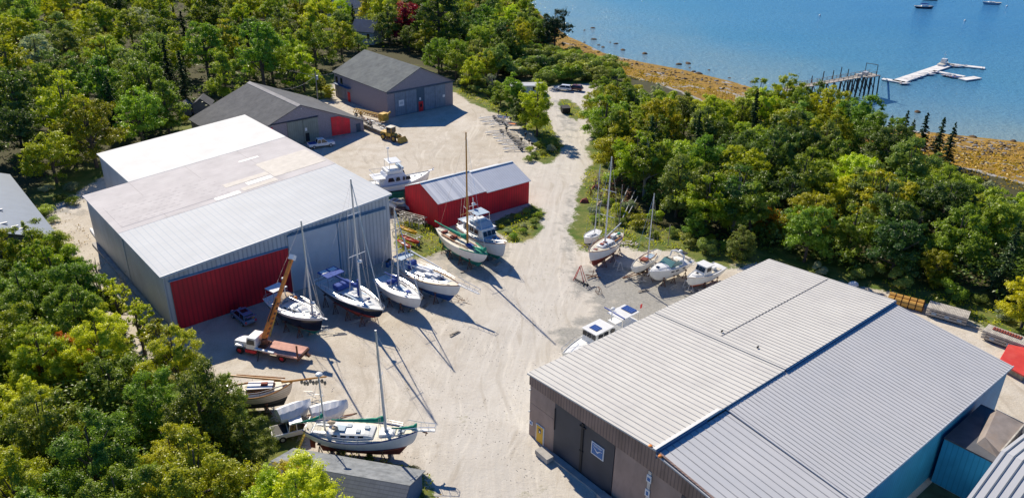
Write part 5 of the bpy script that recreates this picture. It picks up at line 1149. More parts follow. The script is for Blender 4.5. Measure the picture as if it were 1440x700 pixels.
for y, z in ((-.45, .8), (.45, .8), (-.45, 1.6), (.45, 1.6)): mb.bar((-6, y, z), (3.4, y, z+.1), .14, .14)
for k in range(12):
    x = -6+k*.78
    for y in (-.45, .45): mb.bar((x, y, .8), (x+.78, y, 1.65), .09, .09)
    mb.bar((x, -.45, 1.62), (x+.78, .45, 1.65), .09, .09)
mb.build('boom', yellow, YB)
MB().box(3.2, -1, .5, 4.8, 1, 2.3).bar((4, -1.4, .6), (5.3, 1.2, 2.6), .4, .4).build('winch_frame', yellow, YB, bevel=.06); wheels(YB, (-4.6,), .8, .5)
a = at(512, 176); b = at(543, 189); rz = math.atan2(b.y-a.y, b.x-a.x); mid = at(527, 183)
FB = thing('flatbed_trailer', 'flatbed trailer loaded with pale scrap metal between the low barn and the yellow loader', 'trailer', mid, rz)
MB().box(-6, -1.3, .9, 6, 1.3, 1.1).build('deck', palewood, FB); wheels(FB, (-4.6, -3.5), 1.1, .45); mb = MB(); rng = random.Random(5)
for i in range(26):
    x = rng.uniform(-5.6, 2.5); y = rng.uniform(-1.1, 1.1); a_ = rng.uniform(-.4, .4); l_ = rng.uniform(.6, 2.2)
    mb.bar((x, y, 1.2+rng.random()*.4), (x+l_*math.cos(a_), y+l_*math.sin(a_)*.6, 1.2+rng.random()*.5), .2, .15, i % 3)
mb.build('scrap_load', [galv, black, rust], FB)
# ------------------------------------------------------------------ utility pole and wires
p = at(448, 152); UP = thing('utility_pole', 'wooden utility pole with grey transformer left of the tall barn', 'pole', p)
MB().tube((0, 0, 0), (0, 0, 9.2), .16, .11, 8).build('pole', oldwood, UP); MB().bar((-.9, 0, 8.6), (.9, 0, 8.6), .1, .12).build('crossarm', oldwood, UP); MB().tube((.35, 0, 7.3), (.35, 0, 8.3), .25, .25, 10).build('transformer', galv, UP); MB().tube((0, 0, 7.6), (-1.6, 0, 8.1), .04).ball((-1.7, 0, 8.1), .2, .12, .1).build('street_light', galv, UP)
def wire(a, b, sag, label):
    a, b = Vector(a), Vector(b); pts = [a.lerp(b, i/12)-Vector((0, 0, sag*4*(i/12)*(1-i/12))) for i in range(13)]
    return tag(MB().path(pts, .03, 4).build('power_cable', mat('cable', (.3, .3, .3), .7)), label, 'cable')
tp = Vector((p.x, p.y, 8.3)); wire(tp, at(500, 88, 7.0), .9, 'power cable from the utility pole to the tall barn'); wire(tp, at(385, 124, 8.2), 1.4, 'power cable from the utility pole down towards the wide barn ridge'); wire(tp, at(330, 70, 9), 1.0, 'power cable running left from the utility pole into the forest')
# ------------------------------------------------------------------ boat trailers row
def boat_trailer():
    T = thing('boat_trailer', 'empty galvanised boat trailer in the row beside the grass tongue', 'trailer', (0, 0, 0), 0, 'empty boat trailers by the grass tongue')
    MB().bar((-2.6, .7, .5), (1.4, .6, .5), .13, .13).bar((-2.6, -.7, .5), (1.4, -.6, .5), .13, .13).bar((1.4, .6, .5), (3.4, 0, .45), .13, .13).bar((1.4, -.6, .5), (3.4, 0, .45), .13, .13).bar((-2.5, -.7, .5), (-2.5, .7, .5), .08, .08).bar((-.6, -.95, .45), (-.6, .95, .45), .1, .1).bar((1, -.6, .5), (1, .6, .5), .08, .08).build('frame', galv, T)
    wheels(T, (-.6,), .95, .33); MB().bar((-2.2, .5, .8), (-.2, .5, .8), .2, .08).build('bunk', oldwood, T); MB().bar((-2.2, -.5, .8), (-.2, -.5, .8), .2, .08).build('bunk', oldwood, T); MB().tube((2.9, 0, .4), (2.9, 0, 1.1), .04).build('winch_post', galv, T)
    for sd in (1, -1): MB().box(-1.0, sd*.95-.13, .7, -.2, sd*.95+.13, .76).build('mudguard', black, T)
    return T
bt = boat_trailer(); first = True; rng = random.Random(11)
for px, py in ((692, 168), (697, 173), (706, 176), (702, 188), (712, 192), (716, 196), (720, 201), (726, 205), (728, 211)):
    p = at(px, py); rz = R(194+rng.uniform(-14, 14))
    if first: bt.location = p; bt.rotation_euler = (0, 0, rz); first = False
    else: copy_tree(bt, None, p, rz)
def outboard(px, py, z, rz):
    p = at(px, py, z); T = thing('outboard_motor', 'black outboard motor clamped upright among the boat trailers', 'outboard motor', p, rz, 'outboard motors among the trailers')
    MB().box(-.25, -.18, .6, .3, .18, 1.05).build('cowl', black, T, bevel=.08); MB().box(-.07, -.05, -.1, .1, .05, .62).build('leg', black, T); return T
ob = outboard(701, 161, .5, 0)
for px, py in ((712, 166), (718, 171), (741, 175), (712, 185), (737, 185), (739, 193), (744, 203), (748, 207), (733, 200)): copy_tree(ob, None, at(px, py, .5), rng.uniform(0, 6))
dinghy(725, 177, .7, 5.2, 1.9, 172, mat('grey_aluminium_skiff', (.45, .46, .47), .5, metal=.2), orange, 'aluminium skiff with orange inside resting among the boat trailers', 'skiff', 'dinghy')
dinghy(707, 167, .5, 3.2, 1.4, 160, deckgrey, navyc, 'small grey-blue skiff at the far end of the trailer row', 'skiff', 'dinghy')
# dumpster, post
p = at(795, 159); DP = thing('dumpster', 'black dumpster on the grass island of the far car park', 'dumpster', p, R(15)); MB().hexa([(-1, -.8, .15), (1, -.8, .15), (1, .7, .15), (-1, .7, .15)], [(-1.1, -.9, 1.4), (1.1, -.9, 1.4), (1.1, .9, 1.7), (-1.1, .9, 1.7)]).build('bin', black, DP); MB().hexa([(-1.12, -.95, 1.42), (1.12, -.95, 1.42), (1.12, .95, 1.72), (-1.12, .95, 1.72)], [(-1.12, -.95, 1.5), (1.12, -.95, 1.5), (1.12, .95, 1.8), (-1.12, .95, 1.8)]).build('lid', black, DP)
# ------------------------------------------------------------------ trestles and racks between the sheds
def rack(px, py, rz, L_, hh, label, name='boat_rack', m_=galv, group=None, levels=2):
    T = thing(name, label, 'rack', at(px, py), R(rz), group); mb = MB()
    for x in (-L_/2, 0, L_/2):
        for y in (-.8, .8): mb.bar((x, y, 0), (x, y, hh), .1, .1)
        for k in range(levels): mb.bar((x, -.9, hh*(k+1)/levels), (x, .9, hh*(k+1)/levels), .1, .12)
    mb.build('frame', m_, T); mb = MB()
    for k in range(levels):
        for y in (-.6, .1, .7): mb.bar((-L_/2-.8, y, hh*(k+1)/levels+.1), (L_/2+.6, y+.1, hh*(k+1)/levels+.1), .12, .1)
    mb.build('poles', palewood, T); return T
rack(580, 316, -30, 4, 1.6, 'pale pole rack in front of the red shed end wall'); rack(566, 318, 20, 3, 1.1, 'low pole rack next to the grey shed corner', levels=1)
rack(572, 335, -38, 5, .8, 'long low rack with kayaks on it', levels=1)
p = at(560, 302); o = MB().tube((-1.2, 0, .6), (1.2, 0, .6), .6, .6, 12).tube((-1.0, 1.3, .5), (1.2, 1.3, .5), .5, .5, 12).build('oil_tank', mat('rusty_tank', (.12, .09, .08), .7, var=.3)); o.location = p; tag(o, 'pair of dark rusty tanks beside the grey shed corner', 'tank')
# timber pallets in the right-hand rack area
rng = random.Random(4)
def pallet_stack(px, py, n, rz, m_, label, group):
    T = thing('pallet_stack', label, 'pallets', at(px, py), R(rz), group); mb = MB()
    for k in range(n):
        z = .16*k
        for i in range(5): mb.box(-.6+i*.26, -.6, z+.1, -.6+i*.26+.16, .6, z+.14)
        for y in (-.55, 0, .5): mb.box(-.6, y-.05, z, .6, y+.05, z+.1)
    mb.build('pallets', m_, T); return T
for k, (px, py) in enumerate(((863, 240), (868, 244), (860, 247), (872, 251), (866, 254), (876, 246))): pallet_stack(px, py, rng.randint(4, 9), rng.uniform(0, 60), [palewood, oldwood, redbot][k % 3], 'stack of timber pallets under the trees right of the road', 'pallet stacks under the right-hand trees')
js = bpy.data.objects.new('jack_stand', jackstand_mesh(1.5)); COL.objects.link(js); js.location = at(850, 262); tag(js, 'spare jack stand standing in the crowd of stands under the trees', 'jack stand', 'spare jack stands stored under the trees')
js2 = jackstand_mesh(1.1)
for k in range(46):
    c = js.copy(); COL.objects.link(c); c.location = at(rng.uniform(826, 888), rng.uniform(250, 282) if rng.random() < .75 else rng.uniform(270, 300)); c.rotation_euler = (rng.uniform(-.1, .1), 0, rng.uniform(0, 6)); c.scale = (rng.uniform(.8, 1.2),)*3
for k, (px, py, m_, lb) in enumerate(((838, 265, redp, 'red'), (822, 284, redp, 'second, lower red'), (846, 288, tanc, 'tan'))):
    o = MB().hexa([(-.9, -.6, 0), (.9, -.5, 0), (.8, .6, 0), (-.8, .5, 0)], [(-.5, -.3, .6), (.6, -.25, .45), (.4, .3, .8), (-.5, .25, .5)]).build('covered_pile', m_ if m_ is tanc else redbot); o.location = at(px, py); tag(o, lb+' tarpaulin-covered pile in the weeds right of the road', 'covered pile')
# masts lying / standing in the rack area
for k, (a, b) in enumerate((((868, 300), (884, 262)), ((876, 306), (893, 268)), ((884, 300), (897, 276)))):
    o = MB().tube(at(*a, .9), at(*b, 1.6), .09, .07, 6).build('stored_mast', alu); tag(o, 'aluminium mast stored on low supports under the right-hand trees', 'mast', 'masts stored under the right-hand trees')
o = MB().tube((0, 0, 0), (0, 0, 8.5), .1, .07, 7).build('bare_pole', oldwood); o.location = at(870, 325); tag(o, 'thin bare pole rising behind the wood-trimmed sloop', 'pole')
o = MB().tube((0, 0, 0), (0, 0, 4), .06, .05, 6).build('bare_pole', oldwood); o.location = at(939, 347); tag(o, 'short bare pole in the bushes behind the glossy cruiser', 'pole')
# red ladder triangle and small metal frames
T = thing('step_ladder', 'red folding trestle with a dark wheeled beam standing on grey gravel', 'trestle', at(815, 395), R(-30)); mb = MB()
for s in (1, -1):
    mb.tube((-.9, s*.4, 0), (0, s*.2, 2.6), .05).tube((.9, s*.4, 0), (0, s*.2, 2.6), .05)
for k in range(6): f = k/6; mb.tube((-.9+.9*f, -.4+.2*f, 2.6*f+.2), (-.9+.9*f, .4-.2*f, 2.6*f+.2), .03)
mb.build('frame', redp, T); MB().bar((-.9, 0, .2), (1.9, -.9, .2), .18, .12).bar((.3, .6, .15), (1.2, -1.2, .15), .12, .12).disc((1.7, -.8, .2), (0, 1, 0), .2, .1).build('base_beam', black, T)
T = thing('boat_cradle', 'dark folded boat cradle lying right of the red trestle', 'cradle', at(833, 390), R(10)); MB().bar((-1, -.6, .2), (1, .5, .2), .12, .12).bar((-.9, .7, .2), (1.1, -.6, .2), .12, .12).bar((0, 0, .2), (.2, .1, 1.3), .08, .08).bar((-.6, .1, 1), (.8, .1, .9), .08, .08).build('frame', rust, T)
def a_frame(px, py, s, label, m_=galv):
    mb = MB()
    for y in (-.5, .5): mb.tube((-.4, y, 0), (-.1, y, 1), .035).tube((.4, y, 0), (.1, y, 1), .035).tube((-.35, y, .15), (.35, y, .15), .03)
    mb.tube((-.1, -.5, 1), (-.1, .5, 1), .04).tube((.1, -.5, 1), (.1, .5, 1), .04).tube((-.35, -.5, .15), (-.35, .5, .15), .03)
    o = mb.build('metal_stand', m_); o.location = at(px, py); o.scale = (s,)*3; o.rotation_euler = (0, 0, R(20)); return tag(o, label, 'stand')
a_frame(869, 378, 1.3, 'galvanised A-stand in the shadow of the wood-trimmed sloop'); a_frame(967, 407, 1.3, 'galvanised A-stand in front of the small fishing boat'); a_frame(842, 412, .9, 'dark little stand on the open grey gravel', rust)
# daysailer's trailer, wood scraps
T = thing('cradle_trailer', 'rusty cradle trailer under the slim daysailer', 'trailer', at(903, 385), R(215)); MB().bar((-3, .6, .45), (4, .1, .4), .1, .12).bar((-3, -.6, .45), (4, -.1, .4), .1, .12).bar((-1.6, -1, .4), (-1.6, 1, .4), .1, .1).bar((1, -.7, .45), (1, .7, .45), .1, .1).build('frame', rust, T); wheels(T, (-1.6,), 1.0, .35)
for k, (px, py) in enumerate(((958, 372), (952, 378), (974, 413), (897, 396), (918, 389), (884, 345))):
    mb = MB()
    for i in range(12): a_ = rng.uniform(0, 3); x, y = rng.uniform(-1.2, 1.2), rng.uniform(-.8, .8); mb.bar((x, y, .1+i*.03), (x+math.cos(a_)*.9, y+math.sin(a_)*.9, .1+i*.03), .18, .07)
    o = mb.build('timber_scraps', palewood); o.location = at(px, py); tag(o, 'heap of pale timber blocking near the row of motorboats', 'timber heap', 'heaps of timber blocking')
# scissor frame under bow platform of the big white ketch, and wire frame near the motorsailer
for px, py, lb in ((655, 424, 'tangled dark metal frames under the bow platform of the big white sailboat'), (462, 466, 'thin wire frame in front of the black-hulled sailboat'), (452, 562, 'tangle of netting frames beneath the orange bowsprit')):
    mb = MB(); r3 = random.Random(px)
    for i in range(16): p_ = Vector((r3.uniform(-1.2, .2), r3.uniform(-.5, .5), r3.uniform(.05, .9))); mb.tube(p_, p_+Vector((r3.uniform(-1.3, 1.3), r3.uniform(-.7, .7), r3.uniform(-.6, .5))).lerp(p_, .2), .03, .03, 4)
    for p_ in mb.v[:0]: pass
    mb.v = [(x, y, max(.02, z)) for x, y, z in mb.v]; o = mb.build('scrap_frame', rust if px > 500 else galv); o.location = at(px, py); tag(o, lb, 'metal frames')
# ------------------------------------------------------------------ right side: floats, dock sections, red hull cover
fl = mat('amber_float_plastic', (.55, .30, .06), .5, var=.2)
p = at(1269, 428); T = thing('float_rack', 'bundle of amber plastic dock floats behind the corner of the ribbed roof', 'floats', p, R(-32))
for i in range(5):
    for j in range(2): MB().tube((-2.0+i*.95, -.6+j*1.2, .6), (-1.2+i*.95, -.6+j*1.2, .6), .58, .58, 12).build('float', fl, T); MB().tube((-1.2+i*.95, -.6+j*1.2, .6), (-1.05+i*.95, -.6+j*1.2, .6), .45, .45, 10).build('float_gap', rust, T)
def docks(a, b, label, n=3, red=False):
    pa, pb_ = at(*a, .9), at(*b, .9); d = pb_-pa; T = thing('dock_stack', label, 'dock sections', ((pa.x+pb_.x)/2, (pa.y+pb_.y)/2, 0), math.atan2(d.y, d.x)); L_ = d.length
    for k in range(n):
        z = .25+k*.42; s_ = MB()
        x = -L_/2
        while x < L_/2-.15: s_.box(x, -1.2, z+.25, x+.17, 1.2, z+.31); x += .2
        s_.box(-L_/2, -1.2, z, L_/2, -1.05, z+.25).box(-L_/2, 1.05, z, L_/2, 1.2, z+.25).box(-L_/2, -.08, z, L_/2, .08, z+.25); s_.build('dock_section', palewood, T)
    MB().box(-L_/2+.4, -1.0, 0, -L_/2+.9, 1.0, .25).build('bearer', oldwood, T); MB().box(L_/2-1, -1.0, 0, L_/2-.5, 1.0, .25).build('bearer', oldwood, T)
    for x in (-L_*.3, 0.1, L_*.32): MB().box(x-.3, -1.28, .5, x+.3, -1.2, .8).build('float_label', bluedeck, T)
    if red:
        mb = MB()
        for i in range(11): mb.box(-L_/2+.8+i*.32, -.1, z+.31, -L_/2+1.0+i*.32, .8, z+.42)
        mb.build('red_cleats', redbot, T)
    return T
docks((1305, 431), (1362, 447), 'stack of grey wooden dock sections nearest the amber floats'); docks((1385, 464), (1462, 492), 'stack of dock sections with red cleats at the right edge', 3, True)
o = MB().bar(at(1350, 452, .2), at(1382, 463, .25), .2, .15).build('loose_plank', palewood); tag(o, 'long loose plank bridging the two dock stacks on the gravel', 'plank')
P4 = [at(1418, 484, 1.1), at(1404, 508, 1.1), at(1440, 528, 1.1), at(1500, 512, 1.1), at(1480, 496, 1.1)]
cx = sum(p.x for p in P4)/5; cy = sum(p.y for p in P4)/5; T = thing('red_cover', 'bright red tarpaulin-covered platform at the right edge of the yard', 'tarpaulin', (cx, cy, 0))
MB().hexa([(p.x-cx, p.y-cy, .9) for p in P4], [(p.x-cx, p.y-cy, 1.15) for p in P4]).build('red_tarpaulin', mat('bright_red_tarp', (.62, .05, .04), .5, var=.15, vscale=.5, dirt=((.75, .15, .12), .5, .5)), T, bevel=.05)
MB().hexa([((p.x-cx)*.9, (p.y-cy)*.9, 0) for p in P4], [((p.x-cx)*.9, (p.y-cy)*.9, .9) for p in P4]).build('platform', oldwood, T)
o = MB().ball((0, 0, .5), .8, .6, .5).box(-.4, -.4, 0, .4, .4, .5).build('white_bundle', sail); o.location = at(1199, 404); tag(o, 'small white bundle just behind the back edge of the ribbed roof', 'bundle')
# benches/blocks at the front of the dark doors
a, b = at(752, 632), at(768, 645)
o = MB().box(-1.0, -.45, .15, 1.0, .45, .7).box(-.9, -.4, 0, .9, .4, .14).build('concrete_block', concrete, bevel=.03); o.location = at(765, 644); o.rotation_euler = (0, 0, R(-52)); tag(o, 'grey concrete block on the sill left of the dark double door', 'block')
o = MB().box(-1.0, -.45, .0, 1.0, .45, .6).build('concrete_block', concrete, bevel=.03); o.location = at(853, 706); o.rotation_euler = (0, 0, R(-52)); tag(o, 'second concrete block right of the dark double door at the frame edge', 'block')
# long pipe by the grey shed's left wall, planks
o = MB().tube(at(128, 322, .2), at(138, 336, .2), .25, .25, 8).build('white_pipe', sail); tag(o, 'short white pipe lying at the left wall of the grey shed', 'pipe')
# scatter of stones around the yard edge
rng = random.Random(21); k = 0; rock = mat('field_stone', (.3, .28, .25), .9, var=.3, vscale=3, bump=.3)
def boulder_mesh(seed, m_):
    import bmesh
    r4 = random.Random(seed); bm = bmesh.new(); bmesh.ops.create_icosphere(bm, subdivisions=3, radius=1)
    off = [(Vector((r4.uniform(-1, 1), r4.uniform(-1, 1), r4.uniform(-1, 1))).normalized(), r4.uniform(.1, .3)) for _ in range(9)]
    for v in bm.verts:
        n = v.co.normalized(); s = 1
        for d_, a_ in off: s -= a_*max(0, n.dot(d_)-.55)
        s += .04*math.sin(n.x*9+seed)*math.cos(n.y*11); v.co = n*s; v.co.z *= .6
    me = bpy.data.meshes.new('boulder'); bm.to_mesh(me); bm.free(); me.materials.append(m_); return me
dk_ = mat('weed_covered_rock', (.07, .045, .025), .9, var=.5, vscale=2, dirt=((.25, .12, .01), .4, 1.5)); gk = mat('grey_rock', (.26, .25, .24), .9, var=.3, vscale=2)
BM = [boulder_mesh(i, dk_) for i in range(3)]+[boulder_mesh(9, gk)]
pts_ = [(822, 60), (834, 40), (822, 43), (835, 56), (848, 67), (858, 60), (866, 62), (876, 71), (842, 64), (907, 76), (955, 91), (970, 96), (975, 101), (983, 104), (997, 99), (1026, 110), (1058, 116), (1072, 113), (946, 104), (968, 90), (1290, 158), (1350, 195), (1368, 193), (1425, 199), (1385, 213), (1372, 222), (1421, 222), (1402, 246), (1398, 206), (1318, 196), (966, 88), (1090, 121)]
for k, (px, py) in enumerate(pts_):
    p = at(px, py, -5.9); zz = max(-6.05, gz(p.x, p.y)); p = at(px, py, zz)
    o = bpy.data.objects.new('boulder', BM[3 if (px, py) in ((1421, 222), (1402, 246)) else k % 3]); COL.objects.link(o); o.location = p; s = rng.uniform(.45, 1.15); o.scale = (s*1.3, s, s); o.rotation_euler = (0, 0, rng.uniform(0, 6))
    tag(o, 'pale grey boulder on the orange rockweed at the right' if k in (26, 27) else 'dark weed-covered boulder along the low-tide shore', 'boulder', 'pale boulders on the right-hand beach' if k in (26, 27) else 'dark boulders along the shore')
# ------------------------------------------------------------------ pier, floats and moored boats
pil = mat('dark_piling', (.06, .05, .045), .9, var=.4, vscale=2); dkm = mat('pier_deck', (.42, .38, .33), .85, var=.3, vscale=1.5)
A = at(1226, 104, .4); Bp = at(1100, 126, .4); d = (A-Bp); L_ = d.length*1.02; T = thing('pier', 'long timber pier on dark pilings running out from the trees', 'pier', (Bp.x, Bp.y, 0), math.atan2(d.y, d.x))
MB().box(0, -1.3, .1, L_, 1.3, .35).box(L_-6, -2.6, .12, L_, 2.6, .36).build('deck', dkm, T)
mb = MB(); x = 2
while x < L_:
    for y in (-1.2, 1.2) if x < L_-7 else (-2.4, 0, 2.4):
        sl_ = 1.25 if x > L_-14 else 1.1
        mb.tube((x, y*sl_, -7.5), (x, y, .1), .22, .2, 7)
    mb.bar((x, -1.2, -4), (x, 1.2, -.3), .12, .2); x += 3.2 if x < L_-14 else 2.2
mb.build('pilings', pil, T); mb = MB(); x = 1
while x < L_:
    for y in (-1.25, 1.25): mb.bar((x, y, .3), (x, y, 1.35), .1, .1)
    x += 2.2
for y in (-1.25, 1.25): mb.bar((0, y, 1.3), (L_, y, 1.3), .08, .1).bar((0, y, .85), (L_, y, .85), .06, .08)
mb.build('railing', oldwood, T); mb = MB()
for x, z in ((L_-22, 3.2), (L_-17.5, 3.0), (L_-14, 3.6), (L_-10.5, 2.6), (L_-27, 2.4)): mb.tube((x, 1.5, .2), (x, 1.5, z), .16, .14, 6)
mb.build('tall_piling', pil, T)
mb = MB(); mb.tube((L_-1.4, -2, .3), (L_-1.6, -2, 3.6), .1).tube((L_-1.4, 2, .3), (L_-1.6, 2, 3.4), .1).tube((L_-1.6, -2, 3.6), (L_-1.6, 2, 3.4), .1); mb.build('hoist_gantry', pil, T)
MB().box(L_-5, -.8, .36, L_-4, .5, 1.4).box(L_-3, .2, .36, L_-2.2, 1.4, 1.2).box(L_-7.5, -1, .36, L_-6.5, .2, 1.1).build('pier_gear', galv, T)
Z6 = -5.6
q0 = at(1246, 112, Z6); o = MB().bar(A+Vector((0, 0, -.1)), q0+Vector((0, 0, .3)), .55, .1).build('gangway', galv); tag(o, 'thin metal gangway from the pier head down to the floats', 'gangway')
def floatdock(a, b, w_, label):
    pa, pb_ = at(*a, Z6), at(*b, Z6); d = pb_-pa; o = thing('float_dock', label, 'floating dock', (pa.x, pa.y, -6), math.atan2(d.y, d.x)); L_ = d.length
    s_ = MB(); x = 0
    while x < L_-.5: s_.box(x, -w_/2, .15, min(L_, x+5.8), w_/2, .5); x += 6
    s_.build('deck', mat('float_deck', (.74, .72, .69), .8, var=.15, vscale=1), o); s_ = MB(); x = .5
    while x < L_-1.5: s_.box(x, -w_/2+.15, -.25, x+1.5, -w_/2+.8, .14).box(x, w_/2-.8, -.25, x+1.5, w_/2-.15, .14); x += 2.6
    s_.build('floats', black, o); return o
floatdock((1262, 115), (1336, 90), 4.0, 'long main floating dock slanting up to the right'); floatdock((1241, 111), (1276, 117), 2.6, 'short floating dock at the near end by the gangway')
floatdock((1330, 90), (1385, 96), 2.8, 'upper floating dock finger with dinghies beneath it'); floatdock((1312, 100), (1356, 108), 2.2, 'lower floating dock finger'); floatdock((1353, 112), (1375, 109), 3.0, 'square float at the tip of the lower dock finger')
for k, (px, py) in enumerate(((1272, 119), (1280, 113), (1290, 110), (1299, 106), (1307, 106), (1314, 103), (1330, 107), (1336, 108), (1343, 110), (1346, 95), (1352, 94))):
    p = at(px, py, -5.9); dinghy(px, py, -5.95, 4.0, 1.8, rng.uniform(-20, 40), [white, white, deckgrey][k % 3], [deckgrey, white, navyc][k % 3], 'little tender tied along the floating docks', 'tender', 'dinghy', group='little tenders tied along the floating docks')
T, h = boat('lobster_boat', 'white motorboat with antennae moored behind the main floating dock', (1318, 97), (1334, 90), -5.0, 2.6, .9, 'motorboat', tw=.85, bow=.5, shape=.36, clear=0)
for nm in (0,):
    T.location = at(1326, 93, -6); T.location.z = -8.0; h.zd = 3.0; h.zw = 2.0; h.dc = .5; h.L = 7.5
    hull_obj(h, [white, bluestripe, white], T); deck_obj(h, cream, T); MB().hexa([(-.8, -.9, 3), (1.4, -.9, 3), (1.4, .9, 3), (-.8, .9, 3)], [(-.8, -.85, 4.6), (.9, -.8, 4.6), (.9, .8, 4.6), (-.8, .85, 4.6)]).build('wheelhouse', white, T, bevel=.05); MB().box(.2, -.92, 3.7, 1.0, .92, 4.3).build('window', glass, T); spar(T, -.5, 4.6, 2.6, .05, white, spreaders=((.6, .6),))
def moored(px, py, L_, rz, hm, label, cov=None, mast=0):
    p = at(px, py, -6); T = thing('moored_boat', label, 'boat', (p.x, p.y, -8), R(rz)); h = Hull(L_, L_*.3, 3.0, 1.0, tw=.6, bow=.4, rb=.8, clear=.8); h.dc = .5
    hull_obj(h, [hm, hm, hm, white], T, sheerband=.25); deck_obj(h, cream, T); rail(h, white, T, .06); trunk(h, -L_*.15, L_*.2, .9, .6, .5, white, T, wins=2)
    if cov: MB().ball((0, 0, 4.2), L_*.25, .35, .3).build('sail_cover', cov, T)
    if mast: spar(T, .5, 3, mast, .1, spreaders=((.5, .8),))
    return T
moored(1299, 12, 9.5, -8, navyhull, 'dark-hulled sailboat at anchor near the top, below another boat', navyc, 0); moored(1308, 0.5, 9, -8, navyhull, 'dark boat cut off by the top edge of the photo', mast=12); moored(1394, 6.5, 9.5, 172, bluedeck, 'white motorboat at anchor near the upper right corner')
for k, (px, py) in enumerate(((1357, 29.5), (1416, 9), (1153, 22))):
    o = MB().ball((0, 0, 0), .5, .5, .45, 12, 8).tube((0, 0, .3), (0, 0, .9), .06).build('mooring_buoy', white, smooth=True); o.location = at(px, py, -5.9); tag(o, 'white mooring buoy floating '+('below the upper right motorboat', 'right of the upper right motorboat', 'alone in the open water above the pier')[k], 'buoy')

# ------------------------------------------------------------------ yard clutter
rng = random.Random(77); blue_ = mat('blue_drum', (.02, .12, .35), .5, var=.2)
def drum():
    T = thing('oil_drum', 'blue drum standing by the grey shed wall among the boats', 'drum', (0, 0, 0), 0, 'drums between the boats'); MB().tube((0, 0, 0), (0, 0, .88), .29, .29, 14).build('barrel', blue_, T); MB().tube((0, 0, .88), (0, 0, .92), .3, .3, 14).build('rim', black, T); return T
dm = drum(); dm.location = at(548, 372)
for px, py in ((545, 375), (588, 345)): copy_tree(dm, None, at(px, py), rng.uniform(0, 3))
for k, (px, py, rz) in enumerate(((512, 448, 20), (500, 452, 35), (600, 430, 70), (478, 470, 10), (640, 470, 50), (575, 436, 15), (700, 372, 60), (720, 378, 80), (655, 382, 30), (832, 405, 40), (905, 410, 25), (948, 404, 60))):
    o = MB().bar((-.9, 0, .06), (.9, 0, .06), .25, .12).bar((-.6, .35, .06), (.8, .25, .06), .2, .1).bar((-.3, .15, .17), (.7, .1, .17), .22, .1).build('loose_boards', palewood if k % 2 else oldwood); o.location = at(px, py); o.rotation_euler = (0, 0, R(rz)); tag(o, 'few loose boards lying on the gravel between the boats', 'boards', 'loose boards on the yard gravel')
# small stones over the gravel: uncountable
np.random.seed(5); sv = []; sf = []; r8 = random.Random(8)
SP = [tuple(at(*q))[:2] for q in [(640, 700), (600, 660), (520, 640), (440, 560), (560, 450), (700, 400), (800, 330), (830, 350), (960, 370), (900, 450), (800, 500), (740, 560), (780, 700)]]
A_ = np.array(SP); x0, y0 = A_.min(0); x1, y1 = A_.max(0); xx = np.random.uniform(x0, x1, 9000); yy = np.random.uniform(y0, y1, 9000); ok = inside(xx, yy, A_) & (np.sin(xx*.5)*np.cos(yy*.4)+np.random.uniform(-1, 1, 9000) > .35)
st = MB()
for x, y in list(zip(xx[ok], yy[ok]))[:1900]:
    s_ = r8.uniform(.03, .085); a_ = r8.uniform(0, 3); c_, d_ = math.cos(a_)*s_, math.sin(a_)*s_
    st.add([(x+c_, y+d_, 0), (x-d_, y+c_*.8, 0), (x-c_, y-d_, 0), (x+d_, y-c_, 0), (x, y, s_*.8)], [(0, 1, 4), (1, 2, 4), (2, 3, 4), (3, 0, 4)])
o = st.build('gravel_stones', mat('pale_stone', (.45, .41, .35), .9, var=.4, vscale=.7), fix=False); tag(o, 'small loose stones strewn over the gravel yard', 'stones', None, 'stuff')
# ------------------------------------------------------------------ leaves
def leaf_mat(name, a, b, hue=.0, trans=.35):
    M_ = bpy.data.materials.new(name); M_.use_nodes = True; t = M_.node_tree; t.nodes.remove(t.nodes['Principled BSDF']); out = t.nodes['Material Output']
    tc = ND(t, 'ShaderNodeTexCoord').outputs['Object']; oi = ND(t, 'ShaderNodeObjectInfo')
    f = MATH(t, 'ADD', MATH(t, 'MULTIPLY', NOISE(t, tc, .9, 4, .75), 1.0), MATH(t, 'MULTIPLY', MATH(t, 'SUBTRACT', oi.outputs['Random'], .5), .7))
    c = MIX(t, RAMP(t, f, .3, .75), a, b)
    c = MIX(t, RAMP(t, NOISE(t, tc, 5, 2), .5, .8), c, tuple(x*1.35 for x in b))
    hs = ND(t, 'ShaderNodeHueSaturation'); t.links.new(c, hs.inputs['Color'])
    t.links.new(MATH(t, 'ADD', .476, MATH(t, 'MULTIPLY', MATH(t, 'FRACT', MATH(t, 'MULTIPLY', oi.outputs['Random'], 3.7)), .05)), hs.inputs['Hue'])
    t.links.new(MATH(t, 'ADD', .8, MATH(t, 'MULTIPLY', MATH(t, 'FRACT', MATH(t, 'MULTIPLY', oi.outputs['Random'], 7.3)), .45)), hs.inputs['Value'])
    d = ND(t, 'ShaderNodeBsdfDiffuse'); tr = ND(t, 'ShaderNodeBsdfTranslucent'); gl = ND(t, 'ShaderNodeBsdfGlossy'); gl.inputs['Roughness'].default_value = .38
    t.links.new(hs.outputs[0], d.inputs[0])
    tcx = MIX(t, 1.0, hs.outputs[0], (1.0, 1.0, .45), 'MULTIPLY'); t.links.new(tcx, tr.inputs[0])
    m1 = ND(t, 'ShaderNodeMixShader'); m1.inputs[0].default_value = trans; t.links.new(d.outputs[0], m1.inputs[1]); t.links.new(tr.outputs[0], m1.inputs[2])
    m2 = ND(t, 'ShaderNodeMixShader'); m2.inputs[0].default_value = .03; t.links.new(m1.outputs[0], m2.inputs[1]); t.links.new(gl.outputs[0], m2.inputs[2]); t.links.new(m2.outputs[0], out.inputs[0])
    return M_
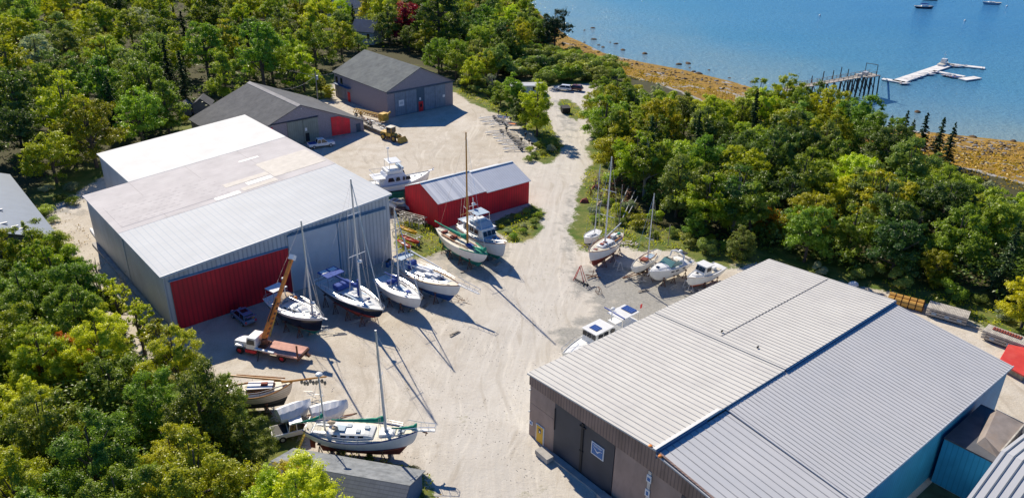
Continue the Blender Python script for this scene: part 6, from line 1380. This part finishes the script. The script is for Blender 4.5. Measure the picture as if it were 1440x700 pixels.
LM = {'green': leaf_mat('leaves_green', (.18, .275, .03), (.36, .46, .045), trans=.5), 'yellowgreen': leaf_mat('leaves_yellow_green', (.31, .37, .02), (.58, .61, .03), trans=.5),
      'dark': leaf_mat('leaves_dark', (.065, .13, .03), (.18, .27, .05), trans=.5), 'silver': leaf_mat('leaves_silver', (.28, .36, .2), (.50, .54, .35), trans=.4),
      'olive': leaf_mat('leaves_olive', (.20, .27, .05), (.38, .46, .10), trans=.45), 'red': leaf_mat('leaves_red', (.42, .02, .02), (.65, .10, .04)), 'orange': leaf_mat('leaves_orange', (.5, .2, .01), (.75, .38, .02)),
      'rust': leaf_mat('leaves_rust', (.24, .14, .045), (.42, .27, .09)), 'yellow': leaf_mat('leaves_yellow', (.34, .37, .02), (.60, .56, .03), trans=.5), 'spruce': leaf_mat('needles_spruce', (.03, .075, .03), (.075, .14, .05), trans=.2), 'grey': leaf_mat('twigs_grey', (.15, .14, .12), (.32, .3, .26), trans=.1),
      'weed': leaf_mat('rockweed_fronds', (.30, .17, .02), (.50, .30, .035), trans=.3)}
bark = mat('bark', (.10, .08, .065), .95, var=.4, vscale=5, bump=.3); palebark = mat('pale_bark', (.33, .31, .28), .9, var=.35, vscale=5)
def quads_mesh(name, C, Nn, size, aspect=.6, dirs=None):
    n = len(C); Nn = Nn/np.linalg.norm(Nn, axis=1, keepdims=True)
    r_ = np.random.normal(size=(n, 3)) if dirs is None else dirs+np.random.normal(size=(n, 3))*.25
    T1 = r_-(r_*Nn).sum(1, keepdims=True)*Nn; T1 /= np.linalg.norm(T1, axis=1, keepdims=True)+1e-9; B1 = np.cross(Nn, T1)
    s = (size*np.random.uniform(.75, 1.15, n))[:, None]
    fold = Nn*s*.12
    V = np.stack([C-T1*s*.5, C+B1*s*.5*aspect+fold, C+T1*s*.5, C-B1*s*.5*aspect+fold], 1).reshape(-1, 3)
    me = bpy.data.meshes.new(name); me.vertices.add(4*n); me.loops.add(4*n); me.polygons.add(n)
    me.vertices.foreach_set('co', V.astype(np.float32).reshape(-1)); me.loops.foreach_set('vertex_index', np.arange(4*n, dtype=np.int32)); me.polygons.foreach_set('loop_start', np.arange(0, 4*n, 4, dtype=np.int32))
    me.update(calc_edges=True); me.materials.append(LM['green']); return me
def rdir(n):
    v = np.random.normal(size=(n, 3)); return v/np.linalg.norm(v, axis=1, keepdims=True)
def broadleaf(seed, H_, Rr, nleaf, size, lobes=34, base=.22, gap=.0, lr=(.16, .3), trunkm=bark, point=0):
    np.random.seed(seed); r5 = random.Random(seed); zc = H_*(base+(1-base)*.5); hz = H_*(1-base)*.5
    L_ = []; ns = r5.choice((4, 5, 6)); subs = [(0, 0, H_, Rr*.62)]
    for i in range(ns):
        a_ = i*2*PI/ns+r5.uniform(-.4, .4); o_ = Rr*r5.uniform(.42, .66); subs.append((o_*math.cos(a_), o_*math.sin(a_), H_*r5.uniform(.68, .95), Rr*r5.uniform(.36, .58)))
    for i in range(lobes):
        sx, sy, sh_, sr_ = subs[i % len(subs)]; cz = r5.random()**.8; ph = r5.uniform(0, 2*PI); q_ = math.sqrt(max(0, 1-cz**1.6)); zb_ = H_*base
        hh_ = (sh_-zb_)
        c = np.array([sx+q_*sr_*math.cos(ph), sy+q_*sr_*math.sin(ph), zb_+hh_*(.12+.82*cz)-.3])
        if point: k = max(0, (c[2]-zc)/hz); c[:2] *= 1-point*k
        L_.append((c, Rr*r5.uniform(*lr)*(1.1-.35*cz)))
    w_ = np.array([l[1]**2 for l in L_]); cnt = (w_/w_.sum()*nleaf).astype(int); CC = []; NN = []
    for (c, r_), k in zip(L_, cnt):
        # each lobe is a spray of small twig clusters
        m_ = max(3, k//16); d = rdir(m_); d[:, 2] = np.where(d[:, 2] < -.35, -d[:, 2]*.6, d[:, 2]); rr = r_*(np.random.uniform(.25, 1.15, (m_, 1))+(np.random.rand(m_, 1) < .2)*np.random.uniform(.1, .7, (m_, 1)))
        tw = c+d*rr*np.array([r5.uniform(.7, 1.45), r5.uniform(.7, 1.45), r5.uniform(.55, .95)]); idx_ = np.random.randint(0, m_, k)
        pts = tw[idx_]+np.random.normal(size=(k, 3))*r_*.16; CC.append(pts); NN.append(d[idx_]*.8+np.random.normal(size=(k, 3))*.45+np.array([0, 0, .6]))
    me = quads_mesh('crown', np.concatenate(CC), np.concatenate(NN), size)
    mb = MB(); top = Vector((r5.uniform(-.3, .3), r5.uniform(-.3, .3), H_*.82)); tr = H_*.018+.04
    pts = [Vector((0, 0, -.5)), Vector((r5.uniform(-.15, .15), r5.uniform(-.15, .15), H_*.25)), Vector((r5.uniform(-.3, .3), r5.uniform(-.3, .3), H_*.5)), top]
    mb.path(pts, [tr*1.25, tr, tr*.7, tr*.2], 7)
    for i, (c, r_) in enumerate(L_[:16]):
        z0 = min(c[2]-.3, H_*r5.uniform(.22, .6)); k = z0/(H_*.82); p0 = pts[1].lerp(pts[2], min(1, max(0, (z0/H_-.25)/.25))) if z0 > H_*.25 else Vector((0, 0, z0)); p0.z = z0
        m_ = p0.lerp(Vector(c), .5)+Vector((0, 0, -.1*r5.random())); mb.path([p0, m_, Vector(c)], [tr*.5, tr*.3, tr*.1], 5)
    tm = mb.build('trunk', trunkm); t_ = tm.data; bpy.data.objects.remove(tm); return me, t_
def spruce(seed, H_, Rr, nleaf, size, dens=1, dead=False):
    np.random.seed(seed); r5 = random.Random(seed); CC = []; DD = []; NN = []; mb = MB(); z = H_*.1; nb = int(H_*9*dens)
    mb.path([(0, 0, -.4), (0, 0, H_)], [H_*.016+.04, .03], 6); per = nleaf//nb
    for i in range(nb):
        f = (i/nb)**.9; z = H_*(.08+.9*f); r_ = Rr*(1-f)**.8*r5.uniform(.7, 1.1)+.12; a_ = r5.uniform(0, 2*PI); dr = np.array([math.cos(a_), math.sin(a_), -.22])
        k = max(6, int(per*(.35+1.3*(1-f)))); s = np.random.rand(k)**.7; side = np.array([-math.sin(a_), math.cos(a_), 0])
        pts = np.array([0, 0, z])+dr*(s*r_)[:, None]+side*(np.random.normal(size=k)*.16*r_*(1.15-s))[:, None]+np.array([0, 0, -1])*(np.random.rand(k)*.12)[:, None]
        CC.append(pts); DD.append(np.tile(dr, (k, 1))); NN.append(np.tile([0, 0, 1.0], (k, 1))+np.random.normal(size=(k, 3))*.4)
        if dead or i % 3 == 0: mb.tube((0, 0, z), tuple(np.array([0, 0, z])+dr*r_*.95), .035, .012, 3)
    me = quads_mesh('crown', np.concatenate(CC), np.concatenate(NN), size, .4, np.concatenate(DD)); tm = mb.build('trunk', bark); t_ = tm.data; bpy.data.objects.remove(tm); return me, t_
def bushm(seed, H_, Rr, nleaf, size):
    np.random.seed(seed); r5 = random.Random(seed); CC = []; NN = []
    for i in range(12):
        c = np.array([r5.uniform(-.6, .6)*Rr, r5.uniform(-.6, .6)*Rr, H_*r5.uniform(.25, .72)]); r_ = Rr*r5.uniform(.28, .45); k = nleaf//12; d = rdir(k); d[:, 2] = np.abs(d[:, 2])*.9-.15
        CC.append(c+d*r_*np.random.uniform(.6, 1.1, (k, 1))); NN.append(d+np.random.normal(size=(k, 3))*.5+np.array([0, 0, .4]))
    me = quads_mesh('foliage', np.concatenate(CC), np.concatenate(NN), size); mb = MB()
    for i in range(6): a_ = r5.uniform(0, 6.3); mb.tube((0, 0, -.2), (math.cos(a_)*Rr*.4, math.sin(a_)*Rr*.4, H_*.6), .05, .02, 4)
    tm = mb.build('stems', bark); t_ = tm.data; bpy.data.objects.remove(tm); return me, t_
FAR = [broadleaf(100+i, 14.5+1.5*(i % 3), 5.0+.4*(i % 2), 15000, .38, lobes=44+4*i, base=(.1, .14, .18, .1, .14)[i], lr=(.18, .32)) for i in range(5)]
MIDT = [broadleaf(150+i, 12.5, 4.7, 28000, .28, lobes=52+6*i, base=.12, lr=(.15, .28)) for i in range(4)]
NEAR = [broadleaf(200+i, 12.3, 4.4, 60000, .19, lobes=70+8*i, base=.1, lr=(.12, .24)) for i in range(4)]
SPARSE = [broadleaf(260+i, 9.5, 3.2, 6500, .25, lobes=26, base=.25, lr=(.13, .24)) for i in range(2)]
TALLN = [broadleaf(280+i, 14.5, 4.0, 15000, .36, lobes=34, base=.3, point=.4, trunkm=palebark, lr=(.22, .36)) for i in range(2)]
SPR = [spruce(300+i, 12, 2.6, 9000, .42) for i in range(3)]; SPRT = [spruce(310, 9, 1.7, 3000, .3, dens=.8)]
DEAD = [spruce(320, 9.5, 2.0, 900, .2, dead=True)]
BARE = [broadleaf(330, 8, 2.2, 350, .2, lobes=26, base=.15, trunkm=palebark)]
BUSH = [bushm(340+i, 3.2, 2.3, 3600, .27) for i in range(3)]; SBUSH = [bushm(350+i, 1.6, 1.4, 1500, .17) for i in range(3)]
TREES = []; CLEAR = []
for q in ([(470, 20), (515, 20), (515, 46), (470, 46)], [(499, 46), (536, 46), (536, 84), (499, 84)], [(255, 150), (305, 150), (300, 180), (262, 190)]): CLEAR.append([tuple(at(*p_))[:2] for p_ in q])
def plant(proto, x, y, s, mk, label, cat, group, name, z=None, sz=1.0, seed=0):
    r6 = random.Random(int(x*31+y*17)+seed); z = gz(x, y) if z is None else z
    root = bpy.data.objects.new(name, None); COL.objects.link(root); root.location = (x, y, z-.05); root.rotation_euler = (0, 0, r6.uniform(0, 6.28)); root.scale = (s, s, s*sz*r6.uniform(.92, 1.1)); tag(root, label, cat, group)
    me, tm = proto; c = bpy.data.objects.new(me.name.split('.')[0], me); COL.objects.link(c); c.parent = root
    if me.materials and mk != 'green': c.material_slots[0].link = 'OBJECT'; c.material_slots[0].material = LM[mk]
    t_ = bpy.data.objects.new(tm.name.split('.')[0], tm); COL.objects.link(t_); t_.parent = root; TREES.append((x, y, s)); return root
def pinside(x, y, P_):
    c = False; n = len(P_)
    for i in range(n):
        x0, y0 = P_[i][:2]; x1, y1 = P_[(i+1) % n][:2]
        if (y0 > y) != (y1 > y) and x < (x1-x0)*(y-y0)/(y1-y0)+x0: c = not c
    return c
def pdist(x, y, P_):
    d = 1e9; n = len(P_)
    for i in range(n):
        x0, y0 = P_[i][:2]; x1, y1 = P_[(i+1) % n][:2]; L2_ = (x1-x0)**2+(y1-y0)**2+1e-9; t_ = max(0, min(1, ((x-x0)*(x1-x0)+(y-y0)*(y1-y0))/L2_)); d = min(d, math.hypot(x-x0-t_*(x1-x0), y-y0-t_*(y1-y0)))
    return d
def free(x, y, m_=3.0): return all(not pinside(x, y, f) and pdist(x, y, f) > m_ for f in FOOT) and not any(pinside(x, y, f) for f in CLEAR)
def scatter(poly, gap, fn, seed, tries=9000, margin=3.0, gapfar=None, hh=13, own=None):
    r7 = random.Random(seed); P_ = [tuple(at(*q))[:2] for q in poly]; X0 = min(p[0] for p in P_); X1 = max(p[0] for p in P_); Y0 = min(p[1] for p in P_); Y1 = max(p[1] for p in P_); pts = []
    for _ in range(tries):
        x, y = r7.uniform(X0, X1), r7.uniform(Y0, Y1)
        if not pinside(x, y, P_): continue
        dd = math.hypot(x, y); g_ = gap if gapfar is None else gap+(gapfar-gap)*min(1, max(0, (dd-150)/250))
        if any((x-a)**2+(y-b)**2 < g_*g_ for a, b in pts): continue
        if not free(x, y, margin): continue
        px, py, w_ = proj((x, y, hh)); qx, qy, _ = proj((x, y, 0))
        if w_ < 5 or px < -75 or px > 1700 or py > 730 or qy < -8: continue
        pts.append((x, y)); fn(x, y, r7)
    return len(pts)
def kindpick(r7, x, y, table):
    n = .5+.5*math.sin(x*.045+2)*math.cos(y*.05); v = (r7.random()*.75+n*.25); s = 0
    for k, p in table:
        s += p
        if v <= s: return k
    return table[-1][0]
LBL = {'green': 'mid-green leafy', 'yellowgreen': 'yellow-green leafy', 'dark': 'dark green leafy', 'silver': 'silvery pale-leaved', 'olive': 'olive-green leafy'}
def forest(where, protos, table, spr, smin, smax):
    def fn(x, y, r7):
        s = r7.uniform(smin, smax)
        if r7.random() < spr: plant(r7.choice(SPR), x, y, s*.9, 'spruce', 'dark pointed spruce '+where, 'spruce', 'spruces '+where, 'spruce_tree', sz=1.15); return
        k = kindpick(r7, x, y, table); plant(r7.choice(protos), x, y, s, k, LBL[k]+' tree '+where, 'tree', LBL[k]+' trees '+where, 'broadleaf_tree')
    return fn
T0 = [('dark', .2), ('green', .26), ('yellowgreen', .28), ('olive', .16), ('silver', .1)]
FA = [(-90, 238), (5, 240), (62, 268), (105, 262), (135, 238), (200, 215), (255, 192), (285, 178), (310, 150), (350, 125), (395, 140), (425, 138), (445, 118), (470, 96), (510, 84), (556, 60), (575, 40), (640, 20), (740, 20), (742, -10), (-260, -10)]
n_a = scatter(FA, 7.6, forest('in the upper left forest behind the sheds', FAR, T0, .13, .82, 1.2), 1, gapfar=13.5, tries=14000)
FB = [(845, 165), (838, 200), (842, 228), (872, 262), (905, 292), (940, 312), (985, 330), (1040, 345), (1100, 362), (1180, 385), (1250, 392), (1310, 402), (1380, 425), (1440, 450), (1540, 490), (1720, 540), (1720, 420), (1560, 420), (1440, 366), (1370, 336), (1310, 292), (1265, 248), (1225, 218), (1170, 190), (1100, 182), (1030, 186), (960, 190), (905, 184), (868, 165), (850, 160)]
n_b = scatter(FB, 7.0, forest('in the wood between the yard and the bay', MIDT, [('dark', .24), ('green', .3), ('yellowgreen', .22), ('olive', .17), ('silver', .07)], .13, .78, 1.12), 2, tries=9000)
FC = [(-90, 375), (0, 372), (60, 400), (110, 440), (160, 490), (215, 545), (262, 600), (310, 645), (350, 690), (395, 745), (430, 800), (400, 900), (-200, 900), (-400, 600)]
n_c = scatter(FC, 5.6, forest('in the lower left corner wood', NEAR, [('dark', .05), ('green', .33), ('yellowgreen', .52), ('olive', .08), ('silver', .02)], .0, .72, 1.0), 3, hh=8, tries=9000)
n_d = scatter([(560, 62), (600, 100), (640, 118), (662, 128), (700, 104), (745, 76), (775, 62), (740, 20), (640, 20), (575, 40)], 6.6, forest('between the tall barn and the far shore', FAR, [('dark', .3), ('green', .36), ('yellowgreen', .14), ('olive', .2)], .1, .62, .85), 31)
print('trees', n_a, n_b, n_c, n_d)
# named individuals
def one(proto, px, py, s, mk, label, cat='tree', name='broadleaf_tree', sz=1.0): p = at(px, py); zz = gz(p.x, p.y); p = at(px, py, zz); return plant(proto, p.x, p.y, s, mk, label, cat, None, name, sz=sz)
one(FAR[1], 575, 62, 1.0, 'red', 'crimson autumn maple above the tall barn'); one(FAR[2], 618, 72, 1.45, 'dark', 'broad dark tree right of the crimson maple'); one(FAR[0], 712, 68, .55, 'orange', 'small bright orange tree near the far shore')
one(FAR[3], 780, 72, 1.05, 'spruce', 'tall dark tree standing alone against the bay', sz=1.15); one(FAR[1], 765, 55, .5, 'rust', 'rusty brown bush beside the lone dark tree at the shore')
one(FAR[3], 205, 62, .95, 'silver', 'silvery round tree in the upper left forest'); one(FAR[2], 62, 118, .95, 'silver', 'silvery-green tree at the far left'); one(MIDT[2], 1212, 318, .95, 'olive', 'big olive and tan tree in the middle of the right-hand wood'); one(MIDT[0], 1253, 335, .55, 'rust', 'reddish brown conifer in the right-hand wood')
one(DEAD[0], 1280, 362, .85, 'grey', 'grey dead spruce in the right-hand wood', 'dead tree', 'dead_tree'); one(DEAD[0], 1322, 330, .9, 'grey', 'pale grey lichen-covered tree lower in the right-hand wood', 'dead tree', 'dead_tree')
one(MIDT[1], 1436, 462, .72, 'yellow', 'bright yellow tree at the right edge above the dock stacks'); one(MIDT[3], 1075, 330, .5, 'orange', 'yellow-orange little tree at the edge of the wood behind the ribbed shed'); one(MIDT[3], 1310, 400, .5, 'yellowgreen', 'yellow-green round tree near the amber floats')
for k, (px, py, s) in enumerate(((1243, 216, .7), (1264, 214, .8), (1274, 218, .72), (1290, 222, .85), (1313, 226, .78), (1328, 236, .72))): one(SPR[k % 3], px, py, s, 'spruce', 'narrow dark spruce in the group beside the orange beach, number %d from its left end' % (k+1) if False else ('narrow dark spruce at the left end of the beach group', 'narrow dark spruce second from the left of the beach group', 'tall dark spruce in the middle of the beach group', 'dark spruce right of the tall middle one by the beach', 'dark ragged spruce nearest the open beach', 'short spruce in front of the beach group')[k], 'spruce', 'spruce_tree', 1.1)
one(DEAD[0], 1236, 190, .7, 'grey', 'bare dead snag sticking up over the bay', 'dead tree', 'dead_tree')
one(MIDT[1], 755, 192, .95, 'yellowgreen', 'right-hand tree of the pair on the grass tongue', sz=1.15); one(MIDT[0], 738, 182, .85, 'dark', 'left-hand darker tree of the pair on the grass tongue', sz=1.1)
one(MIDT[2], 722, 150, .7, 'green', 'leafy green tree left of the white trailer'); one(MIDT[0], 704, 150, .55, 'green', 'rounded green tree behind the trailer row'); one(MIDT[3], 700, 108, .8, 'olive', 'olive tree behind the leafy one near the white trailer'); one(BARE[0], 692, 130, .8, 'grey', 'bare grey bush near the tall barn', 'bush', 'bare_bush')
one(SPR[1], 448, 62, .85, 'spruce', 'single dark spruce left of the tall barn roof', 'spruce', 'spruce_tree', 1.1); one(SPR[0], 498, 52, .8, 'spruce', 'dark spruce between the two houses', 'spruce', 'spruce_tree', 1.2)
one(MIDT[0], 452, 135, .5, 'yellowgreen', 'bright yellow-green tree at the foot of the utility pole'); one(MIDT[1], 463, 140, .36, 'yellowgreen', 'small bright shrub-like tree hugging the tall barn'); one(FAR[2], 505, 84, .6, 'olive', 'rounded olive tree just behind the tall barn')
one(TALLN[0], 868, 232, .9, 'yellowgreen', 'yellow-green tree overhanging the road bend'); one(TALLN[1], 905, 278, .85, 'green', 'tree with pale bare trunk behind the daysailer mast'); one(TALLN[0], 985, 318, .85, 'green', 'pale-trunked tree at the wood edge above the fishing boat'); one(TALLN[1], 1030, 325, .85, 'dark', 'dark tree with exposed pale trunk right of the fishing boat')
one(MIDT[2], 1012, 322, .45, 'yellow', 'little tree with a yellow top above the fishing boat'); one(MIDT[1], 975, 335, .42, 'green', 'small rounded tree right behind the glossy cruiser'); one(MIDT[3], 1040, 362, .45, 'olive', 'low grey-green tree behind the corner of the ribbed roof'); one(MIDT[0], 845, 150, .75, 'green', 'green tree at the right side of the far car park')
one(MIDT[1], 876, 150, .68, 'yellowgreen', 'yellow-green tree whose top overlaps the beach'); one(MIDT[2], 922, 148, .45, 'silver', 'silvery pale tree beside the beach')
for k, (px, py, s_, mk_, lb) in enumerate(((1062, 168, 1.0, 'green', 'mid-green tree left of the pier hidden landing'), (1100, 172, 1.05, 'yellowgreen', 'yellow-green tree overlapping the landward end of the pier'), (1140, 178, 1.05, 'green', 'rounded green tree under the middle of the pier deck'), (1178, 186, .98, 'dark', 'dark tree covering the feet of the pier pilings'), (1205, 196, .85, 'olive', 'olive tree right below the pier head'))): one(MIDT[k % 4], px, py, s_, mk_, lb)
# thin trees along the lane left of the grey shed
one(SPARSE[1], 175, 470, .95, 'yellowgreen', 'airy tree just below the thin one beside the lane'); one(SPARSE[0], 235, 540, 1.05, 'yellowgreen', 'airy tree below the red door corner'); one(SPARSE[0], 150, 455, .95, 'yellowgreen', 'thin airy tree with dark limbs beside the lane'); one(SPARSE[1], 205, 500, .9, 'yellowgreen', 'airy yellow-green tree in front of the grey shed corner'); one(SPARSE[1], 110, 420, .9, 'green', 'airy green tree at the upper end of the lane'); one(BARE[0], 142, 408, .8, 'grey', 'bare twiggy shrub left of the grey shed', 'bush', 'bare_bush'); one(BARE[0], 176, 420, .6, 'grey', 'bare little bush in the shed shadow', 'bush', 'bare_bush')
one(NEAR[0], 258, 560, .78, 'yellowgreen', 'bright tree whose top reaches the red sliding door'); one(NEAR[1], 305, 628, .85, 'green', 'leafy tree covering the stern of the old wooden boat'); one(NEAR[2], 352, 662, .62, 'green', 'rounded tree just left of the white pickup'); one(NEAR[3], 408, 735, .68, 'yellow', 'golden-tinged tree left of the shingled shed')
one(NEAR[1], 105, 545, .62, 'orange', 'tree with orange-tinged leaves in the middle of the lower left wood'); one(NEAR[2], 300, 770, 1.05, 'yellow', 'yellowing tree at the bottom edge'); one(NEAR[0], 428, 800, 1.0, 'yellowgreen', 'big yellow-green tree at the bottom edge left of the shingled shed'); one(SBUSH[0], 262, 172, 1.3, 'yellowgreen', 'yellow-green shrub behind the white roof corner', 'bush', 'shrub')
# ------------------------------------------------------------------ shrubs
def shrubs(poly, gap, where, table, seed, protos, smin, smax, tries=2500, margin=1.0):
    def fn(x, y, r7):
        k = kindpick(r7, x, y, table); plant(r7.choice(protos), x, y, r7.uniform(smin, smax), k, LBL[k].replace(' leafy', '')+' shrub '+where, 'bush', LBL[k]+' shrubs '+where, 'shrub')
    return scatter(poly, gap, fn, seed, tries, margin, hh=2)
ST = [('olive', .35), ('green', .25), ('silver', .1), ('yellowgreen', .3)]
print('shrubs', shrubs([(868, 128), (905, 140), (960, 146), (1030, 146), (1095, 150), (1095, 172), (1030, 178), (960, 180), (905, 172), (868, 155)], 4.0, 'between the wood and the far shore', [('silver', .2), ('green', .4), ('yellowgreen', .4)], 15, BUSH, .8, 1.3), shrubs([(690, 78), (745, 66), (800, 70), (850, 84), (875, 100), (858, 118), (800, 116), (762, 120), (755, 108), (728, 110), (700, 96)], 3.6, 'in the thicket behind the far car park', [('olive', .6), ('green', .3), ('dark', .1)], 5, BUSH, 1.1, 1.7),
 shrubs([(646, 120), (672, 134), (700, 146), (728, 158), (752, 172), (748, 150), (710, 125), (665, 112)], 3.6, 'along the yard edge right of the tall barn', ST, 6, BUSH, .6, 1.1),
 shrubs([(815, 305), (832, 318), (850, 310), (878, 320), (900, 332), (940, 340), (965, 345), (990, 360), (1040, 368), (1075, 368), (1040, 350), (960, 328), (900, 305), (860, 280), (835, 290)], 3.4, 'behind the row of boats by the wood', ST, 7, BUSH, .45, .85),
 shrubs([(1120, 380), (1200, 396), (1250, 402), (1300, 410), (1360, 430), (1440, 462), (1440, 450), (1370, 416), (1300, 398), (1200, 385)], 3.2, 'along the wood edge behind the ribbed shed', ST, 8, BUSH, .5, .9),
 shrubs([(1240, 218), (1300, 250), (1440, 296), (1440, 350), (1370, 325), (1300, 285), (1250, 240)], 3.6, 'between the wood and the orange beach', ST, 14, BUSH, .9, 1.5),
 shrubs([(760, 222), (785, 214), (780, 200), (745, 212), (742, 228)], 2.6, 'on the tip of the grass tongue', ST, 9, SBUSH, .8, 1.4),
 shrubs([(700, 320), (745, 295), (760, 305), (750, 325), (722, 338)], 2.2, 'on the weedy patch in front of the red shed', ST, 10, SBUSH, .4, .8, margin=.6),
 shrubs([(60, 262), (100, 262), (112, 272), (80, 330), (90, 345), (120, 380), (95, 375), (60, 345)], 4, 'beside the lane at the left', ST, 12, SBUSH, .7, 1.3),
 shrubs([(420, 640), (500, 640), (590, 662), (612, 700), (600, 705), (590, 670), (500, 650), (420, 655)], 2.4, 'between the ketch and the shingled shed', ST, 13, SBUSH, .3, .6, margin=.5))
# grass and weeds: uncountable
def tufts(name, polys, dens, size, mk, label, seed, cap=60000):
    np.random.seed(seed); CC = []
    for poly in polys:
        P_ = [tuple(at(*q))[:2] for q in poly]; A_ = np.array(P_); x0, y0 = A_.min(0); x1, y1 = A_.max(0); n = int(min(cap, (x1-x0)*(y1-y0)*dens)); x = np.random.uniform(x0, x1, n); y = np.random.uniform(y0, y1, n)
        cl = np.sin(x*1.3+2*np.sin(y*.7))*np.cos(y*1.1)+np.random.uniform(-.8, .8, n); ok = inside(x, y, A_) & (cl > 0)
        for f in FOOT: ok &= ~inside(x, y, np.array(f))
        x, y = x[ok], y[ok]; CC.append(np.stack([x, y, ground_z(x, y)+np.random.uniform(.03, .35, len(x))], -1))
    C_ = np.concatenate(CC); me = quads_mesh(name, C_, np.random.normal(size=C_.shape)*.8+np.array([0, -.3, .5]), size); me.materials.clear(); me.materials.append(LM[mk]); o = bpy.data.objects.new(name, me); COL.objects.link(o); tag(o, label, 'weeds', None, 'stuff')
edge_polys = [[(815, 250), (830, 290), (815, 350), (880, 345), (960, 352), (1075, 378), (1060, 350), (940, 325), (860, 260), (835, 235)], [(1240, 405), (1440, 478), (1440, 445), (1240, 390)], [(735, 170), (755, 190), (752, 228), (790, 216), (770, 160)], [(700, 318), (748, 288), (764, 300), (740, 342), (712, 342)], [(556, 300), (617, 322), (632, 345), (600, 362), (556, 356)], [(420, 636), (520, 640), (605, 668), (625, 705), (590, 705), (580, 662), (420, 655)], [(640, 130), (740, 178), (745, 170), (650, 122)], [(786, 140), (812, 148), (818, 168), (800, 165)]]
tufts('grass', edge_polys, 9, .34, 'yellowgreen', 'green and yellowish grass and weeds fringing the gravel yard', 41); tufts('dry_weeds', edge_polys+[[(60, 262), (115, 268), (140, 400), (60, 345)]], 2.5, .3, 'rust', 'dry brownish weeds mixed through the grass at the yard edges', 42)
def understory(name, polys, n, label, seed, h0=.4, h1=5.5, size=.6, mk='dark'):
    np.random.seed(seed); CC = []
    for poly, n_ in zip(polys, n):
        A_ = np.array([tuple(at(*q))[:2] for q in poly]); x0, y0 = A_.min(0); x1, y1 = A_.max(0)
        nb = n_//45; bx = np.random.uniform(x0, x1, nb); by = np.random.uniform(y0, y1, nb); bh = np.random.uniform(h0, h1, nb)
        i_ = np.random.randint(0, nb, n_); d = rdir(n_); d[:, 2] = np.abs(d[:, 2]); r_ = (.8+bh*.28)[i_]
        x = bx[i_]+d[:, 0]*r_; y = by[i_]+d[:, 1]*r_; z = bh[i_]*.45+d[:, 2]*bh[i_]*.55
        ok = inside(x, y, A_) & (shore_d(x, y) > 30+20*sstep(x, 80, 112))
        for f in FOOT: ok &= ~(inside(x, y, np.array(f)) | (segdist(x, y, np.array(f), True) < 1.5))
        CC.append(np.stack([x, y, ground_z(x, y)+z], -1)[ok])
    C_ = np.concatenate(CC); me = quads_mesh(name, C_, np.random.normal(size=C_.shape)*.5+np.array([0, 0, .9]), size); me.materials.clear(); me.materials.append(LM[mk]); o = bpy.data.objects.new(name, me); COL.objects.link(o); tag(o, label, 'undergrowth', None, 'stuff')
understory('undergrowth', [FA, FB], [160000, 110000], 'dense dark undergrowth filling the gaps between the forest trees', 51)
understory('saplings', [FC], [110000], 'mid-green saplings and brush under the lower left wood', 52, mk='green', size=.42, h1=6.5)
# rockweed clumps on the beach
bp_ = [[(800, 55), (850, 72), (905, 86), (1030, 114), (1090, 124), (1090, 136), (1000, 124), (900, 108), (850, 92)], [(1250, 185), (1440, 201), (1440, 270), (1300, 240)]]
tufts('rockweed', bp_, 4.5, .55, 'weed', 'orange rockweed covering the shore at low tide', 43)

# weed-draped stones covering the beach: uncountable
np.random.seed(61); bm_ = MB(); r9 = random.Random(61)
for poly in ([(800, 52), (850, 72), (905, 86), (1030, 113), (1090, 124), (1090, 140), (1000, 128), (900, 112), (850, 95), (800, 66)], [(1250, 183), (1440, 199), (1440, 275), (1300, 245)]):
    A_ = np.array([tuple(at(*q, -4.5))[:2] for q in poly]); x0, y0 = A_.min(0); x1, y1 = A_.max(0); n = 5200; xx = np.random.uniform(x0, x1, n); yy = np.random.uniform(y0, y1, n); sd9 = shore_d(xx, yy); ok = inside(xx, yy, A_) & (sd9 > -3) & (np.sin(xx*.35+yy*.1)*np.cos(yy*.45)+np.random.uniform(-1, 1, n) > .1)
    zz = ground_z(xx, yy)
    for x, y, z in list(zip(xx[ok], yy[ok], zz[ok]))[:1500]:
        s_ = r9.uniform(.15, .55)*(1 if r9.random() < .93 else 1.7); z = max(z, -6.05); h_ = s_*r9.uniform(.3, .6); n6 = 6; ring = [(x+s_*math.cos(2*PI*i/n6)*r9.uniform(.75, 1.3), y+s_*math.sin(2*PI*i/n6)*r9.uniform(.75, 1.2), z-.05) for i in range(n6)]; top = [(x+(p[0]-x)*.55, y+(p[1]-y)*.55, z+h_*r9.uniform(.7, 1)) for p in ring]
        bm_.add(ring+top+[(x, y, z+h_)], [(i, (i+1) % n6, n6+(i+1) % n6, n6+i) for i in range(n6)]+[(n6+i, n6+(i+1) % n6, 2*n6) for i in range(n6)], 0 if r9.random() < .6 else (1 if r9.random() < .6 else 2))
wd_ = mat('golden_rockweed', (.42, .25, .03), .85, var=.5, vscale=.8); o = bm_.build('shore_stones', [wd_, dk_, gk], fix=False); tag(o, 'weed-draped stones strewn all over the low-tide beach', 'stones', None, 'stuff')
